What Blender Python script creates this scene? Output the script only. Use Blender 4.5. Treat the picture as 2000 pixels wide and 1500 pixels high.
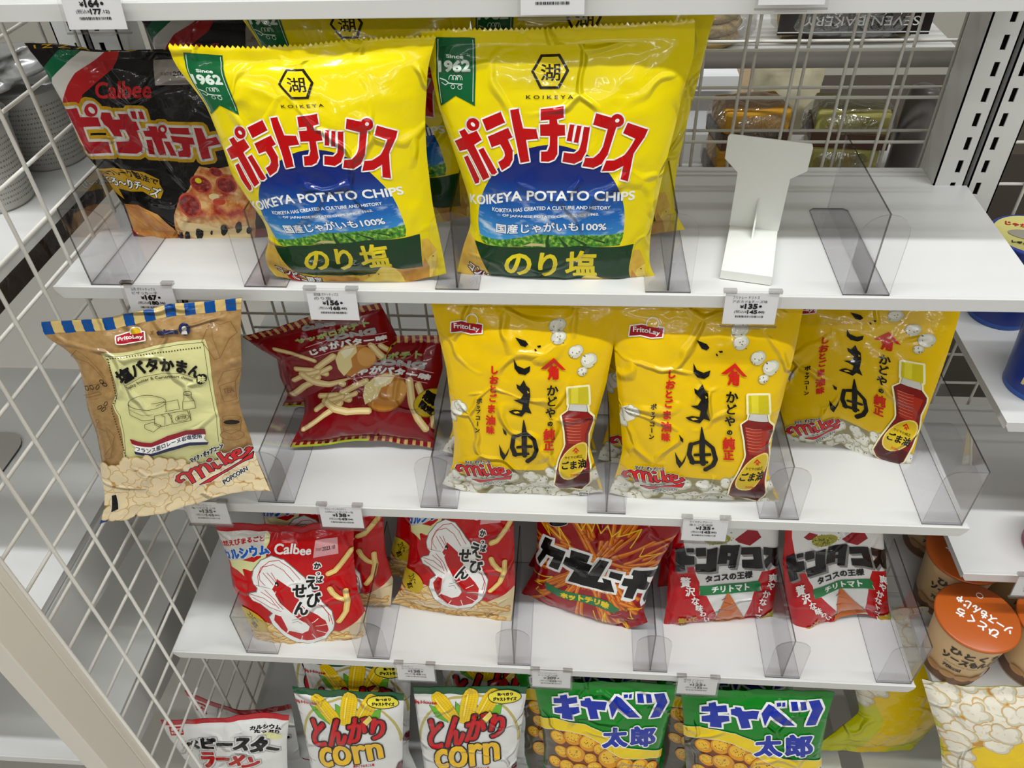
import bpy, bmesh, math, random
import numpy as np
from mathutils import Vector, Matrix, Euler, noise
from mathutils.geometry import tessellate_polygon

for _o in list(bpy.data.objects):
    bpy.data.objects.remove(_o)
SC = bpy.context.scene
COL = SC.collection
R = math.radians

# ---------------------------------------------------------------- camera
cam = bpy.data.objects.new('camera', bpy.data.cameras.new('camera'))
COL.objects.link(cam)
cam.location = (0.488, -0.5935, 0.4221)
cam.rotation_euler = (R(48.2), R(1.793), R(3.891))
cam.data.sensor_width = 36
cam.data.lens = 28.228
cam.data.clip_start = 0.01
SC.camera = cam

# ---------------------------------------------------------------- light and exposure
SC.view_settings.view_transform = 'Standard'
SC.view_settings.look = 'None'
SC.view_settings.gamma = 1
SC.view_settings.use_curve_mapping = False
SC.view_settings.exposure = 0.0
w = bpy.data.worlds.new('shop'); SC.world = w; w.use_nodes = True
w.node_tree.nodes['Background'].inputs[0].default_value = (1.0, 0.95, 0.87, 1)
w.node_tree.nodes['Background'].inputs[1].default_value = 0.17


def strip_lamp(x, y, z, sx, sy, power):
    l = bpy.data.lights.new('ceiling_lamp', 'AREA')
    l.shape = 'RECTANGLE'; l.size = sx; l.size_y = sy; l.energy = power
    l.color = (0.97, 0.99, 1.0)
    o = bpy.data.objects.new('ceiling_lamp', l); COL.objects.link(o)
    o.location = (x, y, z)
    return o


# the shop's rows of tube lamps, running along the aisle and across it
strip_lamp(0.45, -0.42, 1.75, 3.6, 0.05, 56)
for _y, _p in ((-1.9, 11), (-3.4, 28), (-5.2, 52)):
    strip_lamp(0.45, _y, 1.75, 3.6, 0.05, _p)
strip_lamp(-2.2, -1.6, 1.75, 0.05, 3.6, 6)
strip_lamp(3.0, -1.6, 1.75, 0.05, 3.6, 6)
strip_lamp(0.45, 1.35, 1.75, 3.6, 0.06, 13)


# ---------------------------------------------------------------- materials
MATS = {}


def rgb(r, g, b):
    return tuple(((c / 255) / 12.92 if c / 255 <= 0.04045 else ((c / 255 + 0.055) / 1.055) ** 2.4) for c in (r, g, b)) + (1,)


def new_mat(name):
    m = bpy.data.materials.new(name); m.use_nodes = True
    nt = m.node_tree
    return m, nt, nt.nodes['Principled BSDF']


def link(nt, a, b):
    nt.links.new(a, b)


def plain(name, col, rough=0.4, metal=0.0, spec=0.5, bump=0.0, scale=200):
    if name in MATS:
        return MATS[name]
    m, nt, p = new_mat(name)
    p.inputs['Base Color'].default_value = rgb(*col)
    p.inputs['Roughness'].default_value = rough
    p.inputs['Metallic'].default_value = metal
    p.inputs['Specular IOR Level'].default_value = spec
    tc = nt.nodes.new('ShaderNodeTexCoord')
    n = nt.nodes.new('ShaderNodeTexNoise'); n.inputs['Scale'].default_value = scale * 0.05; n.inputs['Detail'].default_value = 3
    link(nt, tc.outputs['Object'], n.inputs['Vector'])
    mr = nt.nodes.new('ShaderNodeMapRange')
    mr.inputs['To Min'].default_value = max(0.02, rough - 0.05); mr.inputs['To Max'].default_value = rough + 0.06
    link(nt, n.outputs['Fac'], mr.inputs['Value']); link(nt, mr.outputs['Result'], p.inputs['Roughness'])
    if bump:
        n2 = nt.nodes.new('ShaderNodeTexNoise'); n2.inputs['Scale'].default_value = scale
        link(nt, tc.outputs['Object'], n2.inputs['Vector'])
        b = nt.nodes.new('ShaderNodeBump'); b.inputs['Strength'].default_value = bump; b.inputs['Distance'].default_value = 0.001
        link(nt, n2.outputs['Fac'], b.inputs['Height']); link(nt, b.outputs['Normal'], p.inputs['Normal'])
    MATS[name] = m
    return m


def film_group():
    """crinkle normal shared by every printed film"""
    g = bpy.data.node_groups.new('film_crinkle', 'ShaderNodeTree')
    g.interface.new_socket('Normal', in_out='OUTPUT', socket_type='NodeSocketVector')
    go = g.nodes.new('NodeGroupOutput')
    tc = g.nodes.new('ShaderNodeTexCoord'); oi = g.nodes.new('ShaderNodeObjectInfo')
    add = g.nodes.new('ShaderNodeVectorMath'); add.operation = 'ADD'
    sc = g.nodes.new('ShaderNodeVectorMath'); sc.operation = 'SCALE'; sc.inputs['Scale'].default_value = 3.0
    g.links.new(oi.outputs['Random'], sc.inputs[0])
    g.links.new(tc.outputs['Object'], add.inputs[0]); g.links.new(sc.outputs[0], add.inputs[1])
    # long soft fold lines
    wn = g.nodes.new('ShaderNodeTexNoise'); wn.inputs['Scale'].default_value = 14; wn.inputs['Detail'].default_value = 2
    g.links.new(add.outputs[0], wn.inputs['Vector'])
    s2 = g.nodes.new('ShaderNodeVectorMath'); s2.operation = 'SCALE'; s2.inputs['Scale'].default_value = 0.055
    g.links.new(wn.outputs['Color'], s2.inputs[0])
    a2 = g.nodes.new('ShaderNodeVectorMath'); a2.operation = 'ADD'
    g.links.new(add.outputs[0], a2.inputs[0]); g.links.new(s2.outputs[0], a2.inputs[1])
    vo = g.nodes.new('ShaderNodeTexVoronoi'); vo.feature = 'DISTANCE_TO_EDGE'; vo.inputs['Scale'].default_value = 17
    g.links.new(a2.outputs[0], vo.inputs['Vector'])
    mr = g.nodes.new('ShaderNodeMapRange'); mr.interpolation_type = 'SMOOTHSTEP'
    mr.inputs['From Max'].default_value = 0.08; mr.inputs['To Min'].default_value = 1; mr.inputs['To Max'].default_value = 0
    g.links.new(vo.outputs['Distance'], mr.inputs['Value'])
    # where the folds show at all
    mk = g.nodes.new('ShaderNodeTexNoise'); mk.inputs['Scale'].default_value = 16; mk.inputs['Detail'].default_value = 1
    g.links.new(a2.outputs[0], mk.inputs['Vector'])
    mm = g.nodes.new('ShaderNodeMapRange'); mm.inputs['From Min'].default_value = 0.45; mm.inputs['From Max'].default_value = 0.62
    g.links.new(mk.outputs['Fac'], mm.inputs['Value'])
    mul = g.nodes.new('ShaderNodeMath'); mul.operation = 'MULTIPLY'
    g.links.new(mr.outputs[0], mul.inputs[0]); g.links.new(mm.outputs[0], mul.inputs[1])
    b1 = g.nodes.new('ShaderNodeBump'); b1.inputs['Strength'].default_value = 0.9; b1.inputs['Distance'].default_value = 0.0036
    g.links.new(mul.outputs[0], b1.inputs['Height'])
    n2 = g.nodes.new('ShaderNodeTexNoise'); n2.inputs['Scale'].default_value = 34; n2.inputs['Detail'].default_value = 3
    n2.inputs['Distortion'].default_value = 0.8
    g.links.new(add.outputs[0], n2.inputs['Vector'])
    b2 = g.nodes.new('ShaderNodeBump'); b2.inputs['Strength'].default_value = 0.55; b2.inputs['Distance'].default_value = 0.0018
    g.links.new(n2.outputs['Fac'], b2.inputs['Height']); g.links.new(b1.outputs['Normal'], b2.inputs['Normal'])
    g.links.new(b2.outputs['Normal'], go.inputs['Normal'])
    return g


FILM = film_group()


def film(name, col, rough=0.2, pattern=None, metal=0.0):
    """printed glossy packaging film; pattern = how a printed picture area is mottled"""
    key = 'film_' + name
    if key in MATS:
        return MATS[key]
    m, nt, p = new_mat(key)
    p.inputs['Roughness'].default_value = rough
    p.inputs['Metallic'].default_value = metal
    p.inputs['Specular IOR Level'].default_value = 0.2
    p.inputs['Coat Weight'].default_value = 0.45
    p.inputs['Coat Roughness'].default_value = 0.045
    p.inputs['Base Color'].default_value = rgb(*col)
    gn = nt.nodes.new('ShaderNodeGroup'); gn.node_tree = FILM
    link(nt, gn.outputs['Normal'], p.inputs['Normal']); link(nt, gn.outputs['Normal'], p.inputs['Coat Normal'])
    if pattern:
        uv = nt.nodes.new('ShaderNodeUVMap'); uv.uv_map = 'print'
        kind, scale, stops = pattern
        cr = nt.nodes.new('ShaderNodeValToRGB')
        if kind == 'noise':
            t = nt.nodes.new('ShaderNodeTexNoise'); t.inputs['Scale'].default_value = scale; t.inputs['Detail'].default_value = 4
            link(nt, uv.outputs[0], t.inputs['Vector']); link(nt, t.outputs['Fac'], cr.inputs['Fac'])
        elif kind == 'cells':
            t = nt.nodes.new('ShaderNodeTexVoronoi'); t.feature = 'SMOOTH_F1'; t.inputs['Scale'].default_value = scale
            t.inputs['Smoothness'].default_value = 0.3
            link(nt, uv.outputs[0], t.inputs['Vector']); link(nt, t.outputs['Distance'], cr.inputs['Fac'])
        elif kind == 'sky':
            sp = nt.nodes.new('ShaderNodeSeparateXYZ'); link(nt, uv.outputs[0], sp.inputs[0])
            mr = nt.nodes.new('ShaderNodeMapRange'); mr.inputs['From Min'].default_value = scale[0]; mr.inputs['From Max'].default_value = scale[1]
            link(nt, sp.outputs['Y'], mr.inputs['Value'])
            mp = nt.nodes.new('ShaderNodeMapping'); mp.inputs['Scale'].default_value = (3.2, 8, 1); link(nt, uv.outputs[0], mp.inputs['Vector'])
            t = nt.nodes.new('ShaderNodeTexNoise'); t.inputs['Scale'].default_value = 1.1; t.inputs['Detail'].default_value = 5
            link(nt, mp.outputs[0], t.inputs['Vector'])
            c2 = nt.nodes.new('ShaderNodeValToRGB'); c2.color_ramp.elements[0].position = 0.52; c2.color_ramp.elements[1].position = 0.72
            link(nt, t.outputs['Fac'], c2.inputs['Fac'])
            mx = nt.nodes.new('ShaderNodeMix'); mx.data_type = 'RGBA'
            inv = nt.nodes.new('ShaderNodeMapRange'); inv.inputs['From Min'].default_value = 0.55; inv.inputs['From Max'].default_value = 0.3
            link(nt, mr.outputs[0], inv.inputs['Value'])
            ml = nt.nodes.new('ShaderNodeMath'); ml.operation = 'MULTIPLY'
            link(nt, inv.outputs[0], ml.inputs[0]); link(nt, c2.outputs['Color'], ml.inputs[1])
            link(nt, ml.outputs[0], mx.inputs['Factor']); mx.inputs['B'].default_value = rgb(225, 238, 245)
            link(nt, mr.outputs[0], cr.inputs['Fac']); link(nt, cr.outputs['Color'], mx.inputs['A'])
        elif kind == 'speck':
            t = nt.nodes.new('ShaderNodeTexVoronoi'); t.inputs['Scale'].default_value = scale; t.inputs['Randomness'].default_value = 1
            link(nt, uv.outputs[0], t.inputs['Vector']); link(nt, t.outputs['Distance'], cr.inputs['Fac'])
            cr.color_ramp.interpolation = 'LINEAR'
        e = cr.color_ramp.elements
        while len(e) > len(stops) and len(e) > 1:
            e.remove(e[-1])
        while len(e) < len(stops):
            e.new(0.5)
        for i, (pos, c) in enumerate(stops):
            e[i].position = pos; e[i].color = rgb(*c)
        link(nt, (mx.outputs['Result'] if kind == 'sky' else cr.outputs['Color']), p.inputs['Base Color'])
    MATS[key] = m
    return m


def clear(name, tint, gloss=0.05, rough=0.03):
    """clear plastic sheet: see-through, with a fresnel shine"""
    if name in MATS:
        return MATS[name]
    m = bpy.data.materials.new(name); m.use_nodes = True
    nt = m.node_tree; nt.nodes.clear()
    out = nt.nodes.new('ShaderNodeOutputMaterial')
    tr = nt.nodes.new('ShaderNodeBsdfTransparent'); tr.inputs[0].default_value = tint + (1,)
    gl = nt.nodes.new('ShaderNodeBsdfGlossy'); gl.inputs['Roughness'].default_value = rough
    lw = nt.nodes.new('ShaderNodeLayerWeight'); lw.inputs['Blend'].default_value = 0.25
    mr = nt.nodes.new('ShaderNodeMapRange'); mr.inputs['To Min'].default_value = gloss; mr.inputs['To Max'].default_value = 0.3
    mx = nt.nodes.new('ShaderNodeMixShader')
    link(nt, lw.outputs['Fresnel'], mr.inputs['Value']); link(nt, mr.outputs[0], mx.inputs[0])
    link(nt, tr.outputs[0], mx.inputs[1]); link(nt, gl.outputs[0], mx.inputs[2])
    link(nt, mx.outputs[0], out.inputs['Surface'])
    MATS[name] = m
    return m


def wrap_mat(name, tint=(0.95, 0.95, 0.95)):
    """crinkled clear wrapper"""
    if name in MATS:
        return MATS[name]
    m = clear(name, tint, 0.3, 0.12)
    nt = m.node_tree
    tc = nt.nodes.new('ShaderNodeTexCoord')
    n = nt.nodes.new('ShaderNodeTexNoise'); n.inputs['Scale'].default_value = 40; n.inputs['Detail'].default_value = 3; n.inputs['Distortion'].default_value = 1.5
    link(nt, tc.outputs['Object'], n.inputs['Vector'])
    b = nt.nodes.new('ShaderNodeBump'); b.inputs['Strength'].default_value = 1; b.inputs['Distance'].default_value = 0.006
    link(nt, n.outputs['Fac'], b.inputs['Height'])
    for x in nt.nodes:
        if x.type == 'BSDF_GLOSSY':
            link(nt, b.outputs['Normal'], x.inputs['Normal'])
    return m


M_SHELF = plain('white_powder_coat', (212, 212, 209), 0.3)
M_SHELF2 = plain('white_shelf_underside', (205, 204, 198), 0.5)
M_WIRE = plain('white_wire_coat', (222, 219, 210), 0.35)
M_POST = plain('cream_post_paint', (226, 220, 206), 0.42)
M_STEEL = plain('brushed_steel', (150, 150, 148), 0.28, 0.85)
M_DARK = plain('dark_gap', (22, 18, 16), 0.8)  # near-black for the shade inside the uprights, and for the cabinet handle
M_CLEAR = clear('clear_acrylic', (0.975, 0.973, 0.977), 0.012)
M_CLEARB = clear('clear_acrylic_base', (0.968, 0.965, 0.975), 0.015)
M_EDGE = clear('acrylic_edge', (0.3, 0.29, 0.29), 0.05)
M_EDGEL = clear('acrylic_light_edge', (0.82, 0.815, 0.81), 0.12)
M_BLACK = plain('black_ink', (28, 26, 25), 0.5)
M_PAPER = plain('white_card', (238, 238, 236), 0.5)


# ---------------------------------------------------------------- object helpers
def tag(o, label=None, cat=None, group=None, kind=None):
    if label: o['label'] = label
    if cat: o['category'] = cat
    if group: o['group'] = group
    if kind: o['kind'] = kind
    return o


def empty(name, loc=(0, 0, 0), rot=(0, 0, 0)):
    o = bpy.data.objects.new(name, None); COL.objects.link(o)
    o.location = loc; o.rotation_euler = rot; o.empty_display_size = 0.02
    return o


class MB:
    """collects shapes into one mesh"""
    def __init__(s):
        s.v = []; s.f = []; s.mi = []; s.mats = []; s.sm = []

    def m(s, mat):
        if mat not in s.mats: s.mats.append(mat)
        return s.mats.index(mat)

    def face(s, pts, mat, smooth=False):
        b = len(s.v); s.v += [tuple(p) for p in pts]
        s.f.append(list(range(b, b + len(pts)))); s.mi.append(s.m(mat)); s.sm.append(smooth)

    def box(s, x0, x1, y0, y1, z0, z1, mat, M=None, fm=None):
        P = [(x, y, z) for z in (z0, z1) for y in (y0, y1) for x in (x0, x1)]
        if M: P = [tuple(M @ Vector(p)) for p in P]
        b = len(s.v); s.v += P
        for k, q in enumerate(((0, 2, 3, 1), (4, 5, 7, 6), (0, 1, 5, 4), (2, 6, 7, 3), (0, 4, 6, 2), (1, 3, 7, 5))):
            s.f.append([b + i for i in q]); s.mi.append(s.m(fm.get(k, mat) if fm else mat)); s.sm.append(False)

    def tube(s, pts, r, mat, n=8, cap=True):
        pts = [Vector(p) for p in pts]; rings = []
        for i, p in enumerate(pts):
            d = (pts[min(i + 1, len(pts) - 1)] - pts[max(i - 1, 0)]).normalized()
            a = Vector((0, 0, 1)) if abs(d.z) < 0.9 else Vector((1, 0, 0))
            x = d.cross(a).normalized(); y = d.cross(x)
            b = len(s.v)
            s.v += [tuple(p + r * (x * math.cos(2 * math.pi * k / n) + y * math.sin(2 * math.pi * k / n))) for k in range(n)]
            rings.append(b)
        for a, b in zip(rings, rings[1:]):
            for k in range(n):
                s.f.append([a + k, a + (k + 1) % n, b + (k + 1) % n, b + k]); s.mi.append(s.m(mat)); s.sm.append(True)
        if cap:
            s.f.append([rings[0] + k for k in range(n)]); s.mi.append(s.m(mat)); s.sm.append(False)
            s.f.append([rings[-1] + k for k in reversed(range(n))]); s.mi.append(s.m(mat)); s.sm.append(False)

    def lathe(s, prof, mat, n=40, c=(0, 0, 0), mats=None):
        b0 = len(s.v)
        for r, z in prof:
            s.v += [(c[0] + r * math.cos(2 * math.pi * k / n), c[1] + r * math.sin(2 * math.pi * k / n), c[2] + z) for k in range(n)]
        for i in range(len(prof) - 1):
            a = b0 + i * n; b = a + n
            for k in range(n):
                s.f.append([a + k, a + (k + 1) % n, b + (k + 1) % n, b + k]); s.mi.append(s.m(mats[i] if mats else mat)); s.sm.append(True)

    def prism(s, pts, h, mat, M=None, edge=None):
        """2-D outline (x, y) extruded from z=0 to z=h"""
        n = len(pts); b = len(s.v)
        P = [(x, y, 0) for x, y in pts] + [(x, y, h) for x, y in pts]
        if M: P = [tuple(M @ Vector(p)) for p in P]
        s.v += P
        s.f.append([b + i for i in reversed(range(n))]); s.f.append([b + n + i for i in range(n)])
        s.mi += [s.m(mat)] * 2; s.sm += [False] * 2
        for i in range(n):
            j = (i + 1) % n
            s.f.append([b + i, b + j, b + n + j, b + n + i]); s.mi.append(s.m(edge or mat)); s.sm.append(False)

    def build(s, name, parent=None, bevel=0):
        me = bpy.data.meshes.new(name)
        me.from_pydata(s.v, [], s.f)
        for m in s.mats: me.materials.append(m)
        me.polygons.foreach_set('material_index', s.mi)
        me.polygons.foreach_set('use_smooth', s.sm)
        me.update()
        o = bpy.data.objects.new(name, me); COL.objects.link(o)
        if parent: o.parent = parent
        if bevel:
            md = o.modifiers.new('bevel', 'BEVEL'); md.width = bevel; md.segments = 2; md.limit_method = 'ANGLE'
        return o


def copy_tree(o, parent=None):
    c = o.copy(); COL.objects.link(c)
    if parent is not None: c.parent = parent
    for ch in o.children:
        copy_tree(ch, c)
    return c


# ---------------------------------------------------------------- the shop around the shelves
def struct(name, mb):
    o = mb.build(name); o['kind'] = 'structure'; return o


m = MB(); m.box(-4, 5, -8, 5, -1.02, -1.0, plain('grey_vinyl_floor', (196, 192, 184), 0.35)); struct('floor', m)
m = MB(); m.box(-4, 5, -8, 5, 1.9, 1.93, plain('ceiling_board', (225, 225, 222), 0.8)); struct('ceiling', m)
m = MB(); m.box(-4, 5, 3.0, 3.05, -1.0, 1.9, plain('pale_wall', (214, 210, 200), 0.7)); struct('wall_back', m)
m = MB(); m.box(-4, 5, -8.05, -8.0, -1.0, 1.9, plain('pale_wall', (214, 210, 200), 0.7)); struct('wall_front', m)


# ---------------------------------------------------------------- main bay: shelves
def shelf(x0, x1, yf, yb, z, label, notch=True, group=None, lip=0.0135):
    r = empty('shelf', ((x0 + x1) / 2, yf, z)); tag(r, label, 'shelf', group)
    cx = (x0 + x1) / 2; hw = (x1 - x0) / 2; d = yb - yf
    m = MB()
    if notch:
        n = 0.017; e = 0.04
        pts = [(-hw + .001, .0028), (hw - .001, .0028), (hw, d - e), (hw - n, d - e), (hw - n, d), (-hw + n, d), (-hw + n, d - e), (-hw, d - e)]
    else:
        pts = [(-hw, .0028), (hw, .0028), (hw, d), (-hw, d)]
    m.prism(pts, 0.0012, M_SHELF, Matrix.Translation((0, 0, -0.0012)))
    m.build('shelf_board', r)
    # folded front lip with cut-back lower corners
    m = MB(); c = 0.006
    prof = [(-hw, 0), (-hw + .001, -0.006), (-hw + c, -lip), (hw - c, -lip), (hw - .001, -0.006), (hw, 0)]
    M = Matrix.Translation((0, 0.003, 0)) @ Matrix.Rotation(R(90), 4, 'X')
    m.prism([(x, z_) for x, z_ in prof], 0.003, M_SHELF, M)
    m.build('front_lip', r, bevel=0.0006)
    m = MB(); m.box(-hw + .002, -hw + .0035, .004, d - .042, -0.012, -0.0013, M_SHELF); m.box(hw - .0035, hw - .002, .004, d - .042, -0.012, -0.0013, M_SHELF)
    m.box(-hw + .02, hw - .02, d * .45, d * .45 + .03, -0.010, -0.0013, M_SHELF2)
    m.build('side_flange', r)
    return r


shelf(0, .9, .030, .245, .2415, 'white shelf cut off by the top edge, above the yellow potato chip bags')
shelf(0, .9, 0.0, .245, 0.0, 'white shelf holding the two big yellow potato chip bags and the T-shaped stand')
shelf(0, .9, -.0506, .245, -.2498, 'white shelf holding the kraft popcorn bag and the yellow sesame popcorn bags')
shelf(0, .9, -.101, .245, -.4817, 'white shelf holding the red shrimp snack and red tomato taco snack bags')
shelf(0, .9, -.19, .245, -.80, 'lowest white shelf, under the corn snack and green cabbage snack bags', lip=.03)


def bracket(x, z, label):
    r = MB(); M = Matrix.Translation((x, 0, z)) @ Matrix.Rotation(R(90), 4, 'Y') @ Matrix.Rotation(R(0), 4, 'Z')
    # plate in the y-z plane, deep at the back
    pts = [(.22, 0), (.22, -.085), (.17, -.085), (-.05, -.022), (-.05, 0)]
    for i, (y0, y1) in enumerate([(0, 1)]):
        n = len(pts)
        for s_, dx in ((1, 0), (-1, .016)):
            f = [(dx, y, zz) for y, zz in pts]
            r.face(f if s_ < 0 else f[::-1], M_STEEL)
        for a in range(n):
            b = (a + 1) % n
            r.face([(0, *pts[a]), (0, *pts[b]), (.016, *pts[b]), (.016, *pts[a])], M_STEEL)
    o = r.build('shelf_bracket'); o.location = (x, -.0, z)
    tag(o, label, 'bracket')


bracket(.010, -.4965, 'grey steel bracket under the left end of the shrimp snack shelf')
bracket(.872, -.4965, 'grey steel bracket under the right end of the shrimp snack shelf')


# slotted uprights ------------------------------------------------
def upright(x0, label, cols=(.020, .046), w=.066, yf=.205):
    r = empty('slotted_upright', (x0, yf, -1.0)); tag(r, label, 'upright')
    for ci, (a, b) in enumerate(((0, w / 2 - .0025), (w / 2 + .0025, w))):
        m = MB(); cx = cols[ci]
        zs = 0.0; z = 0.0; top = 1.9
        sw = .0026; n = int(top / .025)
        m.box(a, cx - sw, 0, .0015, 0, top, M_SHELF); m.box(cx + sw, b, 0, .0015, 0, top, M_SHELF)
        for i in range(n + 1):
            m.box(cx - sw, cx + sw, 0, .0015, i * .025 + .0075 - .004, min(i * .025 + .0145, top), M_SHELF)
        m.box(a, a + .0015, 0, .045, 0, top, M_SHELF); m.box(b - .0015, b, 0, .045, 0, top, M_SHELF)
        m.build('channel', r)
    m = MB(); m.box(.003, w - .003, .010, .044, 0.001, 1.899, M_DARK); m.build('inner_shade', r)  # dark filler box: shade behind the slots and groove, put in as colour
    return r


upright(.866, 'white slotted steel upright at the right end of the shelves', cols=(.0195, .0455))
upright(-.034, 'white slotted steel upright at the left end of the shelves')


# wire panels -----------------------------------------------------
def wire_panel_x(name, x, ys, zs, r, label):
    """panel standing in the y-z plane"""
    t = empty(name, (x, ys[0], zs[0])); tag(t, label, 'wire panel')
    m = MB()
    for y in ys: m.tube([(0.0024, y - ys[0], 0), (0.0024, y - ys[0], zs[-1] - zs[0])], r, M_WIRE)
    m.build('upright_wires', t)
    m = MB()
    for z in zs: m.tube([(-0.0014, 0, z - zs[0]), (-0.0014, ys[-1] - ys[0], z - zs[0])], r, M_WIRE)
    m.build('level_wires', t)
    return t


wp = wire_panel_x('wire_partition', -.0085, [-.2045 + .05 * k for k in range(10)], [-.9535 + .05 * k for k in range(34)], .0019,
                  'white wire grid partition at the left end of the shelves')
m = MB()
m.box(-.024, .0015, -.047, -.0115, 0, 1.65, M_POST); m.box(-.021, .0015, -.0115, 0, 0, 1.65, M_POST)
o = m.build('end_post', wp, bevel=.0012); o.location = (0, 0, 0)


def wire_panel_y(y, xs, zs, r, label):
    t = empty('wire_panel', (xs[0], y, zs[0])); tag(t, label, 'wire panel')
    m = MB()
    for x in xs: m.tube([(x - xs[0], -.002, 0), (x - xs[0], -.002, zs[-1] - zs[0])], r, M_WIRE)
    m.build('upright_wires', t)
    m = MB()
    for z in zs: m.tube([(0, .0014, z - zs[0]), (xs[-1] - xs[0], .0014, z - zs[0])], r, M_WIRE)
    m.build('level_wires', t)
    return t


ZS = [-.9817 + .05 * k for k in range(33)]
wire_panel_y(.268, [.031 + .0525 * k for k in range(17)], ZS, .0018, 'white wire grid at the back of the main shelves, behind the T-shaped stand')
wire_panel_y(.306, [.026 + .0545 * k for k in range(17)], [z - .004 for z in ZS], .0018, 'second white wire grid just behind the back grid, on the bread side')
wire_panel_y(.268, [.945 + .05 * k for k in range(9)], ZS, .0018, 'white wire grid behind the right-hand bay with the blue tubs')
# solid white lower back panel
m = MB(); m.box(.034, .864, .258, .262, -.98, -.27, plain('back_panel_grey', (196, 192, 182), 0.5)); o = m.build('back_panel'); tag(o, 'plain grey-white back panel behind the lower snack shelves', 'panel')


# ---------------------------------------------------------------- clear shelf dividers
def divider(x, yf, z, style, label, group, depth=.15, h=.08):
    """style T: fin in the middle; L: fin on the left edge; J: fin on the right edge"""
    r = empty('shelf_divider', (x, yf + .0032, z)); tag(r, label, 'divider', group)
    w = .040; a0, a1 = (-w / 2, w / 2) if style == 'T' else ((0, w) if style == 'L' else (-w, 0))
    m = MB(); m.prism([(a0, 0), (a1, 0), (a1 - .001, depth - .004), (a1 - .005, depth), (a0 + .005, depth), (a0 + .001, depth - .004)], .0014, M_CLEARB, Matrix.Translation((0, 0, .0002)), M_EDGE)
    m.build('base_plate', r)
    m = MB(); m.box(-.0008, .0008, .0016, depth, .0016, h, M_CLEAR, fm={2: M_EDGE, 5: M_CLEAR, 1: M_EDGE, 3: M_EDGEL})
    m.build('fin', r)
    top = []
    for k in range(9):
        t = math.pi * k / 8
        top.append((a0 + w / 2 - w / 2 * math.cos(t), h - .018 + .018 * math.sin(t)))
    if style == 'L': top = [(0, h), (w - .014, h)] + [(w - .014 + .014 * math.sin(R(a)), h - .014 + .014 * math.cos(R(a))) for a in (30, 60, 90)]
    if style == 'J': top = [(-w, h - .014)] + [(-w + .014 - .014 * math.cos(R(a)), h - .014 + .014 * math.sin(R(a))) for a in (30, 60, 90)] + [(0, h)]
    pts = [(a0, .0002)] + top + [(a1, .0002)]
    m = MB(); M = Matrix.Translation((0, .0014, 0)) @ Matrix.Rotation(R(90), 4, 'X')
    m.prism(pts[::-1], .0014, M_CLEAR, M, M_EDGEL)
    m.build('front_plate', r)
    return r


for x, s, l in ((.0367, 'L', 'clear divider at the left end of the potato chip shelf, beside the wire grid'),
                (.205, 'T', 'clear divider between the black pizza chip bags and the left yellow potato chip bag'),
                (.384, 'T', 'clear divider between the two big yellow potato chip bags'),
                (.574, 'T', 'clear divider right of the two big yellow potato chip bags'),
                (.746, 'T', 'clear divider standing alone on the empty right part of the potato chip shelf')):
    divider(x, 0, 0, s, l, 'clear dividers on the potato chip shelf')
for x, s, l in ((.172, 'T', 'clear divider right of the kraft paper popcorn bag'),
                (.351, 'T', 'clear divider between the dark red potato snacks and the left sesame popcorn bag'),
                (.530, 'T', 'clear divider between the two upright sesame popcorn bags'),
                (.709, 'T', 'clear divider right of the middle sesame popcorn bag'),
                (.893, 'J', 'clear divider at the right end of the sesame popcorn shelf')):
    divider(x, -.0506, -.2498, s, l, 'clear dividers on the popcorn shelf')
for x, s, l in ((.095, 'L', 'clear divider left of the front shrimp snack bag'),
                (.255, 'T', 'clear divider between the two upright shrimp snack bags'),
                (.4285, 'T', 'clear divider between the shrimp snack and the hot stick snack'),
                (.592, 'T', 'clear divider between the hot stick snack and the left taco snack'),
                (.747, 'T', 'clear divider between the two tomato taco snack bags'),
                (.895, 'J', 'clear divider at the right end of the taco snack shelf')):
    divider(x, -.101, -.4817, s, l, 'clear dividers on the shrimp snack shelf')


# ---------------------------------------------------------------- price tags
def flat_text(mb, s, x, y, w, h, mat, bold=0.0, z=0.0):
    V, F, E = text_shape(s)
    P = [(x + a * w, y + b * h) for a, b in V]
    for f in F: mb.face([(P[i][0], P[i][1], z) for i in f], mat)
    if bold:
        for a, b in E:
            if P[a] != P[b]: mb.face([(p[0], p[1], z) for p in capsule(P[a], P[b], bold, bold)], mat)


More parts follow.
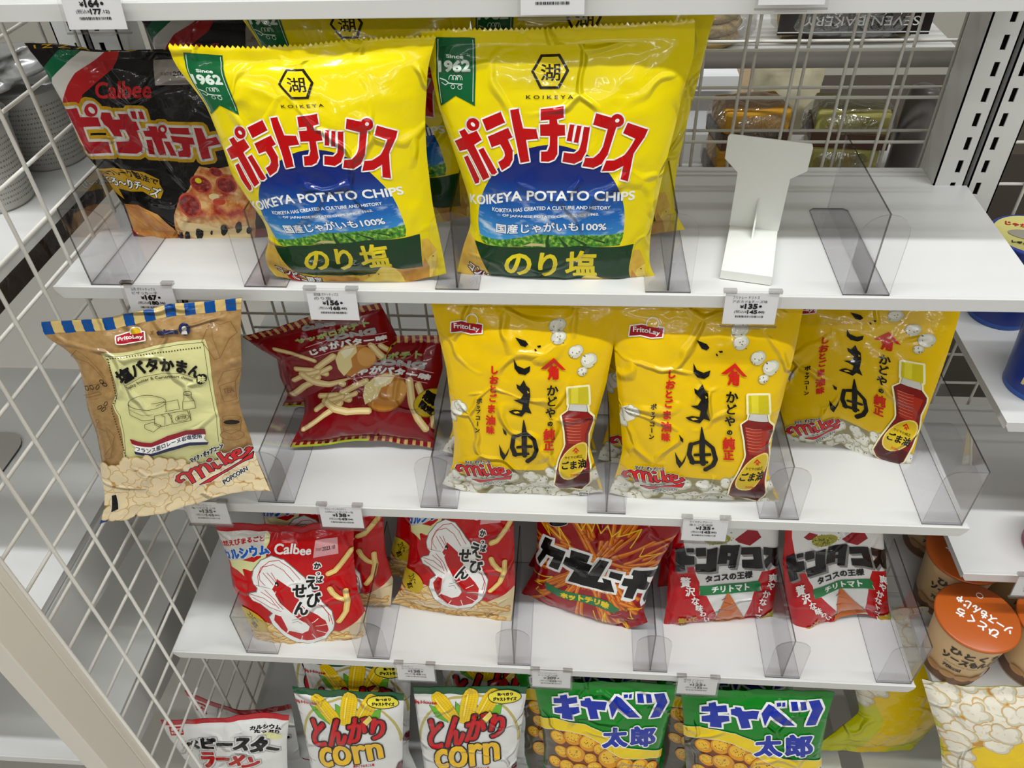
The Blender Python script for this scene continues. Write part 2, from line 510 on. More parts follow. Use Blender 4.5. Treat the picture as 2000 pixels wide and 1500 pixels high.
def price_tag(x, y, z, lines, price, tax, label, group, tilt=8, w=.046, h=.031):
    r = empty('price_tag', (x, y, z), (R(90 - tilt), 0, 0)); tag(r, label, 'price tag', group)
    m = MB()
    m.box(-w / 2, w / 2, -h * .8, h * .2, .0014, .0018, M_PAPER)
    k = .0021; y0 = h * .2
    for i, l in enumerate(lines):
        flat_text(m, l, -w * .36, y0 - .0058 - i * .0040, w * (.50 if i == 0 else .66) * min(1, len(l) / 11 + .25), .0030, M_BLACK, 0, k)
    flat_text(m, '¥', -w * .20, y0 - .0148, .0030, .0030, M_BLACK, .0002, k)
    flat_text(m, price, -w * .11, y0 - .0152, w * .23, .0046, M_BLACK, .00045, k)
    flat_text(m, '*', w * .16, y0 - .0138, .0018, .0018, M_BLACK, .0004, k)
    flat_text(m, '(税込¥', -w * .30, y0 - .0202, w * .24, .0034, M_BLACK, .0000, k)
    flat_text(m, tax[:-3], -w * .05, y0 - .0202, w * .18, .0034, M_BLACK, .0003, k)
    flat_text(m, tax[-3:] + ')', w * .14, y0 - .0202, w * .13, .0028, M_BLACK, .0001, k)
    rn = random.Random(price)
    xx = -w * .27
    while xx < w * .27:
        b = rn.choice((.0003, .0006, .0009))
        m.face([(xx, y0 - .0242, k), (xx + b, y0 - .0242, k), (xx + b, y0 - .0222, k), (xx, y0 - .0222, k)], M_BLACK); xx += b + rn.choice((.0003, .0006))
    m.build('card', r)
    m = MB(); o_ = .0022
    m.box(-w / 2 - o_, w / 2 + o_, -h * .8 - o_, h * .2 + o_, .0026, .0030, M_CLEAR, fm={k_: M_EDGEL for k_ in (2, 3, 4, 5)})
    m.box(-w / 2 - o_, w / 2 + o_, -h * .8 - o_ - .0010, -h * .8 - o_, .0, .0034, M_EDGEL)
    m.box(-w * .24, w * .24, -h * .8 - o_ - .0022, -h * .8 - o_ - .0010, .0, .0040, M_CLEARB)
    m.box(-w / 2 - o_, -w * .3, h * .2, h * .2 + o_ + .0010, -.0015, .0032, M_EDGEL); m.box(w * .3, w / 2 + o_, h * .2, h * .2 + o_ + .0010, -.0015, .0032, M_EDGEL)
    m.build('clear_holder', r)
    return r


PT = []


def price_tags():
    g1, g2, g3, g0 = ('price tags on the potato chip shelf edge', 'price tags on the popcorn shelf edge', 'price tags on the shrimp snack shelf edge', 'price tags on the shelf edge at the top of the photo')
    for a in (
        (.0979, -.0055, .0015, ['山芳 ポテトチップス', 'ピザっちー子'], '167', '180.36', 'price tag reading 167 yen on the shelf edge in front of the black pizza bag', g1),
        (.2697, -.0055, -.0015, ['湖池屋 ポテトチップス', 'のり塩'], '156', '168.48', 'price tag reading 156 yen below the left yellow potato chip bag', g1),
        (.6459, -.0055, .0015, ['フリトレー ドリトス', 'アボカド&チーズ味'], '135', '145.80', 'price tag reading 135 yen in front of the T-shaped stand', g1),
        (.0977, -.0563, -.2470, ['マイクポップコーン', '塩バタかまん味'], '135', '145.80', 'price tag half covered by the bottom of the kraft popcorn bag', g2),
        (.2462, -.0563, -.2460, ['カルビーサッポロポテト', 'LONGじゃがバター味'], '138', '149.04', 'price tag reading 138 yen below the dark red potato snacks', g2),
        (.6320, -.0563, -.2470, ['マイクポップコーン', '塩とごま油味'], '135', '145.80', 'price tag reading 135 yen under the middle sesame popcorn bag', g2),
        (.3089, -.1067, -.4785, ['カルビー', 'かっぱえびせん'], '138', '149.04', 'price tag reading 138 yen in front of the middle shrimp snack', g3),
        (.4740, -.1067, -.4790, ['スティックカラムーチョ', 'ホットチリ味'], '209', '225.72', 'price tag reading 209 yen in front of the hot stick snack', g3),
        (.6471, -.1067, -.4785, ['湖池屋 ドンタコス', 'チリトマト'], '123', '132.84', 'price tag reading 123 yen above the right cabbage snack bag', g3),
        (.1244, .0245, .2500, ['カルビー', 'ピザポテト'], '164', '177.12', 'price tag at the top left, cut by the photo edge, above the black pizza bag', g0),
        (.4698, .0245, .2570, ['湖池屋', 'ポテトチップス'], '168', '181.44', 'price tag at the top middle, cut by the photo edge, only its barcode showing', g0),
        (.6383, .0245, .2620, ['湖池屋', 'ポテトチップス'], '168', '181.44', 'blank lower edge of a price tag at the top right, cut by the photo edge', g0),
        (1.004, -.0460, -.3385, ['やおきん'], '108', '116.64', 'price tag on the right bay shelf edge, cut by the right edge of the photo', None)):
        price_tag(*a)
# ---------------------------------------------------------------- bag surface
NS, NB, NUc = 4, 44, 40          # rows in a seal, rows in the body, columns
SEAL = 0.05
VG = [SEAL * i / NS for i in range(NS)] + [SEAL + (1 - 2 * SEAL) * i / NB for i in range(NB)] + [1 - SEAL + SEAL * i / NS for i in range(NS + 1)]
UG = [i / NUc for i in range(NUc + 1)]


def resample(pts, ts):
    p = np.array(pts, float)
    # smooth the traced outline a little, keeping its ends
    d = np.r_[0, np.cumsum(np.linalg.norm(np.diff(p, axis=0), axis=1))]; d /= d[-1]
    q = np.linspace(0, 1, 61)
    c = np.c_[np.interp(q, d, p[:, 0]), np.interp(q, d, p[:, 1])]
    k = np.array([1, 2, 3, 2, 1]) / 9
    cc = np.pad(c, ((2, 2), (0, 0)), mode='reflect', reflect_type='odd')
    c = np.c_[np.convolve(cc[:, 0], k, 'valid'), np.convolve(cc[:, 1], k, 'valid')]
    c[0] = p[0]; c[-1] = p[-1]
    return np.c_[np.interp(ts, q, c[:, 0]), np.interp(ts, q, c[:, 1])]


def bag_surface(o, side=1, wrinkle=None):
    """positions [row, col, xyz] (metres, bag-local: x right, y up, z outward)"""
    U = np.array(UG); V = np.array(VG)
    B = resample(o['b'], U); T = resample(o['t'], U); L = resample(o['l'], V); Rr = resample(o['r'], V)
    u = U[None, :, None]; v = V[:, None, None]
    P = (1 - v) * B[None] + v * T[None] + (1 - u) * L[:, None] + u * Rr[:, None]
    P = P - ((1 - u) * (1 - v) * B[0] + u * (1 - v) * B[-1] + (1 - u) * v * T[0] + u * v * T[-1])
    P = P / 1000.0
    uu = U[None, :] * np.ones_like(V)[:, None]; vv = V[:, None] * np.ones_like(U)[None, :]
    vb = np.clip((vv - SEAL) / (1 - 2 * SEAL), 0, 1)
    bu = (1 - np.abs(2 * uu - 1) ** 2.3) ** 0.62
    bv = (1 - np.abs(2 * vb - 1) ** 2.6) ** o.get('ev', 0.62) * (1.12 - 0.3 * vb)
    h = (o['T'] if side > 0 else o['T2']) / 1000.0 * bu * bv
    k = np.clip(vb / 0.4, 0, 1); h = h * (1 - o.get('soft', 0) * (1 - k * k * (3 - 2 * k)))
    wv = o.get('w', 3.0) / 1000.0 * np.sin(6.3 * uu * o.get('wf', 0.9) + o.get('wp', 0.5)) * np.clip((vv - 0.72) / 0.28, 0, 1) ** 1.5
    z = side * h
    if wrinkle is not None:
        z = z + wv + wrinkle(uu, vv, bu, vb, side)
    return np.dstack([P[:, :, 0], P[:, :, 1], z])


def make_wrinkle(seed, amp, W, H):
    def f(uu, vv, bu, vb, side):
        out = np.zeros_like(uu)
        for j in range(uu.shape[0]):
            for i in range(uu.shape[1]):
                x = uu[j, i] * W / 100; y = vv[j, i] * H / 100; b = vb[j, i]
                end = math.exp(-((b / 0.16) ** 2)) + math.exp(-(((1 - b) / 0.2) ** 2))
                pleat = noise.noise((x * 5.5, y * 1.0, seed + side * 9)) + 0.5 * noise.noise((x * 12, y * 2, seed + 3))
                q = noise.noise((x * 1.7 + 0.4 * y, y * 1.9, seed + 11 * side))
                rid = 1 - abs(noise.noise((x * 2.6 + y * 0.8, y * 2.3 - x * 0.6, seed + 40 + side))) * 2
                fin = noise.noise((x * 7 + y * 3, y * 7, seed + 5))
                out[j, i] = amp / 1000 * (1.6 * pleat * end + 1.9 * q * bu[j, i] + 0.9 * (rid ** 3) * bu[j, i] + 0.45 * fin)
                if b <= 0 or b >= 1:      # crimped seal: fine ribs
                    out[j, i] += 0.00035 * (1 if j % 2 else -1)
        return out
    return f


# ---------------------------------------------------------------- print engine: vector artwork cut onto the bag's own grid
GLY = {}


def text_shape(s, em=False):
    """a line of lettering as triangles and outline edges in a unit box (em: keep the character's own place in its square)"""
    if (s, em) in GLY:
        return GLY[s, em]
    c = bpy.data.curves.new('t', 'FONT'); c.body = s; c.resolution_u = 3
    o = bpy.data.objects.new('t', c); COL.objects.link(o)
    dg = bpy.context.evaluated_depsgraph_get()
    me = o.evaluated_get(dg).to_mesh()
    V = [(v.co.x, v.co.y) for v in me.vertices]
    F = [list(p.vertices) for p in me.polygons]
    bpy.data.objects.remove(o); bpy.data.curves.remove(c)
    x0 = min(p[0] for p in V); x1 = max(p[0] for p in V); y0 = min(p[1] for p in V); y1 = max(p[1] for p in V)
    if em: x0, x1, y0, y1 = 0, 1, -0.12, 0.88
    V = [((x - x0) / max(x1 - x0, 1e-6), (y - y0) / max(y1 - y0, 1e-6)) for x, y in V]
    cnt = {}
    for f in F:
        for a, b in zip(f, f[1:] + f[:1]):
            cnt[(min(a, b), max(a, b))] = cnt.get((min(a, b), max(a, b)), 0) + 1
    GLY[s, em] = (V, F, [e for e, k in cnt.items() if k == 1])
    return GLY[s, em]


def along(pl, t):
    if len(pl) == 2:
        return (pl[0][0] + (pl[1][0] - pl[0][0]) * t, pl[0][1] + (pl[1][1] - pl[0][1]) * t)
    d = [0]
    for a, b in zip(pl, pl[1:]): d.append(d[-1] + math.hypot(b[0] - a[0], b[1] - a[1]))
    # Catmull-Rom through the guide points
    x = t * d[-1]; k = 0
    while k < len(pl) - 2 and x > d[k + 1]: k += 1
    f = (x - d[k]) / max(d[k + 1] - d[k], 1e-9)
    p1, p2 = pl[k], pl[k + 1]; p0 = pl[k - 1] if k else (2 * p1[0] - p2[0], 2 * p1[1] - p2[1])
    p3 = pl[k + 2] if k + 2 < len(pl) else (2 * p2[0] - p1[0], 2 * p2[1] - p1[1])
    return tuple(0.5 * (2 * p1[i] + (p2[i] - p0[i]) * f + (2 * p0[i] - 5 * p1[i] + 4 * p2[i] - p3[i]) * f * f + (3 * p1[i] - p0[i] - 3 * p2[i] + p3[i]) * f ** 3) for i in (0, 1))


def hull(pts):
    pts = sorted(set(pts))
    def half(ps):
        h = []
        for p in ps:
            while len(h) > 1 and (h[-1][0] - h[-2][0]) * (p[1] - h[-2][1]) - (h[-1][1] - h[-2][1]) * (p[0] - h[-2][0]) <= 0: h.pop()
            h.append(p)
        return h
    a = half(pts); b = half(pts[::-1])
    return a[:-1] + b[:-1]


def capsule(p, q, r0, r1, mode='r'):
    if mode == 's':
        return hull([(p[0] + a * r0, p[1] + b * r0) for a in (-1, 1) for b in (-1, 1)] + [(q[0] + a * r1, q[1] + b * r1) for a in (-1, 1) for b in (-1, 1)])
    k = 8
    return hull([(p[0] + r0 * math.cos(6.2832 * i / k + .4), p[1] + r0 * math.sin(6.2832 * i / k + .4)) for i in range(k)] +
                [(q[0] + r1 * math.cos(6.2832 * i / k + .4), q[1] + r1 * math.sin(6.2832 * i / k + .4)) for i in range(k)])


def tess(poly):
    t = tessellate_polygon([[Vector((x, y, 0)) for x, y in poly]])
    return [[poly[i] for i in tri] for tri in t]


def ell(cx, cy, rx, ry, rot=0, n=22):
    c, s = math.cos(R(rot)), math.sin(R(rot))
    return [(cx + rx * math.cos(a) * c - ry * math.sin(a) * s, cy + rx * math.cos(a) * s + ry * math.sin(a) * c) for a in [6.28318 * i / n for i in range(n)]]


def inside(p, poly):
    c = False; j = len(poly) - 1
    for i in range(len(poly)):
        a, b = poly[i], poly[j]
        if (a[1] > p[1]) != (b[1] > p[1]) and p[0] < (b[0] - a[0]) * (p[1] - a[1]) / (b[1] - a[1]) + a[0]: c = not c
        j = i
    return c


def expand_art(art):
    """artwork items -> list of (material, [convex polygons]) from back to front"""
    out = []
    for it in art:
        k = it[0]
        if k == 'T' or k == 'S':
            if k == 'T':
                _, s, top, bot, layers, mode = it
                V, F, E = text_shape(s, mode == 'k')
                P = []
                for x, y in V:
                    a = along(top, x); b = along(bot, x)
                    P.append((b[0] + (a[0] - b[0]) * y, b[1] + (a[1] - b[1]) * y))
                tris = [[P[i] for i in f] for f in F]; edges = [(P[a], P[b]) for a, b in E]
            else:
                _, polys, layers, mode = it
                tris = []; edges = []
                for q in polys:
                    q = [tuple(p) for p in q]
                    tris += tess(q); edges += list(zip(q, q[1:] + q[:1]))
            for mat, ex in layers:
                ps = list(tris)
                if ex > 0.01:
                    ps = [capsule(a, b, ex, ex, mode) for a, b in edges if abs(a[0] - b[0]) + abs(a[1] - b[1]) > 1e-4] + ps
                out.append((mat, ps))
        elif k == 'L':
            _, mat, pts, w0, w1 = it
            n = len(pts) - 1
            out.append((mat, [capsule(pts[i], pts[i + 1], (w0 + (w1 - w0) * i / n) / 2, (w0 + (w1 - w0) * (i + 1) / n) / 2) for i in range(n)]))
        elif k == 'E':
            _, mat, cx, cy, rx, ry, rot = it
            out.append((mat, [ell(cx, cy, rx, ry, rot)]))
        elif k == 'POP':      # popped corn printed across a region
            _, region, n, size, mats, seed = it
            rn = random.Random(seed)
            xs = [p[0] for p in region]; ys = [p[1] for p in region]
            out.append((mats[0], tess([tuple(p) for p in region])))
            lay = {m: [] for m in mats}
            seq = []; tries = 0; got = []
            while len(got) < n and tries < n * 40:
                tries += 1
                p = (rn.uniform(min(xs), max(xs)), rn.uniform(min(ys), max(ys)))
                if inside(p, region) and all(math.hypot(p[0] - q[0], p[1] - q[1]) > size * .98 for q in got): got.append(p)
            got.sort(key=lambda p: -p[1])
            for ci, (cx, cy) in enumerate(got):
                s = size * rn.uniform(0.95, 1.3); a0 = rn.uniform(0, 6.28)
                lobes = [(cx + s * .42 * math.cos(a0 + j * 6.28 / 4 + rn.uniform(-.4, .4)), cy + s * .38 * math.sin(a0 + j * 6.28 / 4 + rn.uniform(-.4, .4)), s * rn.uniform(.38, .58), s * rn.uniform(.34, .5), rn.uniform(0, 180)) for j in range(4)]
                g1 = [ell(x, y, rx * 1.16, ry * 1.18, r_, 12) for x, y, rx, ry, r_ in lobes]
                g2 = [ell(x, y, rx, ry, r_, 12) for x, y, rx, ry, r_ in lobes]
                g3 = [ell(x - rx * .12, y + ry * .16, rx * .8, ry * .78, r_, 10) for x, y, rx, ry, r_ in lobes]
                sp = [ell(cx + s * rn.uniform(-.6, .6), cy + s * rn.uniform(-.5, .5), s * .1, s * .055, rn.uniform(0, 180), 6) for _ in range(3)]
                for m, g in ((mats[1], g1), (mats[2], g2), (mats[3], g3), (mats[4], sp)):
                    seq.append((ci % 5, m, g))
            for lv in range(5):
                for m in mats[1:]:
                    ps = [q for l, mm, g in seq if l == lv and mm == m for q in g]
                    if ps: out.append((m, ps))
        elif k == 'STK':      # snack sticks strewn across a region
            _, region, n, ln, wd, mats, seed = it[:7]
            ang = it[7] if len(it) > 7 else None
            rn = random.Random(seed)
            xs = [p[0] for p in region]; ys = [p[1] for p in region]
            if mats[0]: out.append((mats[0], tess([tuple(p) for p in region])))
            lv = [[], [], []]; lw = [[], [], []]; ls = [[], [], []]
            c = 0; tr = 0
            while c < n and tr < n * 30:
                tr += 1
                p = (rn.uniform(min(xs), max(xs)), rn.uniform(min(ys), max(ys)))
                if not inside(p, region): continue
                a = rn.uniform(-0.9, 0.9) if ang is None else math.atan2(p[1] - ang[1], p[0] - ang[0]) + rn.uniform(-.25, .25)
                l = ln * rn.uniform(.6, 1.1) / 2
                q0 = (p[0] - l * math.cos(a), p[1] - l * math.sin(a)); q1 = (p[0] + l * math.cos(a), p[1] + l * math.sin(a))
                lv[c % 3].append(capsule(q0, q1, wd * .62, wd * .55)); lw[c % 3].append(capsule(q0, q1, wd * .46, wd * .42))
                o_ = wd * .14
                ls[c % 3].append(capsule((q0[0] - o_, q0[1] + o_), (q1[0] - o_, q1[1] + o_), wd * .16, wd * .12)); c += 1
            for i in range(3):
                out += [(mats[1], lv[i]), (mats[2], lw[i]), (mats[3], ls[i])]
        elif k == 'PUF':      # round speckled corn puffs
            _, items, mats, seed = it
            rn = random.Random(seed)
            for i, (cx, cy, r) in enumerate(items):
                out.append((mats[0], [ell(cx, cy, r * 1.07, r * 1.32)]))
                out.append((mats[1], [ell(cx, cy, r, r * 1.25)]))
                out.append((mats[2], [ell(cx - r * .12, cy + r * .15, r * .72, r * .88)]))
                out.append((mats[3], [ell(cx + r * rn.uniform(-.62, .62), cy + r * rn.uniform(-.62, .62), r * .075, r * .045, rn.uniform(0, 180), 6) for _ in range(14)]))
    return out


def split_axis(poly, lines, ax):
    lo = min(p[ax] for p in poly); hi = max(p[ax] for p in poly)
    import bisect
    i0 = max(bisect.bisect_right(lines, lo + 1e-9) - 1, 0); i1 = bisect.bisect_left(lines, hi - 1e-9) - 1
    if hi <= lines[0] or lo >= lines[-1]: return []
    i1 = min(i1, len(lines) - 2)
    res = []; rem = poly
    if lo < lines[0]: rem = clip(rem, ax, lines[0], True)
    if hi > lines[-1]: rem = clip(rem, ax, lines[-1], False)
    for i in range(i0, i1):
        c = lines[i + 1]
        a = clip(rem, ax, c, False); rem = clip(rem, ax, c, True)
        if len(a) > 2: res.append((i, a))
        if len(rem) < 3: return res
    if len(rem) > 2: res.append((max(i0, i1), rem))
    return res


def clip(poly, ax, c, keep_hi):
    out = []; n = len(poly)
    for i in range(n):
        p = poly[i]; q = poly[i - 1]
        dp = p[ax] - c; dq = q[ax] - c
        if not keep_hi: dp = -dp; dq = -dq
        if (dp > 0) != (dq > 0) and dp != dq:
            t = dq / (dq - dp)
            out.append((q[0] + (p[0] - q[0]) * t, q[1] + (p[1] - q[1]) * t))
        if dp >= 0: out.append(p)
    return out


def clip_diag(poly, x0, y0, dx, dy, lower):
    """keep s>=t (lower) or s<=t within a cell"""
    out = []; n = len(poly)
    f = lambda p: (p[0] - x0) / dx - (p[1] - y0) / dy if lower else (p[1] - y0) / dy - (p[0] - x0) / dx
    for i in range(n):
        p = poly[i]; q = poly[i - 1]; dp = f(p); dq = f(q)
        if (dp > 1e-12) != (dq > 1e-12) and abs(dp - dq) > 1e-15:
            t = dq / (dq - dp)
            if 0 < t < 1: out.append((q[0] + (p[0] - q[0]) * t, q[1] + (p[1] - q[1]) * t))
        if dp >= -1e-12: out.append(p)
    return out


def cut_art(art, W, H):
    """-> arrays describing every fragment: cell, triangle half, local coords, material, height level"""
    U = [u * W for u in UG]; V = [v * H for v in VG]
    frags = []
    for lev, (mat, polys) in enumerate(expand_art(art)):
        for pi, poly in enumerate(polys):
            if sum(p[0] * q[1] - q[0] * p[1] for p, q in zip(poly, list(poly[1:]) + [poly[0]])) < 0: poly = list(poly)[::-1]
            for ci, a in split_axis(poly, U, 0):
                for ri, b in split_axis(a, V, 1):
                    x0, y0 = U[ci], V[ri]; dx = U[ci + 1] - x0; dy = V[ri + 1] - y0
                    for low in (True, False):
                        c = clip_diag(b, x0, y0, dx, dy, low)
                        if len(c) > 2:
                            frags.append((ri, ci, low, [((p[0] - x0) / dx, (p[1] - y0) / dy) for p in c], mat, lev + 1 + pi / len(polys) * 0.85))
    return frags


CUT = {}
LIFT = 0.000014


def bag_meshes(design, inst, seed, name):
    """returns the pouch, top seal and bottom seal meshes of one bag"""
    D = DESIGN[design]; W, H = D['W'], D['H']
    if design not in CUT:
        CUT[design] = cut_art(D['art'], W, H)
    wr = make_wrinkle(seed * 7.3, inst.get('amp', 1.25), W, H)
    front = bag_surface(inst, 1, wr); back = bag_surface(inst, -1, wr)

    def normals(G, s):
        du = np.gradient(G, axis=1); dv = np.gradient(G, axis=0)
        n = np.cross(du, dv) * s
        return n / np.maximum(np.linalg.norm(n, axis=2, keepdims=True), 1e-12)
    back[:, :, 2] = np.minimum(back[:, :, 2], front[:, :, 2] - 0.0004)
    back[:NS + 1] = front[:NS + 1]; back[-NS - 1:] = front[-NS - 1:]
    NF = normals(front, 1); NBk = normals(back, -1)
    nr, nc = front.shape[:2]
    thin = np.array([0, 0, 0.0004])
    for G, s in ((front, 1), (back, -1)):
        G[:NS + 1] += thin * s; G[-NS - 1:] += thin * s
    out = {}
    ranges = {'bottom_seal': (0, NS), 'pouch': (NS, NS + NB), 'top_seal': (NS + NB, 2 * NS + NB)}
    fr_by = {k: [] for k in ranges}
    for f in CUT[design]:
        for k, (a, b) in ranges.items():
            if a <= f[0] < b: fr_by[k].append(f)
    for k, (a, b) in ranges.items():
        verts = []; nrm = []; faces = []; mi = []; uvs = []
        mats = [FILMS[D['base']]]; names = [D['base']]
        def mid(n):
            if n not in names: names.append(n); mats.append(FILMS[n])
            return names.index(n)
        bm_ = mid(D.get('seal', D['base'])) if k != 'pouch' else 0
        if k == 'top_seal' and D.get('topseal'): bm_ = mid(D['topseal'])
        bk = mid(D.get('back', D['base']))
        for G, N, s, m in ((front, NF, 1, bm_), (back, NBk, -1, bk if k == 'pouch' else bm_)):
            off = len(verts)
            for j in range(a, b + 1):
                for i in range(nc):
                    verts.append(G[j, i]); nrm.append(N[j, i]); uvs.append((UG[i] * W, VG[j] * H))
            for j in range(b - a):
                for i in range(nc - 1):
                    p = off + j * nc + i
                    t = [[p, p + 1, p + 1 + nc], [p, p + 1 + nc, p + nc]]
                    if s < 0: t = [x[::-1] for x in t]
                    faces += t; mi += [m, m]
        # close the rim between front and back
        off2 = (b - a + 1) * nc
        rim = [(j * nc, (j + 1) * nc) for j in range(b - a)] + [((j + 1) * nc + nc - 1, j * nc + nc - 1) for j in range(b - a)]
        if k == 'top_seal': rim += [((b - a) * nc + i, (b - a) * nc + i + 1) for i in range(nc - 1)]
        if k == 'bottom_seal': rim += [(i + 1, i) for i in range(nc - 1)]
        for p, q in rim:
            faces.append([p, q, q + off2, p + off2]); mi.append(bm_)
        if k == 'top_seal' and D.get('teeth'):
            n = D['teeth']
            for t in range(n):
                x = (t + 0.5) / n * (nc - 1); i = int(x); f = x - i
                p = front[-1, i] * (1 - f) + front[-1, i + 1] * f
                hw = np.linalg.norm(front[-1, -1] - front[-1, 0]) / n / 2
                o = len(verts)
                for dx, dy in ((-hw, 0), (hw, 0), (0, hw * 1.1)):
                    verts.append(p + np.array([dx, dy, 0])); nrm.append(NF[-1, i]); uvs.append((x / (nc - 1) * W, H))
                faces.append([o, o + 1, o + 2]); mi.append(bm_)
        # printed fragments
        for ri, ci, low, pts, mat, lev in fr_by[k]:
            P00, P10, P11, P01 = front[ri, ci], front[ri, ci + 1], front[ri + 1, ci + 1], front[ri + 1, ci]
            N00, N10, N11, N01 = NF[ri, ci], NF[ri, ci + 1], NF[ri + 1, ci + 1], NF[ri + 1, ci]
            o = len(verts)
            up = LIFT * lev + 0.00003
            du = (UG[ci + 1] - UG[ci]) * W; dv = (VG[ri + 1] - VG[ri]) * H
            for s_, t_ in pts:
                if low:
                    P = P00 + s_ * (P10 - P00) + t_ * (P11 - P10); n = N00 + s_ * (N10 - N00) + t_ * (N11 - N10)
                else:
                    P = P00 + t_ * (P01 - P00) + s_ * (P11 - P01); n = N00 + t_ * (N01 - N00) + s_ * (N11 - N01)
                verts.append(P + n * up); nrm.append(n); uvs.append((UG[ci] * W + s_ * du, VG[ri] * H + t_ * dv))
            faces.append(list(range(o, o + len(pts)))); mi.append(mid(mat))
        me = bpy.data.meshes.new(k)
        me.from_pydata([tuple(p) for p in verts], [], faces)
        for m in mats: me.materials.append(m)
        me.polygons.foreach_set('material_index', mi)
        me.polygons.foreach_set('use_smooth', [True] * len(faces))
        ul = me.uv_layers.new(name='print')
        loops = np.zeros(len(me.loops), dtype=np.int32); me.loops.foreach_get('vertex_index', loops)
        ul.data.foreach_set('uv', (np.array(uvs, np.float32)[loops] / 100).ravel())
        N = np.array(nrm); N /= np.maximum(np.linalg.norm(N, axis=1, keepdims=True), 1e-12)
        me.update()
        me.normals_split_custom_set_from_vertices([tuple(x) for x in N])
        out[k] = me
    return out


def make_bag(kind, design, inst, seed, label, cat, group=None):
    root = empty(kind, inst['loc'], inst['rot'])
    for k, me in bag_meshes(design, inst, seed, kind).items():
        o = bpy.data.objects.new(k, me); COL.objects.link(o); o.parent = root
    tag(root, label, cat, group)
    return root


def push(root, label, dx=0, dy=0, dz=0, rz=0, rx=0):
    c = copy_tree(root)
    c.location = Vector(c.location) + Vector((dx, dy, dz))
    e = c.rotation_euler
    c.rotation_euler = (e.x + R(rx), e.y, e.z + R(rz))
    c['label'] = label
    return c

# ---------------------------------------------------------------- inks and films
FILMS = {}
_P = '''yellow_film 234 212 0|gold_yellow 236 214 20|banner_green 8 56 22|white_ink 240 240 236|sky_edge 20 90 170|badge_red 176 30 40|maroon 96 14 30|green_ribbon 12 92 50
pale_ink 214 226 214|dark_brown_ink 30 18 12|title_red 182 4 8|field_dark 22 66 18|black_film 13 12 11|flag_green 0 96 58|grey_white 206 202 194|flag_red 172 24 28|gold_ink 190 148 20
date_grey 156 148 140|black_ink 12 11 11|calbee_red 188 26 30|title_red_dark 164 20 30|chip_line 150 84 30|salami_rim 196 74 52|cheese_pale 232 206 150|maroon_film 118 22 34
seal_blue 0 72 142|label_cream 214 211 148|brown_ink 74 60 34|sketch_ink 122 84 44|ribbon_red 142 24 42|navy_ink 30 34 74|mike_red 208 28 34|logo_red 168 18 34|logo_yellow 226 184 20
seal_cream 206 178 112|yellow_goma 232 190 0|popg_edge 172 164 128|popg_mid 208 206 184|popg_white 232 230 216|sesame 120 104 68|popg_shadow 150 140 98|goma_red 206 30 20|halo 246 240 190
glass_pale 206 204 196|oil_red 128 24 18|oil_light 170 48 30|oil_dark 76 12 10|oil_shine 224 150 120|cap_yellow 206 190 16|cap_light 226 212 50|label_ring 240 214 120|label_yellow 214 182 30|grey_ink 118 118 116
pop_shadow 190 142 78|pop_edge 212 176 116|pop_warm 236 216 174|pop_white 244 238 220|pop_white2 236 230 212|cloud_cream 222 222 160|bright_blue 16 96 196|date_pink 226 162 166|shrimp_grey 120 124 116|shrimp_red 188 8 14
snack_edge 186 126 60|snack_mid 222 178 104|snack_light 240 214 150|fry_yellow 228 196 104|oval_gold 206 176 30|red_film 190 2 10|red_seal 158 10 20|stick_dark 150 60 14|stick_orange 214 104 18|stick_light 236 150 40
zig_yellow 238 206 30|banner_green2 22 118 62|chili_red 150 22 36|chili_green 60 96 40|deep_red_film 152 4 14|white_film 222 222 219|red_film2 186 6 18|spice_olive 150 146 50|spice_dark 88 92 30|spice_lite 190 184 84
tacos_grey 132 130 128|tortilla 196 104 40|grey_ink2 164 162 160|red_seal2 184 22 36|olive_line 186 172 96|corn_dark 206 160 10|corn_yellow 240 204 26|corn_light 250 232 110|leaf_dark 30 110 30|leaf_green 104 176 40
corn_red 198 8 20|corn_gold 240 190 24|oval_yellow 228 214 60|green_seal 16 84 46|puff_edge 150 84 10|puff_orange 222 148 12|puff_yellow 240 188 40|puff_back 116 60 8|ct_yellow 236 204 16|ct_blue 18 46 160
green_film 0 126 26|ct_stripe 90 84 70|bar_gold 196 160 96|fry_edge 172 132 70|fry_pale 218 190 128|fry_light 238 218 164|potato_edge 150 88 30|potato 190 124 44|potato_light 214 156 76|butter 230 214 150|butter_light 244 236 200
gold_rim 150 116 34|lime_print 160 176 40|dark_red_film 128 4 16|pc_yellow 236 200 20|pc_brown 190 140 66|pc_lime 206 204 16|snack_cream 226 204 160|leaf_pale 168 180 110|noodle 200 150 80|sand 206 190 130'''
for _l in _P.replace('\n', '|').split('|'):
    _n, _r, _g, _b = _l.split()
    FILMS[_n] = film(_n, (int(_r), int(_g), int(_b)))
FILMS['sky_disc'] = film('sky_disc', (10, 60, 150), pattern=('sky', (0.5, 1.55), [(0.0, (70, 160, 214)), (0.3, (14, 98, 176)), (0.62, (14, 40, 118)), (1.0, (18, 22, 84))]))
FILMS['field'] = film('field', (60, 130, 30), pattern=('noise', 26, [(0.3, (22, 74, 14)), (0.5, (70, 140, 32)), (0.68, (170, 204, 84))]))
FILMS['chip'] = film('chip', (214, 170, 50), pattern=('speck', 11, [(0.06, (70, 56, 20)), (0.11, (206, 160, 44)), (0.8, (226, 186, 70))]))
FILMS['chip_light'] = film('chip_light', (232, 204, 90), pattern=('speck', 10, [(0.06, (70, 60, 20)), (0.1, (228, 196, 84)), (0.8, (240, 216, 110))]))
FILMS['chip_dark'] = film('chip_dark', (190, 130, 40), pattern=('speck', 12, [(0.06, (60, 40, 16)), (0.12, (176, 118, 36)), (0.8, (204, 150, 60))]))
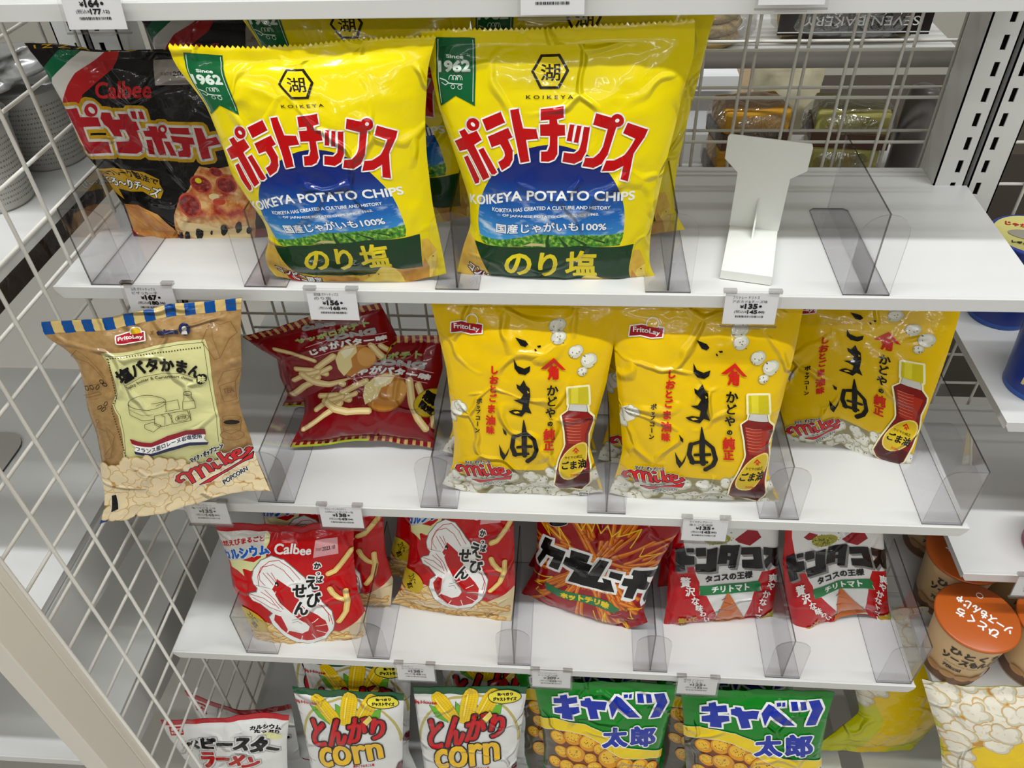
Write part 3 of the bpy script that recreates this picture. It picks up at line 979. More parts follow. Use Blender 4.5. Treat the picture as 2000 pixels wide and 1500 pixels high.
FILMS['chip_orange'] = film('chip_orange', (204, 140, 60), pattern=('noise', 5, [(0.35, (176, 106, 40)), (0.7, (222, 164, 84))]))
FILMS['pizza_crust'] = film('pizza_crust', (200, 140, 80), pattern=('noise', 9, [(0.3, (150, 74, 38)), (0.5, (206, 148, 88)), (0.7, (234, 206, 156))]))
FILMS['pizza_cheese'] = film('pizza_cheese', (200, 120, 60), pattern=('noise', 8, [(0.35, (170, 50, 30)), (0.5, (208, 124, 62)), (0.68, (236, 190, 120))]))
FILMS['salami'] = film('salami', (140, 34, 34), pattern=('noise', 22, [(0.35, (104, 18, 24)), (0.6, (160, 52, 44)), (0.75, (206, 120, 90))]))
FILMS['kraft_film'] = film('kraft_film', (178, 140, 88), 0.26, pattern=('noise', 16, [(0.3, (152, 116, 68)), (0.7, (172, 138, 88))]))

# ---------------------------------------------------------------- packet artwork: millimetres on the unrolled front of each packet
DESIGN = {}
DESIGN['koikeya'] = dict(W=185.6, H=229.4, base='yellow_film', teeth=52, back='yellow_film', art=[
 ('S',(((47.3,9),(75.9,9),(112.2,10.5),(121,21.3),(128.2,24.2),(137.4,20),(163.6,14.3),(168.6,46.4),(174.9,45.2),(181.2,30.1),(179.9,18.9),(171.6,-7.3),(139.8,-5.5),(93.7,-6.4),(52.8,-6.4),(28.2,-4.1)),((-2.2,26.6),(1.3,46.6),(8.6,43.1),(22.3,25.2),(32.6,12.6),(47.3,8.8),(47.2,-6.7),(17.5,-8.6),(2.5,0.1))),(('chip',0),),'r'),
 ('S',(((112.2,10.5),(121,21.3),(128.2,24.2),(135.7,21.1),(139.6,6.8),(141.5,-2.9),(112.2,-4.7),(95.9,2.4)),((172.6,24.7),(181.1,29.1),(177.8,13.8),(167,-2.4),(165.5,11.3))),(('chip_light',0),),'r'),
 ('S',(((138.2,19.5),(163.2,14),(167.9,25.9),(170.3,14),(166.9,0.3),(148.8,-2.3),(140.4,3.3)),((53,8.6),(75.9,8.8),(92.4,4.6),(89.1,-0.2),(56.9,0.2))),(('chip_dark',0),),'r'),
 ('S',(((11.6,52.1),(9.8,58.9),(9.7,66.6),(10.8,74.7),(13.9,83.7),(18.6,93),(23.7,101.7),(29.1,109.8),(34.5,116.9),(39.9,123),(45.5,128.2),(51.3,132.8),(57.2,136.8),(63.2,140),(69.3,142.5),(75.4,144.3),(81.6,145.3),(87.7,145.7),(93.7,145.4),(99.8,144.4),(105.7,142.6),(111.5,140.3),(117.1,137.3),(122.6,133.7),(127.8,129.6),(132.8,124.9),(137.4,119.7),(141.7,113.9),(145.5,107.7),(148.8,101.1),(151.5,94.2),(153.5,87.1),(154.9,79.9),(155.6,72.8),(155.7,65.6),(153.8,64.9),(85.5,60.8),(13.4,51.8)),),(('sky_disc',0),),'r'),
 ('S',(((11,50.6),(71.5,66.7),(156.1,66.4),(156.1,61.5),(153.9,54.8),(102.8,55.7),(72.3,53.6),(51.8,52.3),(31.2,49.2),(19.5,45.5),(14.5,46.9)),),(('field',0),),'r'),
 ('L','field_dark',((82.2,65.6),(81,59.5),(82.4,55.5)),1.92,4.35),
 ('L','field_dark',((92.9,64.1),(100.7,56.2)),0.87,3.48),
 ('L','field_dark',((105,64.4),(120,56.9)),0.7,2.44),
 ('L','field_dark',((121.1,64.4),(138,59.1)),0.52,1.74),
 ('S',(((56.8,53.9),(65.8,57.6),(77.1,57.3),(80.4,55.1)),),(('sand',0),),'r'),
 ('S',(((8.5,42.7),(20.7,45.4),(31.1,49.4),(67.2,53.5),(112.9,56.4),(168.2,52.6),(163.6,14.3),(137.4,20),(128.2,24.4),(121,21.3),(112.3,10.8),(94.8,8.8),(75.9,9),(47.3,9.9),(32.6,12.6),(22.3,25.2)),),(('banner_green',0),),'r'),
 ('T','の',((42.5,42.8),(67.1,46)),((46.6,19.1),(70.8,22)),(('gold_yellow',0.96),),'r'),
 ('T','り',((75.5,47.2),(92.5,48.7)),((79.1,20.5),(95.7,21.9)),(('gold_yellow',0.96),),'r'),
 ('T','塩',((101.8,50.2),(131,50.8)),((104.8,22.5),(133.1,23.7)),(('gold_yellow',0.96),),'r'),
 ('T','KOIKEYA POTATO CHIPS',((4.3,87.8),(45.4,103.3),(85.6,106.6),(124,106.6),(160.9,102.9)),((2.5,78),(43.9,94.7),(85.2,98.1),(124.4,98.5),(161.8,95.4)),(('white_ink',0.35),),'r'),
 ('T','KOIKEYA HAS CREATED A CULTURE AND HISTORY',((28,86.2),(84.9,93.3),(139.8,93.2)),((27.2,82.5),(84.7,90.2),(140,90.3)),(('white_ink',0.1),),'r'),
 ('T','OF JAPANESE POTATO CHIPS SINCE 1962.',((37.5,82.4),(129.7,87.3)),((37.1,79.5),(129.9,84.5)),(('white_ink',0.1),),'r'),
 ('T','国産じゃがいも100%',((30.1,71.3),(84.1,78.4),(137.1,78.5)),((29.9,62.7),(84.4,69.7),(138.1,71)),(('sky_edge',0.7),('white_ink',0.26)),'r'),
 ('E','badge_red',23,4.9,7.52,7.31,25),
 ('E','white_ink',23.5,5.1,2.37,2.32,28),
 ('T','コンビニ限定',((10.2,18.5),(26.2,15.9),(37.7,9.2),(52.1,6.8)),((9.3,10.1),(17.8,5.2),(31.5,1),(51.8,1)),(('maroon',1.22),('white_ink',0.26)),'r'),
 ('S',(((9.3,224.9),(36.6,223.9),(31.1,173.9),(16.7,180.1),(2.6,168.8),(3.9,193.4)),),(('green_ribbon',0),),'r'),
 ('L','pale_ink',((10.7,223.2),(7.9,210),(5.5,193.7),(4.1,172.2)),0.48,0.48),
 ('L','pale_ink',((34.9,222.4),(32.9,207),(29.9,177.3)),0.48,0.48),
 ('T','Since',((14.3,211.8),(26.4,211.8)),((14,209.4),(26,209.1)),(('pale_ink',0.18),),'r'),
 ('T','1962',((8.1,206.6),(30.3,207.6)),((6.6,198.4),(29.7,200.1)),(('pale_ink',0.59),),'r'),
 ('L','pale_ink',((13.2,192.4),(13.3,193.2),(13.6,194),(13.9,194.6),(14.2,195.2),(14.7,195.7),(15.1,196),(15.5,196.1),(15.9,196),(16.3,195.8),(16.5,195.4),(16.8,194.9),(16.9,194.2),(17,193.5),(16.9,192.7)),0.44,0.44),
 ('L','pale_ink',((15.8,192.6),(16,193.4),(16.2,194.2),(16.5,194.9),(16.9,195.4),(17.3,195.9),(17.7,196.2),(18.1,196.3),(18.5,196.2),(18.9,196),(19.2,195.6),(19.4,195.1),(19.5,194.4),(19.6,193.7),(19.6,192.9)),0.44,0.44),
 ('L','pale_ink',((18.5,192.8),(18.6,193.6),(18.9,194.4),(19.2,195.1),(19.5,195.6),(19.9,196.1),(20.3,196.3),(20.7,196.4),(21.1,196.4),(21.5,196.2),(21.8,195.8),(22,195.2),(22.2,194.6),(22.2,193.9),(22.2,193.1)),0.44,0.44),
 ('L','pale_ink',((19.8,192.9),(20,193.7),(20.2,194.5),(20.5,195.1),(20.8,195.7),(21.2,196.1),(21.6,196.4),(22.1,196.5),(22.4,196.5),(22.8,196.2),(23.1,195.9),(23.3,195.3),(23.5,194.7),(23.5,194),(23.5,193.2)),0.44,0.44),
 ('L','pale_ink',((6.8,193.1),(10.6,191.8),(13,189.6),(23,189.9)),0.89,0.89),
 ('L','pale_ink',((17.1,187.3),(16.9,186.7),(16.4,186.1),(15.8,185.7),(15.1,185.6),(14.5,185.9),(14.2,186.4),(14.1,187),(14.4,187.7),(14.9,188.3),(15.5,188.6),(16.2,188.7),(16.7,188.5),(17.1,188),(17.1,187.3)),0.44,0.44),
 ('L','pale_ink',((22.6,187.5),(22.4,186.8),(21.9,186.2),(21.2,185.8),(20.5,185.7),(19.9,186),(19.5,186.5),(19.4,187.2),(19.6,187.9),(20.2,188.6),(20.8,188.9),(21.6,189),(22.2,188.7),(22.6,188.2),(22.6,187.5)),0.44,0.44),
 ('L','pale_ink',((7.6,189.7),(10,187.9),(12.3,189.6)),0.59,0.59),
 ('S',(((80.6,212.4),(93.8,212.2),(99.9,200.8),(93.7,188.7),(79.8,188.8),(73.3,201.3)),),(('dark_brown_ink',0),),'r'),
 ('S',(((81.7,210.7),(92.4,210.5),(97.7,200.9),(92.2,190.6),(81.1,190.7),(75.4,201.2)),),(('yellow_film',0),),'r'),
 ('T','湖',((80.2,206),(93.4,205.8)),((80.2,194.7),(93.6,194.4)),(('dark_brown_ink',0.22),),'r'),
 ('T','K O I K E Y A',((69.9,184.2),(104.1,183.7)),((69.9,181.6),(104.3,181.2)),(('dark_brown_ink',0.07),),'r'),
 ('S',(((6.2,139.2),(14.5,145),(13.2,149.9),(19,153.4),(20.8,149.2),(23.4,150.6),(28.9,153.7),(31.6,146.6),(23.9,141),(31.8,115),(24.6,109.7),(16.3,135.2),(8,130.6)),((10.6,126.1),(15.2,129.3),(21,109.6),(19.4,105.7),(15,102.8),(12.7,113.6)),((26.7,137.3),(31.8,140.4),(36.1,129.7),(39.8,120.4),(36.8,118.1),(34.3,117.9),(32.7,120.7)),((35.3,164),(50.5,171),(53,162.7),(37.3,155.1)),((37.3,150.5),(54.8,158.6),(57.1,151),(53.2,149.1),(55.9,140.1),(54.8,132.5),(51.6,127.2),(44.1,122.4),(42.2,129.4),(47.1,132.7),(48.8,135.6),(48.8,138.6),(46.3,144.6),(38.9,141.7)),((57.8,172.9),(64.2,174.1),(66.4,158.6),(76.6,158.2),(77.6,150.4),(67.8,149.5),(68.8,131.7),(61.1,130.1)),((80.7,173.9),(97.6,175.9),(97.8,167.3),(92.7,166),(93.3,162),(98.7,161.9),(98.8,153.4),(92.8,153),(92.3,138.6),(89.5,134.1),(84.7,132.1),(78.5,132.2),(79.1,140.2),(84.2,140.5),(86.2,144.9),(86.9,153),(79.3,152.9),(79.8,162),(86.9,162.4),(87,165.6),(80.4,165)),((32.4,159.5),(31.8,157.8),(30.7,156.1),(29.2,154.7),(27.4,153.6),(25.6,152.9),(23.9,152.8),(22.5,153.3),(21.6,154.3),(21.1,155.7),(21.3,157.4),(22,159.2),(23.2,160.9),(24.6,162.4),(26.3,163.4),(28.1,164),(29.7,164),(31,163.5),(32,162.5),(32.5,161.2)),((102.5,162.3),(105.9,161.7),(103.8,148.6),(99.8,149.2)),((108,161.2),(111.4,160.6),(109,147.3),(105.3,147.9)),((113.2,160.1),(117.8,159.3),(115.4,140.2),(111.8,133.5),(105.9,130.6),(96.3,132.4),(97.6,140),(105.8,139),(109.6,141.8),(111.4,148)),((121.8,170),(133.4,166.3),(137,160.9),(137.9,158.3),(133,137.1),(128.8,130),(122,126.7),(112.9,128.5),(114.9,135.3),(121.5,135.1),(126.1,138.9),(128.6,143.6),(131.4,157.3),(120,161.5)),((146.3,161.2),(163,153.3),(161.3,147.7),(154.2,135.5),(153.1,112.8),(146.1,115.8),(147.1,126.7),(139.4,123.5),(129.3,123.8),(132.2,132.3),(138.9,131.9),(146.8,135.5),(150.9,141.3),(153.8,147.5),(143.5,153.2)),((143.2,163.1),(143.2,161.6),(142.6,160.2),(141.5,159.1),(140.2,158.5),(138.6,158.4),(137,158.7),(135.5,159.6),(134.3,160.8),(133.4,162.2),(133.1,163.8),(133.2,165.4),(133.8,166.8),(134.8,167.8),(136.1,168.4),(137.6,168.6),(139.2,168.2),(140.7,167.4),(141.9,166.2),(142.8,164.7))),(('white_ink',1.22),('title_red',0)),'r'),
 ('E','white_ink',26.9,158.5,1.75,1.75,13),
 ('E','white_ink',138.1,163.5,1.6,1.51,-4),
])
DESIGN['pizza'] = dict(W=176.0, H=185.0, base='black_film', seal='maroon_film', topseal='black_film', art=[
 ('S',(((25.6,179.7),(43.5,181.7),(23,166.3),(3.6,154.1),(-4.7,142.9),(-6.7,157.9),(0.4,162.5)),),(('flag_green',0),),'r'),
 ('S',(((43.6,181.5),(63.6,183.6),(45.5,170.6),(28.7,160),(16,148.8),(0.7,131.5),(-4.1,128.6),(-6.1,141.1),(3.6,154.1),(23,166.3)),),(('grey_white',0),),'r'),
 ('S',(((63.6,183.6),(75.6,184.4),(64.5,169.8),(33.6,146.3),(25.5,140.8),(19.6,130.8),(-0.6,131.3),(16,148.8),(28.7,160),(45.5,170.6)),),(('flag_red',0),),'r'),
 ('T','P I Z Z A   P O T A T O',((-5.1,182.5),(65.9,187.2),(152.7,187.5)),((-7.3,179.4),(64.5,183.8),(152.2,184.4)),(('gold_ink',0.1),),'r'),
 ('S',(((98.1,175.7),(137.7,176.6),(135.1,155.4),(94.3,154.9)),),(('date_grey',0),),'r'),
 ('T','賞味期限',((101.5,165.6),(111,165.9)),((100.7,163),(110.1,163)),(('black_ink',0),),'r'),
 ('T','2023.10',((112,166.1),(135.6,166.6)),((111,162.6),(134.6,162.9)),(('black_ink',0.15),),'r'),
 ('T','Calbee',((43.6,154.4),(68,158.2),(92.1,158.8)),((37.6,139.9),(62.7,143.5),(87.3,144.2)),(('calbee_red',0.5),),'r'),
 ('S',(((-0.2,126.3),(13.9,128.8),(14.1,121),(32.2,122.5),(32.4,114.7),(13.6,112.4),(13.1,99.3),(34.9,101.7),(34.2,91.6),(6.5,87.6),(4.4,99.4)),((34.6,129.2),(33.5,127.2),(31.9,125.3),(29.9,123.7),(27.6,122.6),(25.3,122),(23.2,122.1),(21.6,122.8),(20.6,124),(20.4,125.6),(20.8,127.5),(22,129.4),(23.8,131.2),(25.9,132.7),(28.2,133.9),(30.5,134.5),(32.4,134.5),(33.9,133.9),(34.8,132.7),(35.1,131.1)),((37.6,127.9),(46.1,128.9),(46.3,122.9),(53.3,123.9),(52.3,128.7),(61.3,129.7),(63.8,123.3),(67.1,123.3),(68.4,116.1),(65.5,115.3),(67.2,102),(65.3,97),(59.3,94.1),(41.5,92.7),(42.4,102.8),(55.1,104.9),(56.9,108),(55,115.1),(49.6,114.7),(50.5,108.3),(42.3,107.9),(39.1,115),(36.2,116.7),(34.3,122)),((64.3,132.2),(69.1,132.3),(68.7,125.1),(64.6,126)),((71.3,132.3),(75.5,132),(75.7,125.2),(71.4,125.5)),((76.8,119.4),(84.9,119.4),(85.4,114.3),(91.4,113.1),(92.5,108.7),(87.3,108.7),(87.4,93.2),(80.8,93.3),(77.8,109.5),(72,110.2),(71.1,115),(77.6,115.7)),((71.9,107.2),(77.5,107.2),(76.7,93.7),(71,94.1)),((88.1,106.1),(93.6,105.7),(97,92.4),(91.4,92.7)),((94.1,116.7),(93.6,115.4),(92.7,114.2),(91.6,113.2),(90.2,112.6),(88.8,112.4),(87.6,112.6),(86.5,113.2),(85.8,114.2),(85.5,115.4),(85.6,116.7),(86.2,118),(87.1,119.2),(88.2,120.1),(89.6,120.7),(90.9,120.9),(92.2,120.7),(93.2,120.1),(93.9,119.2),(94.3,118)),((95.6,118.6),(113.2,117.9),(113.4,111.6),(96.9,113.1)),((95.7,111.3),(115.4,109),(115.9,102.5),(111.6,103.1),(110.7,94),(108.5,91.3),(98.7,91.6),(98.8,96.2),(104.1,98),(104,104),(96.5,105.3)),((117.9,117.8),(124.5,117.1),(126.6,107),(135.5,108.7),(138.2,101.7),(127.1,100.1),(127.6,89.3),(119.5,88.5))),(('gold_ink',5.62),('grey_white',2.41),('title_red_dark',0)),'r'),
 ('E','grey_white',28.3,128.1,3.03,2.82,8),
 ('E','grey_white',90,116.7,1.9,1.94,0),
 ('S',(((19.2,107.6),(35.6,109.8),(34.8,107.5),(18.2,105.4)),),(('gold_ink',1.61),('black_ink',0)),'r'),
 ('S',(((2.5,71.2),(26.3,75.9),(42.1,76.1),(57,76),(69,68.8),(66.5,63.6),(67.4,56.7),(60.8,48.6),(54,48),(43.1,53.5),(27.5,51.3),(13.2,52.7),(11.7,41.6),(2,48.8),(3.7,60.2)),),(('gold_ink',0),),'r'),
 ('T','ソフトフレーク製法で',((-16.3,64.1),(25.7,74.1),(45.2,75.7),(68.4,68.4)),((-0.2,66),(20,67.2),(39.8,68),(63.1,63)),(('black_ink',0.32),),'r'),
 ('T','とろ〜りチーズ',((2.4,65.2),(27.4,64.8),(46.2,64.6),(66.4,58.4)),((2,58.6),(21.6,54.3),(40.4,55.2),(57.2,48.7)),(('black_ink',1.04),('white_ink',0.32)),'r'),
 ('S',(((6.9,36.2),(26.5,37.3),(47.7,29.8),(59.7,15.1),(60.1,-1.1),(36.1,-4.7),(10.2,-2.6),(2.4,8.4)),),(('chip_orange',0),),'r'),
 ('L','chip_line',((8,32.7),(26.5,26.4),(40.6,13.7),(51.9,-1.2)),0.5,0.5),
 ('L','chip_line',((4.7,28),(18.4,16.6),(29.5,3.2)),0.5,0.5),
 ('L','chip_line',((8.1,34.8),(36,31.9),(53,14.7)),0.5,0.5),
 ('S',(((114.8,82.1),(128,78.4),(142.8,80.4),(164,69.9),(160.2,-4.4),(125.9,-4.2),(92.1,-2.7),(72.7,-0.4),(60,7.6),(67.2,30),(77.7,43.9),(95.8,59.2),(106.9,74.1)),),(('pizza_crust',0),),'r'),
 ('S',(((114.7,79),(127.1,75.3),(163.4,65.9),(162.2,21.6),(131,16.5),(99.7,25.2),(74.1,30.1),(80.1,43.9),(96.1,57.1)),),(('pizza_cheese',0),),'r'),
 ('S',(((68.1,27.7),(76.4,22.9),(97.7,18.9),(122.1,10.6),(155.8,16),(154.3,-0.2),(120.1,-1),(86.9,1.7),(67.7,6.5)),),(('cheese_pale',0),),'r'),
 ('E','salami_rim',90,41.1,11.7,14.34,-23),
 ('E','salami',90,41.1,9.86,12.06,-23),
 ('E','salami_rim',109.4,63.4,10.3,9.37,-24),
 ('E','salami',109.4,63.4,8.59,7.93,-25),
 ('E','salami_rim',134.1,61.2,10.42,8.86,-26),
 ('E','salami',134.1,61.2,8.72,7.38,-25),
 ('E','salami_rim',128.1,75.3,6.22,4.6,-28),
 ('E','salami',128.1,75.3,5.19,3.88,-28),
 ('E','gold_yellow',108.3,67.5,3.1,2.75,-2),
 ('E','cheese_pale',119.3,50.1,5.4,3.37,-2),
 ('E','salami_rim',123.6,44.4,6.71,3.98,-3),
 ('E','black_ink',65.2,4.3,2.04,4.83,-11),
 ('E','black_ink',73.3,4.7,3.35,6.13,-10),
 ('E','black_ink',88.9,7.2,4.69,6.76,-11),
 ('E','black_ink',103.8,7,1.53,2.56,-11),
 ('E','black_ink',120.8,10.7,4.31,7.71,-22),
 ('E','black_ink',140.2,13.1,4.12,8.23,-23),
 ('E','black_ink',152.9,8.9,3.47,4.51,-12),
])
DESIGN['camembert'] = dict(W=162.4, H=225.1, base='kraft_film', seal='seal_cream', back='kraft_film', art=[
 ('S',(((0,213.1),(8.4,213.1),(7.3,225.1),(-1.3,225.1)),),(('seal_blue',0),),'r'),
 ('S',(((17,213.1),(25.5,213.1),(24.4,225.1),(15.7,225.1)),),(('seal_blue',0),),'r'),
 ('S',(((33.3,213.1),(41.7,213.1),(40.6,225.1),(32,225.1)),),(('seal_blue',0),),'r'),
 ('S',(((50.3,213.1),(58.8,213.1),(57.6,225.1),(49,225.1)),),(('seal_blue',0),),'r'),
 ('S',(((66.6,213.1),(75,213.1),(73.9,225.1),(65.3,225.1)),),(('seal_blue',0),),'r'),
 ('S',(((83.6,213.1),(92.1,213.1),(90.9,225.1),(82.3,225.1)),),(('seal_blue',0),),'r'),
 ('S',(((100.7,213.1),(109.1,213.1),(108,225.1),(99.4,225.1)),),(('seal_blue',0),),'r'),
 ('S',(((116.9,213.1),(125.3,213.1),(124.2,225.1),(115.6,225.1)),),(('seal_blue',0),),'r'),
 ('S',(((133.1,213.1),(141.6,213.1),(140.4,225.1),(131.8,225.1)),),(('seal_blue',0),),'r'),
 ('S',(((150.2,213.1),(158.6,213.1),(157.5,225.1),(148.9,225.1)),),(('seal_blue',0),),'r'),
 ('S',(((0,0),(8.4,0),(8.4,11.7),(0,11.7)),),(('seal_blue',0),),'r'),
 ('S',(((17,0),(25.5,0),(25.5,11.7),(17,11.7)),),(('seal_blue',0),),'r'),
 ('S',(((33.3,0),(41.7,0),(41.7,11.7),(33.3,11.7)),),(('seal_blue',0),),'r'),
 ('S',(((50.3,0),(58.8,0),(58.8,11.7),(50.3,11.7)),),(('seal_blue',0),),'r'),
 ('S',(((66.6,0),(75,0),(75,11.7),(66.6,11.7)),),(('seal_blue',0),),'r'),
 ('S',(((83.6,0),(92.1,0),(92.1,11.7),(83.6,11.7)),),(('seal_blue',0),),'r'),
 ('S',(((100.7,0),(109.1,0),(109.1,11.7),(100.7,11.7)),),(('seal_blue',0),),'r'),
 ('S',(((116.9,0),(125.3,0),(125.3,11.7),(116.9,11.7)),),(('seal_blue',0),),'r'),
 ('S',(((133.1,0),(141.6,0),(141.6,11.7),(133.1,11.7)),),(('seal_blue',0),),'r'),
 ('S',(((150.2,0),(158.6,0),(158.6,11.7),(150.2,11.7)),),(('seal_blue',0),),'r'),
 ('S',(((31.6,189),(82.7,189.3),(130.7,188),(133,176.7),(135.1,148.1),(140.5,122.2),(141.6,98.9),(136.2,70.8),(120.1,39),(26.7,68.2),(33.1,91.8),(35.9,126.6),(31.5,138),(36.4,150.6),(34.9,166.3)),),(('label_cream',0),),'r'),
 ('L','brown_ink',((33,185.3),(81.6,186.4),(128.7,185),(131.6,148.8),(137.8,122.9),(139,99.6),(133.2,71.8)),0.53,0.53),
 ('L','brown_ink',((33,185.3),(37.2,148.7),(33.7,137),(38.3,126.4),(35.1,91.6),(30.4,74.8)),0.53,0.53),
 ('E','brown_ink',34.4,183,0.7,0.77,-2),
 ('E','brown_ink',37.3,183.2,0.67,0.74,-2),
 ('E','brown_ink',40.2,183.4,0.67,0.74,-2),
 ('E','brown_ink',43,183.7,0.67,0.77,-2),
 ('E','brown_ink',45.8,183.9,0.67,0.73,-2),
 ('E','brown_ink',48.6,184.1,0.67,0.73,-2),
 ('E','brown_ink',51.4,184.3,0.67,0.73,-2),
 ('E','brown_ink',54.2,184.5,0.67,0.72,-5),
 ('E','brown_ink',57,184.6,0.68,0.72,-7),
 ('E','brown_ink',59.8,184.6,0.68,0.72,-10),
 ('E','brown_ink',62.5,184.4,0.68,0.68,-10),
 ('E','brown_ink',65.3,184.3,0.69,0.71,-12),
 ('E','brown_ink',68.1,184,0.69,0.68,-12),
 ('E','brown_ink',70.8,183.8,0.69,0.68,-12),
 ('E','brown_ink',73.6,183.6,0.69,0.67,-12),
 ('E','brown_ink',76.4,183.3,0.69,0.67,-12),
 ('E','brown_ink',79.1,183.1,0.72,0.67,-12),
 ('E','brown_ink',81.9,182.9,0.69,0.69,-15),
 ('E','brown_ink',84.7,182.6,0.69,0.67,-12),
 ('E','brown_ink',87.5,182.4,0.69,0.69,-15),
 ('E','brown_ink',90.2,182.1,0.72,0.69,-12),
 ('E','brown_ink',93,181.8,0.72,0.66,-12),
 ('E','brown_ink',95.8,181.5,0.72,0.65,-12),
 ('E','brown_ink',98.6,181.3,0.72,0.68,-14),
 ('E','brown_ink',101.4,181,0.69,0.68,-12),
 ('E','brown_ink',104.1,180.8,0.71,0.68,-9),
 ('E','brown_ink',106.9,180.7,0.68,0.71,-10),
 ('E','brown_ink',109.6,180.6,0.68,0.71,-7),
 ('E','brown_ink',112.3,180.6,0.68,0.71,-10),
 ('E','brown_ink',115,180.5,0.68,0.71,-7),
 ('E','brown_ink',117.7,180.5,0.68,0.7,-10),
 ('E','brown_ink',120.4,180.5,0.68,0.73,-10),
 ('E','brown_ink',123.1,180.5,0.68,0.73,-7),
 ('E','brown_ink',125.7,180.5,0.68,0.73,-7),
 ('E','brown_ink',35.3,182.6,0.67,0.76,-2),
 ('E','brown_ink',34.8,180.1,0.7,0.72,-2),
 ('E','brown_ink',34.4,177.6,0.7,0.7,0),
 ('E','brown_ink',34.2,175.2,0.73,0.69,-2),
 ('E','brown_ink',34.1,172.8,0.73,0.72,-2),
 ('E','brown_ink',34.2,170.3,0.73,0.69,-2),
 ('E','brown_ink',34.2,167.9,0.76,0.71,-2),
 ('E','brown_ink',34.3,165.4,0.76,0.68,-2),
 ('E','brown_ink',34.4,162.9,0.76,0.68,0),
 ('E','brown_ink',34.6,160.4,0.73,0.68,0),
 ('E','brown_ink',34.7,157.9,0.76,0.71,0),
 ('E','brown_ink',35,155.4,0.76,0.71,-2),
 ('E','brown_ink',35.3,152.9,0.76,0.73,-2),
 ('E','brown_ink',35.7,150.3,0.76,0.73,-2),
 ('E','brown_ink',36.1,147.7,0.76,0.73,-2),
 ('E','brown_ink',36.6,145.1,0.76,0.73,-4),
 ('E','brown_ink',35,142.5,0.76,0.73,-2),
 ('E','brown_ink',33.4,139.9,0.76,0.73,-2),
 ('E','brown_ink',31.7,137.3,0.79,0.73,-2),
 ('E','brown_ink',30.7,134.7,0.76,0.77,-2),
 ('E','brown_ink',31.2,132,0.76,0.78,-2),
 ('E','brown_ink',31.5,129.3,0.79,0.79,-2),
 ('E','brown_ink',31.7,126.6,0.79,0.79,-2),
 ('E','brown_ink',31.8,123.8,0.79,0.77,-2),
 ('E','brown_ink',31.8,121.1,0.79,0.8,-2),
 ('E','brown_ink',31.7,118.4,0.82,0.8,-2),
 ('E','brown_ink',31.7,115.6,0.82,0.8,-2),
 ('E','brown_ink',31.7,112.9,0.82,0.79,-2),
 ('E','brown_ink',31.8,110.1,0.82,0.79,-2),
 ('E','brown_ink',32,107.3,0.82,0.78,-2),
 ('E','brown_ink',32.3,104.5,0.82,0.78,-2),
 ('E','brown_ink',32.6,101.7,0.82,0.81,-4),
 ('E','brown_ink',32.9,98.9,0.82,0.81,-4),
 ('E','brown_ink',33.2,96,0.82,0.81,-4),
 ('E','brown_ink',33.5,93.1,0.82,0.81,-4),
 ('E','brown_ink',33.8,90.2,0.79,0.84,-4),
 ('E','brown_ink',33.9,87.2,0.82,0.84,-4),
 ('E','brown_ink',34.1,84.2,0.79,0.88,-4),
 ('E','brown_ink',34.2,81.1,0.79,0.91,-6),
 ('E','brown_ink',34.2,77.9,0.79,0.93,-6),
 ('T','塩バタかまん',((37.4,169.7),(59.1,178.5),(77.5,178.6),(95.3,174.7),(112.8,168.6),(127.2,158.8)),((44.7,159),(58.8,164.9),(75.6,166.7),(94.1,162.8),(110.3,155.9),(122.9,148.9)),(('black_ink',0.71),),'r'),
 ('E','black_ink',126,147.5,5.08,5.81,-10),
 ('T','味',((122.3,152.1),(129.1,150.3)),((122.7,144.3),(129.6,142.9)),(('label_cream',0.36),),'r'),
 ('L','brown_ink',((46.3,157.2),(63.9,164),(84.6,162.6),(103.1,158),(119.3,150)),0.45,0.45),
 ('T','Salty butter & Camembert cheese',((47.2,156.3),(65.5,161.6),(84.4,160.5),(103,155.8),(117.6,149.2)),((50,153.1),(66,158),(84.1,157),(102.9,152.6),(117.4,145.8)),(('brown_ink',0.09),),'r'),
 ('L','brown_ink',((89.8,132.7),(89.2,130.8),(87.1,129.5),(83.8,128.7),(79.5,128.4),(74.6,128.7),(69.2,129.5),(64,130.8),(59.1,132.3),(54.9,133.9),(51.8,135.6),(49.8,137.4),(49.1,139.4),(49.8,141.3),(51.7,143),(54.7,144.5),(58.8,145.3),(63.6,145.4),(68.9,144.7),(74.2,143.4),(79.1,141.7),(83.5,139.6),(86.9,137.2),(89.1,134.9),(89.8,132.7)),0.53,0.53),
 ('L','brown_ink',((49.1,138.9),(49.7,127.2),(61.8,120.2),(75.7,118.1)),0.53,0.53),
 ('L','brown_ink',((89.8,130.5),(89.3,122.4)),0.53,0.53),
 ('L','brown_ink',((74.2,134.8),(88.9,133.3),(79,131.2)),0.53,0.53),
 ('L','brown_ink',((49.1,133.3),(63.1,125.3),(74.9,123.4)),0.36,0.36),
 ('L','brown_ink',((75.5,121.5),(82.5,120.9),(86.9,117.3),(84.6,108.2),(78.5,108.9),(74,113.2),(75.5,121.5)),0.53,0.53),
 ('L','brown_ink',((83.5,120.7),(89.6,120.4),(94.3,116.5),(92.9,107.9),(85.7,108.2)),0.53,0.53),
 ('L','brown_ink',((91.5,119.8),(112.2,116.9),(113.5,105.1),(94.9,107.2),(91.5,119.8)),0.53,0.53),
 ('L','brown_ink',((114.1,116.3),(113.5,105.1)),0.53,0.53),
 ('L','brown_ink',((63.7,115.8),(72.1,116),(80.8,109.7),(70.9,105.7),(62.7,112.2),(63.7,115.8)),0.53,0.53),
 ('L','brown_ink',((87.9,132.6),(102.7,131),(104.5,120.6),(88,122.8)),0.53,0.53),
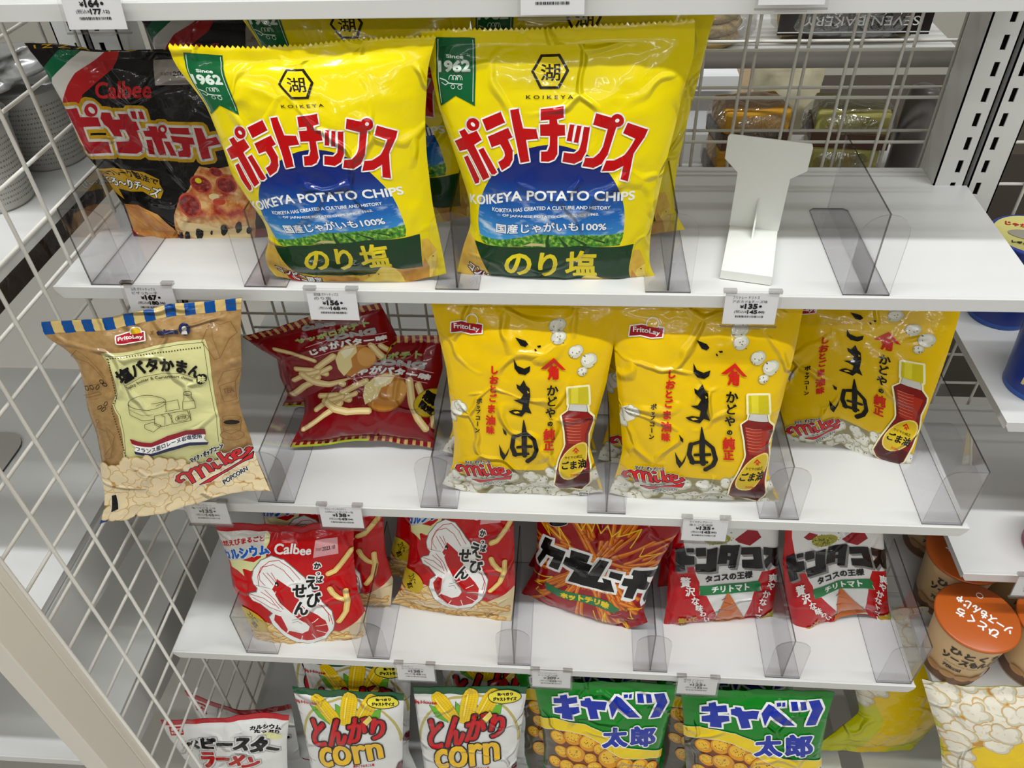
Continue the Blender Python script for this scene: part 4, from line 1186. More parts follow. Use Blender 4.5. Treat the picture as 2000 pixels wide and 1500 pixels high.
 ('L','brown_ink',((112.3,110),(111.6,108.5),(109.5,107.4),(106.6,107),(103.3,107.4),(100.3,108.4),(98.2,109.9),(97.5,111.5),(98.2,112.9),(100.3,113.9),(103.3,114.3),(106.6,113.9),(109.5,113),(111.5,111.6),(112.3,110)),0.45,0.45),
 ('T','BUTTER',((100.4,113.3),(110.3,112.2)),((99.7,110.2),(109.6,109)),(('brown_ink',0.09),),'r'),
 ('L','brown_ink',((116.8,134.1),(116.4,133.2),(115.3,132.6),(113.7,132.6),(111.8,133.1),(110.1,134),(108.9,135.1),(108.4,136.3),(108.8,137.2),(109.9,137.7),(111.6,137.8),(113.4,137.3),(115.1,136.4),(116.3,135.3),(116.8,134.1)),0.53,0.53),
 ('L','brown_ink',((108.9,135.8),(109.4,131.1),(108.2,127.4),(107.7,118.6),(120.9,116.8),(120.3,124.1),(117,129.6),(116.8,133.7)),0.53,0.53),
 ('L','brown_ink',((109,127.2),(119.8,125.2)),0.36,0.36),
 ('S',(((42.7,102.1),(52.4,98.6),(66,95.1),(85.2,97),(105.7,95.9),(125.1,91.3),(124.5,85),(105.3,90.8),(84.7,91.6),(64.8,90.7),(49.5,94.5),(44.4,96.6)),),(('ribbon_red',0),),'r'),
 ('S',(((44.4,96.6),(49.5,94.5),(64.8,90.7),(84.7,91.6),(105.3,90.8),(124.2,85.1),(120.9,80.5),(123.6,74.3),(105.3,81.1),(83.3,83.4),(62.6,83),(45,88.4),(48.1,92.6)),),(('white_ink',0),),'r'),
 ('S',(((45.1,88.8),(62.7,83.4),(83.4,83.8),(105.4,81.5),(123.8,74.7),(121.9,71.8),(104.2,77.7),(82.3,80.2),(61.7,80.1),(45.7,85.4)),),(('navy_ink',0),),'r'),
 ('T','フランス産ロレーヌ岩塩使用',((48.3,93.6),(64.5,89.8),(84.6,91),(105.1,90.1),(120.3,87.6)),((48.2,88.9),(63.1,84.6),(83,85.7),(103.5,85),(119,81.7)),(('navy_ink',0.18),),'r'),
 ('L','sketch_ink',((11.9,193.5),(1.4,187.1),(15.1,180.2),(26.3,164.8),(24.3,159.6),(22.7,161.3)),0.53,0.53),
 ('L','sketch_ink',((11.9,193.5),(27.6,166.5)),0.53,0.53),
 ('L','sketch_ink',((3,157.3),(16.5,159.6),(28.3,161)),0.53,0.53),
 ('L','dark_brown_ink',((26.7,142.1),(27.1,141.6),(27.2,140.7),(26.8,139.7),(26.1,138.7),(25.2,137.9),(24.3,137.6),(23.6,137.7),(23.2,138.2),(23.2,139.1),(23.6,140.1),(24.3,141.1),(25.1,141.8),(26,142.2),(26.7,142.1)),0.71,0.71),
 ('L','dark_brown_ink',((20.8,137.5),(20.9,136.8),(20.4,136),(19.5,135.2),(18.2,134.6),(17,134.4),(16,134.4),(15.5,134.9),(15.5,135.6),(16,136.4),(17,137.1),(18.1,137.7),(19.3,138),(20.3,137.9),(20.8,137.5)),0.71,0.71),
 ('L','dark_brown_ink',((24.7,136.3),(25,135.7),(24.8,134.8),(24.1,133.9),(23.2,133),(22.1,132.4),(21.1,132.1),(20.5,132.3),(20.2,133),(20.4,133.8),(21.1,134.8),(22,135.7),(23.1,136.3),(24,136.6),(24.7,136.3)),0.71,0.71),
 ('L','dark_brown_ink',((6.8,153.6),(6,153.6),(5.2,154),(4.6,154.8),(4.4,155.8),(4.5,156.9),(5,157.7),(5.7,158.2),(6.5,158.2),(7.3,157.8),(7.9,157),(8.2,155.9),(8,154.9),(7.6,154.1),(6.8,153.6)),0.71,0.71),
 ('L','dark_brown_ink',((12.9,154.8),(12.2,154.7),(11.3,155),(10.5,155.7),(10.1,156.7),(10,157.7),(10.2,158.5),(10.8,159),(11.7,159.1),(12.5,158.8),(13.2,158.1),(13.6,157.1),(13.8,156.1),(13.5,155.3),(12.9,154.8)),0.71,0.71),
 ('L','dark_brown_ink',((20.1,159.1),(20.5,158.6),(20.4,157.7),(20,156.7),(19.2,155.8),(18.3,155.1),(17.3,154.7),(16.6,154.8),(16.3,155.3),(16.3,156.1),(16.8,157.1),(17.5,158.1),(18.5,158.8),(19.4,159.2),(20.1,159.1)),0.71,0.71),
 ('L','dark_brown_ink',((25.2,160.3),(24.5,160.1),(23.6,160.4),(22.8,160.9),(22.2,161.7),(21.9,162.7),(22,163.5),(22.5,164.1),(23.2,164.3),(24.1,164.1),(24.8,163.5),(25.4,162.7),(25.7,161.7),(25.6,160.9),(25.2,160.3)),0.71,0.71),
 ('L','dark_brown_ink',((28.2,158.4),(27.6,158),(26.7,157.9),(25.7,158.2),(24.7,158.7),(24.1,159.4),(23.9,160.2),(24.1,160.8),(24.7,161.2),(25.7,161.3),(26.7,161),(27.6,160.5),(28.2,159.8),(28.5,159),(28.2,158.4)),0.71,0.71),
 ('L','sketch_ink',((0.7,147.7),(19.3,152.5),(21,149.9),(3.4,146.3)),0.53,0.53),
 ('L','sketch_ink',((14.1,122.2),(13.6,121.4),(12.6,120.7),(11.5,120.4),(10.5,120.4),(9.7,120.8),(9.3,121.4),(9.5,122.2),(10.1,123),(11,123.7),(12.2,124),(13.2,124),(13.9,123.7),(14.3,123),(14.1,122.2)),0.53,0.53),
 ('L','sketch_ink',((11,120.3),(7.7,115.6),(18.4,111.7),(20.8,95.1),(8.9,84.5),(10.5,81.3),(16.6,82),(26.4,105.8),(19.8,115.5)),0.53,0.53),
 ('L','sketch_ink',((128,186.5),(137.8,205.4),(145.2,200.6),(154.3,203),(159.6,191),(152.4,185.6),(143.7,167.4),(138.6,166.5),(128,186.5)),0.53,0.53),
 ('L','sketch_ink',((137.8,205.4),(138.1,188.7),(143.7,167.4)),0.36,0.36),
 ('L','sketch_ink',((142,138.4),(146,151.5),(162,152.6),(157.7,139.1),(144,135.8),(148.8,115.8),(160.5,117.1),(157.7,139.1)),0.53,0.53),
 ('T','TEA',((147.8,131.7),(156.8,132)),((148.7,126.3),(157.9,126.6)),(('sketch_ink',0.18),),'r'),
 ('L','sketch_ink',((160.1,94.6),(159.7,93.9),(158.9,93.5),(157.5,93.2),(155.8,93),(153.8,93),(151.6,93.3),(149.6,93.8),(147.7,94.6),(146.1,95.5),(144.9,96.6),(144.3,97.6),(144.2,98.5),(144.7,99.2),(145.7,99.8),(147.1,100.1),(149,100.2),(151.1,100.1),(153.2,99.9),(155.3,99.4),(157.2,98.7),(158.6,97.7),(159.6,96.6),(160.1,95.5),(160.1,94.6)),0.53,0.53),
 ('E','dark_brown_ink',151.3,92,7.22,2.6,-10),
 ('L','sketch_ink',((143.6,96.1),(141.8,83.4),(147.3,78.2),(156.6,81.1),(159.9,92.1)),0.53,0.53),
 ('L','sketch_ink',((158.2,75.1),(157.4,73.6),(156,72.2),(154,71.1),(151.5,70.4),(148.7,70.2),(145.9,70.5),(143.3,71.6),(140.9,73.1),(139,74.9),(137.8,76.7),(137.2,78.5),(137.3,80.2),(138.1,81.6),(139.6,82.7),(141.6,83.4),(144.1,83.6),(146.8,83.4),(149.6,83),(152.3,82.3),(154.6,81.3),(156.4,79.9),(157.7,78.4),(158.3,76.8),(158.2,75.1)),0.53,0.53),
 ('POP',((1.7,73.7),(16.5,68.9),(31.5,79.2),(45.8,73.1),(69.5,72.3),(80.4,68.3),(96.8,55.6),(120.7,41.5),(141.5,51.1),(160.9,60.5),(162.5,32.9),(163.7,-0.9),(144.1,-7.4),(111.5,-2),(76.2,0),(24.9,4.6),(2.9,17.1)),75,9.26,('pop_shadow','pop_edge','pop_warm','pop_white','pop_warm'),5),
 ('S',(((85.6,39.5),(82.8,38.4),(80.8,35.5),(86.9,37.3)),((82.8,38.4),(81.5,40.6),(77,40),(80.8,35.5)),((81.5,40.6),(83.1,44.4),(79.6,45.9),(77,40)),((83.1,44.4),(86.5,45.6),(86.8,48.7),(79.6,45.9)),((86.5,45.6),(89.3,44.5),(93.3,46.2),(86.8,48.7)),((89.3,44.5),(90.8,40),(95.2,40.6),(93.3,46.2)),((90.8,40),(94,29.4),(97.5,29.9),(95.2,40.6)),((84,37.2),(83.4,36),(81.9,35.4),(80.3,35.7),(79.5,36.7),(80.1,37.9),(81.6,38.5),(83.3,38.2)),((81.5,40.6),(80.9,39.4),(79.4,38.8),(77.7,39),(77,40),(77.6,41.2),(79.2,41.8),(80.8,41.6)),((83.6,45.4),(83,44.2),(81.4,43.6),(79.8,43.9),(79,44.9),(79.7,46.1),(81.3,46.7),(82.9,46.4)),((89,47.3),(88.3,46.2),(86.7,45.6),(85,46),(84.4,47),(85,48.1),(86.6,48.7),(88.3,48.3)),((93.6,45.4),(93,44.3),(91.3,43.8),(89.7,44.2),(89,45.3),(89.6,46.4),(91.3,46.9),(92.9,46.5)),((95.3,40.4),(94.7,39.3),(93.1,38.8),(91.4,39.1),(90.7,40.2),(91.3,41.3),(92.9,41.8),(94.6,41.5)),((93.8,41.8),(98.2,47),(95.1,49.2),(90.5,42.8)),((98.2,47),(99.6,47.1),(102.8,49.4),(95.1,49.2)),((99.6,47.1),(101.3,43.4),(105.8,44.2),(102.8,49.4)),((101.3,43.4),(104.4,31),(107.9,31.4),(105.8,44.2)),((98.9,48.2),(98.3,47.1),(96.7,46.6),(95,47),(94.3,48),(95,49.1),(96.6,49.6),(98.3,49.2)),((103.5,48.4),(102.8,47.3),(101.2,46.7),(99.6,47.1),(98.9,48.2),(99.6,49.3),(101.2,49.8),(102.8,49.4)),((105.8,43.9),(105.2,42.8),(103.6,42.3),(102,42.6),(101.3,43.7),(101.9,44.8),(103.5,45.3),(105.2,45)),((105.2,42.8),(108.8,48),(105.8,50.1),(101.9,43.7)),((108.8,48),(110.2,47.7),(113.5,50),(105.8,50.1)),((110.2,47.7),(111.9,43.9),(116.3,44.9),(113.5,50)),((111.9,43.9),(113.7,36.1),(117.8,37.6),(116.3,44.9)),((113.7,36.1),(118.8,35.1),(120.1,37.5),(117.8,37.6)),((109.6,49.2),(108.9,48.1),(107.3,47.6),(105.7,47.9),(105,49),(105.7,50),(107.3,50.6),(108.9,50.2)),((114.1,49),(113.5,47.9),(111.9,47.3),(110.3,47.7),(109.6,48.7),(110.3,49.8),(111.9,50.3),(113.5,50)),((116.4,44.6),(115.7,43.4),(114.1,42.9),(112.6,43.2),(111.9,44.3),(112.5,45.4),(114.1,45.9),(115.7,45.6)),((118,37.1),(117.3,35.9),(115.8,35.3),(114.2,35.6),(113.5,36.7),(114.2,37.8),(115.7,38.4),(117.3,38.1)),((118.3,47.2),(119.5,39.4),(123.7,41.1),(121.9,48)),((119.5,39.4),(124.6,36.8),(124.6,39.9),(123.7,41.1)),((124.6,36.8),(129.4,41.4),(127,42.4),(124.6,39.9)),((123.8,40.7),(123.2,39.5),(121.7,38.6),(120.1,38.8),(119.4,39.8),(120.1,41),(121.6,41.7),(123.2,41.6)),((126.8,39),(126.1,37.7),(124.6,36.9),(123.1,36.9),(122.4,37.8),(123,39),(124.6,39.9),(126.1,39.8)),((127.9,58.8),(131.5,40.2),(135,41.5),(131.4,59.9)),((133.9,46.8),(139.5,53.2),(136.9,54.9),(131.1,47.5)),((139.5,53.2),(140.3,52.6),(141.8,55),(136.9,54.9)),((140.4,54.6),(139.8,53.4),(138.2,52.6),(136.7,52.7),(136.1,53.6),(136.7,54.8),(138.2,55.6),(139.7,55.5)),((132.4,47.1),(136.9,41.7),(139.7,44.7),(135.5,49)),((136.9,41.7),(143.2,44.4),(142,46.3),(139.7,44.7)),((140.5,43.8),(139.8,42.6),(138.3,41.7),(136.8,41.8),(136.1,42.6),(136.8,43.8),(138.3,44.7),(139.8,44.7)),((143.3,48.4),(150.7,53.3),(147.2,53.5),(141.8,50.2)),((150.7,53.3),(150.7,58.7),(147.2,55.7),(147.2,53.5)),((150.7,58.7),(143.4,57),(145.9,55.3),(147.2,55.7)),((143.4,57),(139.7,51.1),(143.9,52),(145.9,55.3)),((139.7,51.1),(142.3,44.9),(145.7,47.6),(143.9,52)),((142.3,44.9),(150.1,45.7),(149.5,48.3),(145.7,47.6)),((150.1,45.7),(157,52),(154.1,52.6),(149.5,48.3)),((157,52),(161.4,57.6),(157.6,56.9),(154.1,52.6)),((161.4,57.6),(157.8,59.8),(157.2,56.8),(157.6,56.9)),((157.8,59.8),(154.2,56.1),(156.7,55.8),(157.2,56.8)),((151.1,54.3),(150.5,53),(149,51.9),(147.5,51.7),(146.8,52.5),(147.4,53.8),(148.9,54.8),(150.5,55)),((151.1,58),(150.5,56.8),(148.9,55.7),(147.4,55.6),(146.8,56.3),(147.4,57.6),(148.9,58.6),(150.4,58.7)),((146.8,56.8),(146.1,55.5),(144.6,54.7),(143.1,54.7),(142.5,55.6),(143.1,56.8),(144.6,57.6),(146.1,57.6)),((144,52.1),(143.3,50.9),(141.8,50),(140.3,50.1),(139.7,51),(140.3,52.2),(141.8,53),(143.3,53)),((146.2,46.9),(145.6,45.7),(144,44.8),(142.5,44.8),(141.9,45.6),(142.5,46.9),(144,47.7),(145.5,47.7)),((152,48.1),(151.4,46.8),(149.9,45.6),(148.3,45.3),(147.6,46.1),(148.3,47.4),(149.8,48.4),(151.3,48.8)),((157.7,53.4),(157.1,52.1),(155.6,51),(154.1,50.5),(153.4,51.2),(154,52.5),(155.5,53.7),(157,54.1)),((161.5,58),(161,56.8),(159.6,56),(158.2,55.9),(157.6,56.5),(158.2,57.8),(159.5,58.6),(160.9,58.7)),((159.5,59.1),(159,58),(157.6,57),(156.1,56.7),(155.4,57.3),(156,58.6),(157.5,59.7),(158.9,59.8)),((121.6,52.9),(120.7,51.3),(118.6,50.4),(116.5,50.8),(115.6,52.1),(116.5,53.6),(118.6,54.5),(120.7,54.2)),((100.6,24.4),(123.9,30.2),(147,41.4),(161.1,53),(158.7,45.7),(131.1,31.8),(112.4,23))),(('white_ink',1.6),('black_ink',0.89),('mike_red',0)),'r'),
 ('T','POPCORN',((123.4,19.9),(150.6,33.7)),((124.4,13.9),(150.4,28.6)),(('white_ink',1.07),('black_ink',0.27)),'r'),
 ('T','マイク・ポップコーン',((99.2,62.9),(118,65.4),(136.2,70.8)),((99.2,56.6),(117.9,58.8),(136.1,64.5)),(('white_ink',1.07),('black_ink',0.36)),'r'),
 ('S',(((57.4,206.7),(63.8,206.8),(70.4,207.4),(80.3,204.9),(77.6,197),(69.2,197.8),(59.6,198.5),(54.1,199.7)),),(('white_ink',1.07),('logo_red',0)),'r'),
 ('S',(((78.1,205.8),(77.4,204.5),(76.2,203.3),(74.9,202.5),(73.5,202.2),(72.2,202.2),(71.1,202.8),(70.3,203.7),(69.9,205),(69.9,206.4),(70.2,207.8),(70.9,209.1),(71.8,210.2),(72.8,210.9),(74.1,211.2),(75.4,211.1),(76.6,210.7),(77.6,209.8),(78.2,208.6),(78.3,207.2)),),(('white_ink',0.89),('logo_yellow',0)),'r'),
 ('S',(((69.3,205.5),(80.2,204.6),(79.1,201.1),(67.9,202.4)),),(('logo_red',0),),'r'),
 ('T','FritoLay',((58,205.1),(68.6,204.9),(78.2,202.1)),((56.2,201.1),(66.9,200.3),(76.5,198.3)),(('white_ink',0.14),),'r'),
 ('T','×',((86,204.4),(88.5,203.7)),((84.5,200.4),(87.1,199.8)),(('sketch_ink',0.18),),'r'),
 ('T','takara',((91.5,203),(109.7,200.9)),((90.4,199),(108.7,196.8)),(('navy_ink',0.71),),'r'),
 ('E','navy_ink',115.5,200.7,4.75,6.14,-8),
 ('S',(((117.6,201.1),(117.3,200.4),(116.9,199.8),(116.4,199.3),(115.8,199.1),(115.1,199),(114.5,199.2),(114.1,199.7),(113.7,200.2),(113.6,200.9),(113.6,201.7),(113.9,202.4),(114.3,203),(114.8,203.4),(115.4,203.7),(116,203.7),(116.6,203.5),(117.1,203.1),(117.4,202.5),(117.6,201.8)),((111.8,196),(113.3,199.5),(117.2,198.9),(117.3,195.6))),(('grey_white',0),),'r'),
 ('S',(((8.3,37.4),(13.5,37),(17.1,16.6),(9.5,14.5)),),(('white_ink',0.53),('black_ink',0)),'r'),
])
DESIGN['goma'] = dict(W=162.3, H=235.3, base='yellow_goma', teeth=52, art=[
 ('POP',((-3,18.8),(15.6,27),(63.6,40.1),(70.4,46.9),(116.6,45.5),(131.3,41.8),(159.2,29.9),(159.7,9.3),(159.3,-28.2),(-0.8,-35.8),(-0.1,-2.1)),48,10.56,('popg_shadow','popg_edge','popg_mid','popg_white','sesame'),11),
 ('POP',((2.9,115.1),(12.7,122.5),(17.1,116.8),(14.8,106.1),(6.5,98.9),(-1.2,95.2)),2,6.95,('popg_white','popg_edge','popg_mid','popg_white','sesame'),2),
 ('S',(((115.6,207.5),(114.5,203.5),(111.3,201),(107.3,200.9),(103.9,203.4),(102.6,207.4),(103.7,211.4),(106.9,213.9),(110.9,213.9),(114.2,211.5)),((117.4,209.7),(116.5,206.5),(114,204.5),(110.7,204.5),(108,206.5),(106.9,209.7),(107.8,212.8),(110.3,214.8),(113.5,214.8),(116.2,212.9))),(('popg_edge',0.42),('popg_mid',0)),'r'),
 ('S',(((112.4,208.9),(111.6,206.1),(109.5,204.4),(106.8,204.4),(104.5,206.1),(103.6,208.8),(104.4,211.4),(106.5,213.1),(109.2,213.1),(111.4,211.5)),((115,210),(114.3,207.7),(112.3,206.5),(110,206.9),(108.5,208.7),(108.4,211.1),(109.8,212.9),(112.1,213.3),(114.1,212.2))),(('popg_white',0),),'r'),
 ('E','sesame',105.5,203.7,0.74,0.42,-134),
 ('E','sesame',106.8,207.5,0.75,0.43,-80),
 ('E','sesame',111.5,204.3,0.72,0.44,-18),
 ('E','sesame',104.3,203.8,0.77,0.44,-78),
 ('E','sesame',112.4,212.9,0.73,0.41,-78),
 ('S',(((116.5,196.4),(115.6,192.7),(112.7,190.4),(109,190.4),(106,192.7),(104.8,196.4),(105.8,200.1),(108.7,202.3),(112.2,202.3),(115.2,200.1)),((118.1,198.4),(117.4,195.4),(115.1,193.6),(112.1,193.6),(109.7,195.5),(108.7,198.4),(109.5,201.4),(111.8,203.2),(114.7,203.2),(117.1,201.4))),(('popg_edge',0.42),('popg_mid',0)),'r'),
 ('S',(((113.6,197.6),(113,195.1),(111,193.6),(108.6,193.6),(106.5,195.1),(105.7,197.6),(106.4,200.1),(108.3,201.6),(110.8,201.6),(112.8,200.1)),((116,198.6),(115.3,196.5),(113.6,195.4),(111.5,195.8),(110.1,197.5),(110.1,199.8),(111.3,201.4),(113.3,201.8),(115.2,200.7))),(('popg_white',0),),'r'),
 ('E','sesame',116.1,191.8,0.75,0.47,-12),
 ('E','sesame',106.9,193,0.76,0.46,-130),
 ('E','sesame',112.8,198.4,0.78,0.42,-105),
 ('E','sesame',112.3,195.6,0.75,0.45,-30),
 ('E','sesame',110.4,197.5,0.76,0.44,-128),
 ('S',(((132.7,181.8),(131.9,178),(129.1,175.8),(125.4,176.1),(122.3,178.6),(120.9,182.5),(121.8,186.2),(124.5,188.4),(128.2,188.3),(131.3,185.7)),((134.2,183.8),(133.6,180.7),(131.4,179),(128.4,179.2),(125.9,181.3),(124.7,184.4),(125.4,187.4),(127.7,189.2),(130.6,189),(133.1,186.9))),(('popg_edge',0.42),('popg_mid',0)),'r'),
 ('S',(((129.7,183.3),(129.2,180.7),(127.3,179.2),(124.8,179.4),(122.7,181.1),(121.8,183.7),(122.4,186.2),(124.2,187.7),(126.7,187.6),(128.8,185.9)),((132,184.2),(131.5,182),(129.8,181),(127.7,181.6),(126.2,183.4),(126.1,185.7),(127.3,187.4),(129.3,187.6),(131.1,186.4))),(('popg_white',0),),'r'),
 ('E','sesame',124.6,181.9,0.88,0.44,-66),
 ('E','sesame',128.5,180.8,0.79,0.49,-16),
 ('E','sesame',122.4,178.9,0.87,0.42,-48),
 ('E','sesame',124.9,177.1,0.85,0.45,-81),
 ('E','sesame',130.8,182.2,0.78,0.48,-110),
 ('S',(((146.5,170.9),(145.8,166.5),(142.7,164.2),(138.4,164.8),(134.7,168),(133,172.6),(133.9,176.9),(136.9,179.2),(141,178.8),(144.7,175.6)),((148.2,173),(147.6,169.5),(145.1,167.7),(141.7,168.2),(138.7,170.8),(137.3,174.6),(138,178),(140.4,179.9),(143.7,179.5),(146.7,176.9))),(('popg_edge',0.42),('popg_mid',0)),'r'),
 ('S',(((143.1,172.9),(142.5,169.9),(140.4,168.4),(137.6,168.7),(135.1,170.9),(134,173.9),(134.5,176.8),(136.6,178.4),(139.4,178.1),(141.8,176)),((145.6,173.7),(145.1,171.3),(143.2,170.2),(140.8,171),(139,173.3),(138.8,175.9),(140.1,177.8),(142.3,178),(144.5,176.4))),(('popg_white',0),),'r'),
 ('E','sesame',136.6,177,0.91,0.42,-68),
 ('E','sesame',135.6,177.5,0.91,0.42,-68),
 ('E','sesame',145.8,167.3,0.74,0.57,-136),
 ('E','sesame',137,171.7,0.93,0.42,-52),
 ('E','sesame',135.9,177,0.9,0.43,-42),
 ('S',(((139.2,160.3),(138.7,157.6),(136.8,156.2),(134.2,156.6),(132,158.5),(131,161.3),(131.5,163.9),(133.4,165.3),(135.9,165),(138.1,163.1)),((140.2,161.6),(139.8,159.5),(138.3,158.3),(136.2,158.6),(134.4,160.2),(133.6,162.5),(134,164.5),(135.5,165.7),(137.5,165.4),(139.3,163.9))),(('popg_edge',0.42),('popg_mid',0)),'r'),
 ('S',(((137.1,161.4),(136.7,159.7),(135.5,158.7),(133.7,158.9),(132.2,160.2),(131.5,162.1),(131.9,163.8),(133.2,164.8),(134.9,164.6),(136.4,163.3)),((138.7,162),(138.3,160.5),(137.2,159.8),(135.7,160.3),(134.6,161.7),(134.5,163.3),(135.3,164.4),(136.7,164.5),(138,163.6))),(('popg_white',0),),'r'),
 ('E','sesame',136.5,158.8,0.75,0.57,-143),
 ('E','sesame',138.8,158.5,0.76,0.56,-172),
 ('E','sesame',131.9,161.4,0.76,0.52,-175),
 ('E','sesame',136.8,157.6,0.89,0.48,-28),
 ('E','sesame',135,162.7,0.87,0.48,-91),
 ('S',(((16.1,206.7),(25.4,209.3),(33.9,208.5),(44.2,207.6),(42.9,199.6),(32.9,198),(24.3,199.4),(14.4,197.1)),),(('white_ink',1.11),('logo_red',0)),'r'),
 ('S',(((40,211.4),(39.7,209.8),(38.8,208.4),(37.7,207.2),(36.2,206.4),(34.7,206),(33.2,206.2),(31.9,206.8),(30.9,207.9),(30.3,209.3),(30.3,210.9),(30.7,212.4),(31.5,213.9),(32.7,215),(34.1,215.8),(35.6,216.1),(37.1,215.9),(38.3,215.3),(39.3,214.3),(39.9,212.9)),),(('white_ink',0.83),('logo_yellow',0)),'r'),
 ('S',(((27.8,208.5),(42.6,207.5),(42.4,204.3),(27.4,204.6)),),(('logo_red',0),),'r'),
 ('T','FritoLay',((18.3,206.7),(30.1,206.7),(41.6,204.9)),((17.8,200.2),(29.4,200.8),(40.5,199.7)),(('white_ink',0.17),),'r'),
 ('S',(((72.9,197.4),(82,194.4),(84.4,191.2),(81.9,188.5),(77.6,189.7)),((91.8,189.3),(95.3,189.8),(95.8,188.1),(93.7,187.4)),((89.6,186),(90.8,186.7),(92.1,184.7),(90.8,184)),((70.6,176.1),(73.9,169.3),(80.3,166.7),(86.2,169.6),(85.5,163.9),(81.5,160.7),(75,161.6),(71.2,166.4)),((72.4,150.5),(76.1,148.7),(79.9,155.3),(82.2,149.5),(85.6,146.4),(86.7,137.8),(85.9,125.6),(89.9,117.1),(83.4,119.1),(79.8,113.9),(69.3,116.7),(65.5,119.5),(71.8,121.9),(79.2,121.2),(79.9,127.8),(69.8,132.6),(77,133.7),(79.7,139.5),(73.5,145.7)),((59.7,100.1),(64.4,94.9),(64.5,90.8),(61.7,92.7)),((56.3,79.1),(60.3,70.9),(63.8,66.4),(68.8,77.3),(66.7,68.1),(61.7,58.9),(57.9,65.3))),(('black_ink',0),),'r'),
 ('S',(((83.3,143.7),(85.5,142.2),(84,140.7)),((70.6,119.1),(74.8,120),(77.8,118.1),(72.8,117.3))),(('yellow_goma',0),),'r'),
 ('L','black_ink',((82,109.7),(83.9,94)),1.11,6.39),
 ('L','black_ink',((83.9,94),(85.1,77.3),(86.4,67.1)),6.39,6.11),
 ('L','black_ink',((72.4,89.7),(71.2,77.1),(75.4,67.5)),5,5.56),
 ('L','black_ink',((74.4,90.3),(85.4,94.8),(95.4,86.4),(99.4,73.6),(96.8,65.7),(89.6,59.5)),3.61,5.56),
 ('L','black_ink',((77.4,76.9),(93.1,78.6)),3.33,3.61),
 ('L','black_ink',((73.8,67.8),(90.4,69.2)),4.45,3.33),
 ('T','し',((47.5,167.6),(56,168.3)),((46.7,158.2),(55.4,159.1)),(('goma_red',0.49),),'k'),
 ('T','お',((46,157.2),(55.4,158.1)),((45.3,146.9),(54.9,147.9)),(('goma_red',0.49),),'k'),
 ('T','と',((45.1,146.5),(53.4,147.4)),((44.9,137.4),(53.3,138.4)),(('goma_red',0.49),),'k'),
 ('T','ご',((44.6,136.5),(53.1,137.5)),((44.6,127.3),(53.2,128.3)),(('goma_red',0.49),),'k'),
 ('T','ま',((42.7,124.9),(52.3,126.1)),((42.7,114.4),(52.5,115.7)),(('goma_red',0.49),),'k'),
 ('T','油',((41.4,112.1),(52.3,113.5)),((41.4,100.3),(52.5,101.8)),(('goma_red',0.49),),'k'),
 ('T','味',((41.9,99.4),(51,100.7)),((41.8,89.5),(51.1,90.9)),(('goma_red',0.49),),'k'),
 ('T','ポ',((31.9,129.9),(38,130.9)),((31.7,123.3),(38,124.3)),(('black_ink',0.28),),'k'),
 ('T','ッ',((32,122.2),(36.2,123)),((31.9,117.6),(36.2,118.4)),(('black_ink',0.28),),'k'),
 ('T','プ',((31.2,116.8),(35.9,117.6)),((31.1,111.8),(35.8,112.6)),(('black_ink',0.28),),'k'),
 ('T','コ',((30.2,110),(35.9,111)),((30,103.9),(35.8,105)),(('black_ink',0.28),),'k'),
 ('L','black_ink',((32.6,102.5),(32.5,98)),1.17,1.17),
 ('T','ン',((29.1,95.3),(35,96.4)),((28.8,88.9),(34.9,90.2)),(('black_ink',0.28),),'k'),
 ('S',(((107.6,177.5),(119.8,164.1),(115.5,164.9),(107.8,172.4),(100.8,166.2),(95.6,166.6)),),(('goma_red',0),),'r'),
 ('T','角',((102.8,169.7),(111.8,169.6)),((103.3,156),(112.5,155.5)),(('goma_red',0.69),),'r'),
 ('T','か',((101.7,150.2),(113.3,149.9)),((102.6,137.2),(114.6,136.8)),(('black_ink',0.42),),'k'),
 ('T','ど',((102.2,137.1),(113.2,136.7)),((103.6,124.7),(114.9,124.2)),(('black_ink',0.42),),'k'),
 ('T','や',((103,123.8),(114,123.4)),((104.5,111.5),(115.9,110.9)),(('black_ink',0.42),),'k'),
 ('T','の',((107.1,108.1),(113,107.8)),((108,101.6),(114,101.2)),(('black_ink',0.42),),'k'),
 ('T','純',((104.1,99.3),(116.8,98.6)),((105.8,85.2),(118.8,84.2)),(('goma_red',0.55),),'k'),
 ('T','正',((106,85.6),(117.3,84.8)),((107.4,72.8),(119,71.9)),(('goma_red',0.55),),'k'),
 ('S',(((127.3,118.3),(148.4,113),(155.4,104.7),(156.5,98.3),(154.9,83.7),(158,66.3),(156.3,43.2),(152,20.4),(142.2,8.9),(121.6,15.1),(115.8,24.2),(121.3,45.9),(131.2,73.7),(131.5,78.8),(127.8,94.8),(121.7,113.5)),((123.3,145.1),(142.6,143.9),(147.6,122.2),(126.2,126.4)),((127.4,126.2),(145.6,122.7),(148.4,113),(127.5,117.5))),(('halo',2.22),),'r'),
 ('S',(((127.7,126.2),(145.2,122.8),(148.4,113),(127.4,118.2)),),(('dark_brown_ink',0.42),('glass_pale',0)),'r'),
 ('S',(((127.3,118.3),(148.4,113),(155.4,104.7),(156.5,98.3),(154.9,83.7),(158,66.3),(156.3,43.2),(152,20.4),(142.2,8.9),(121.6,15.1),(115.8,24.2),(121.3,45.9),(131.2,73.7),(131.5,78.8),(127.8,94.8),(121.7,113.5)),),(('dark_brown_ink',0.42),('oil_red',0)),'r'),
 ('S',(((125.2,109.9),(153,102.3),(151.5,85.1),(153.4,72.1),(134.4,78.2),(130.9,94.2)),),(('oil_light',0),),'r'),
 ('S',(((116.8,26.8),(122.5,43.7),(153.5,34.7),(151.6,20.6),(142,9.7),(122.1,17.6)),),(('oil_dark',0),),'r'),
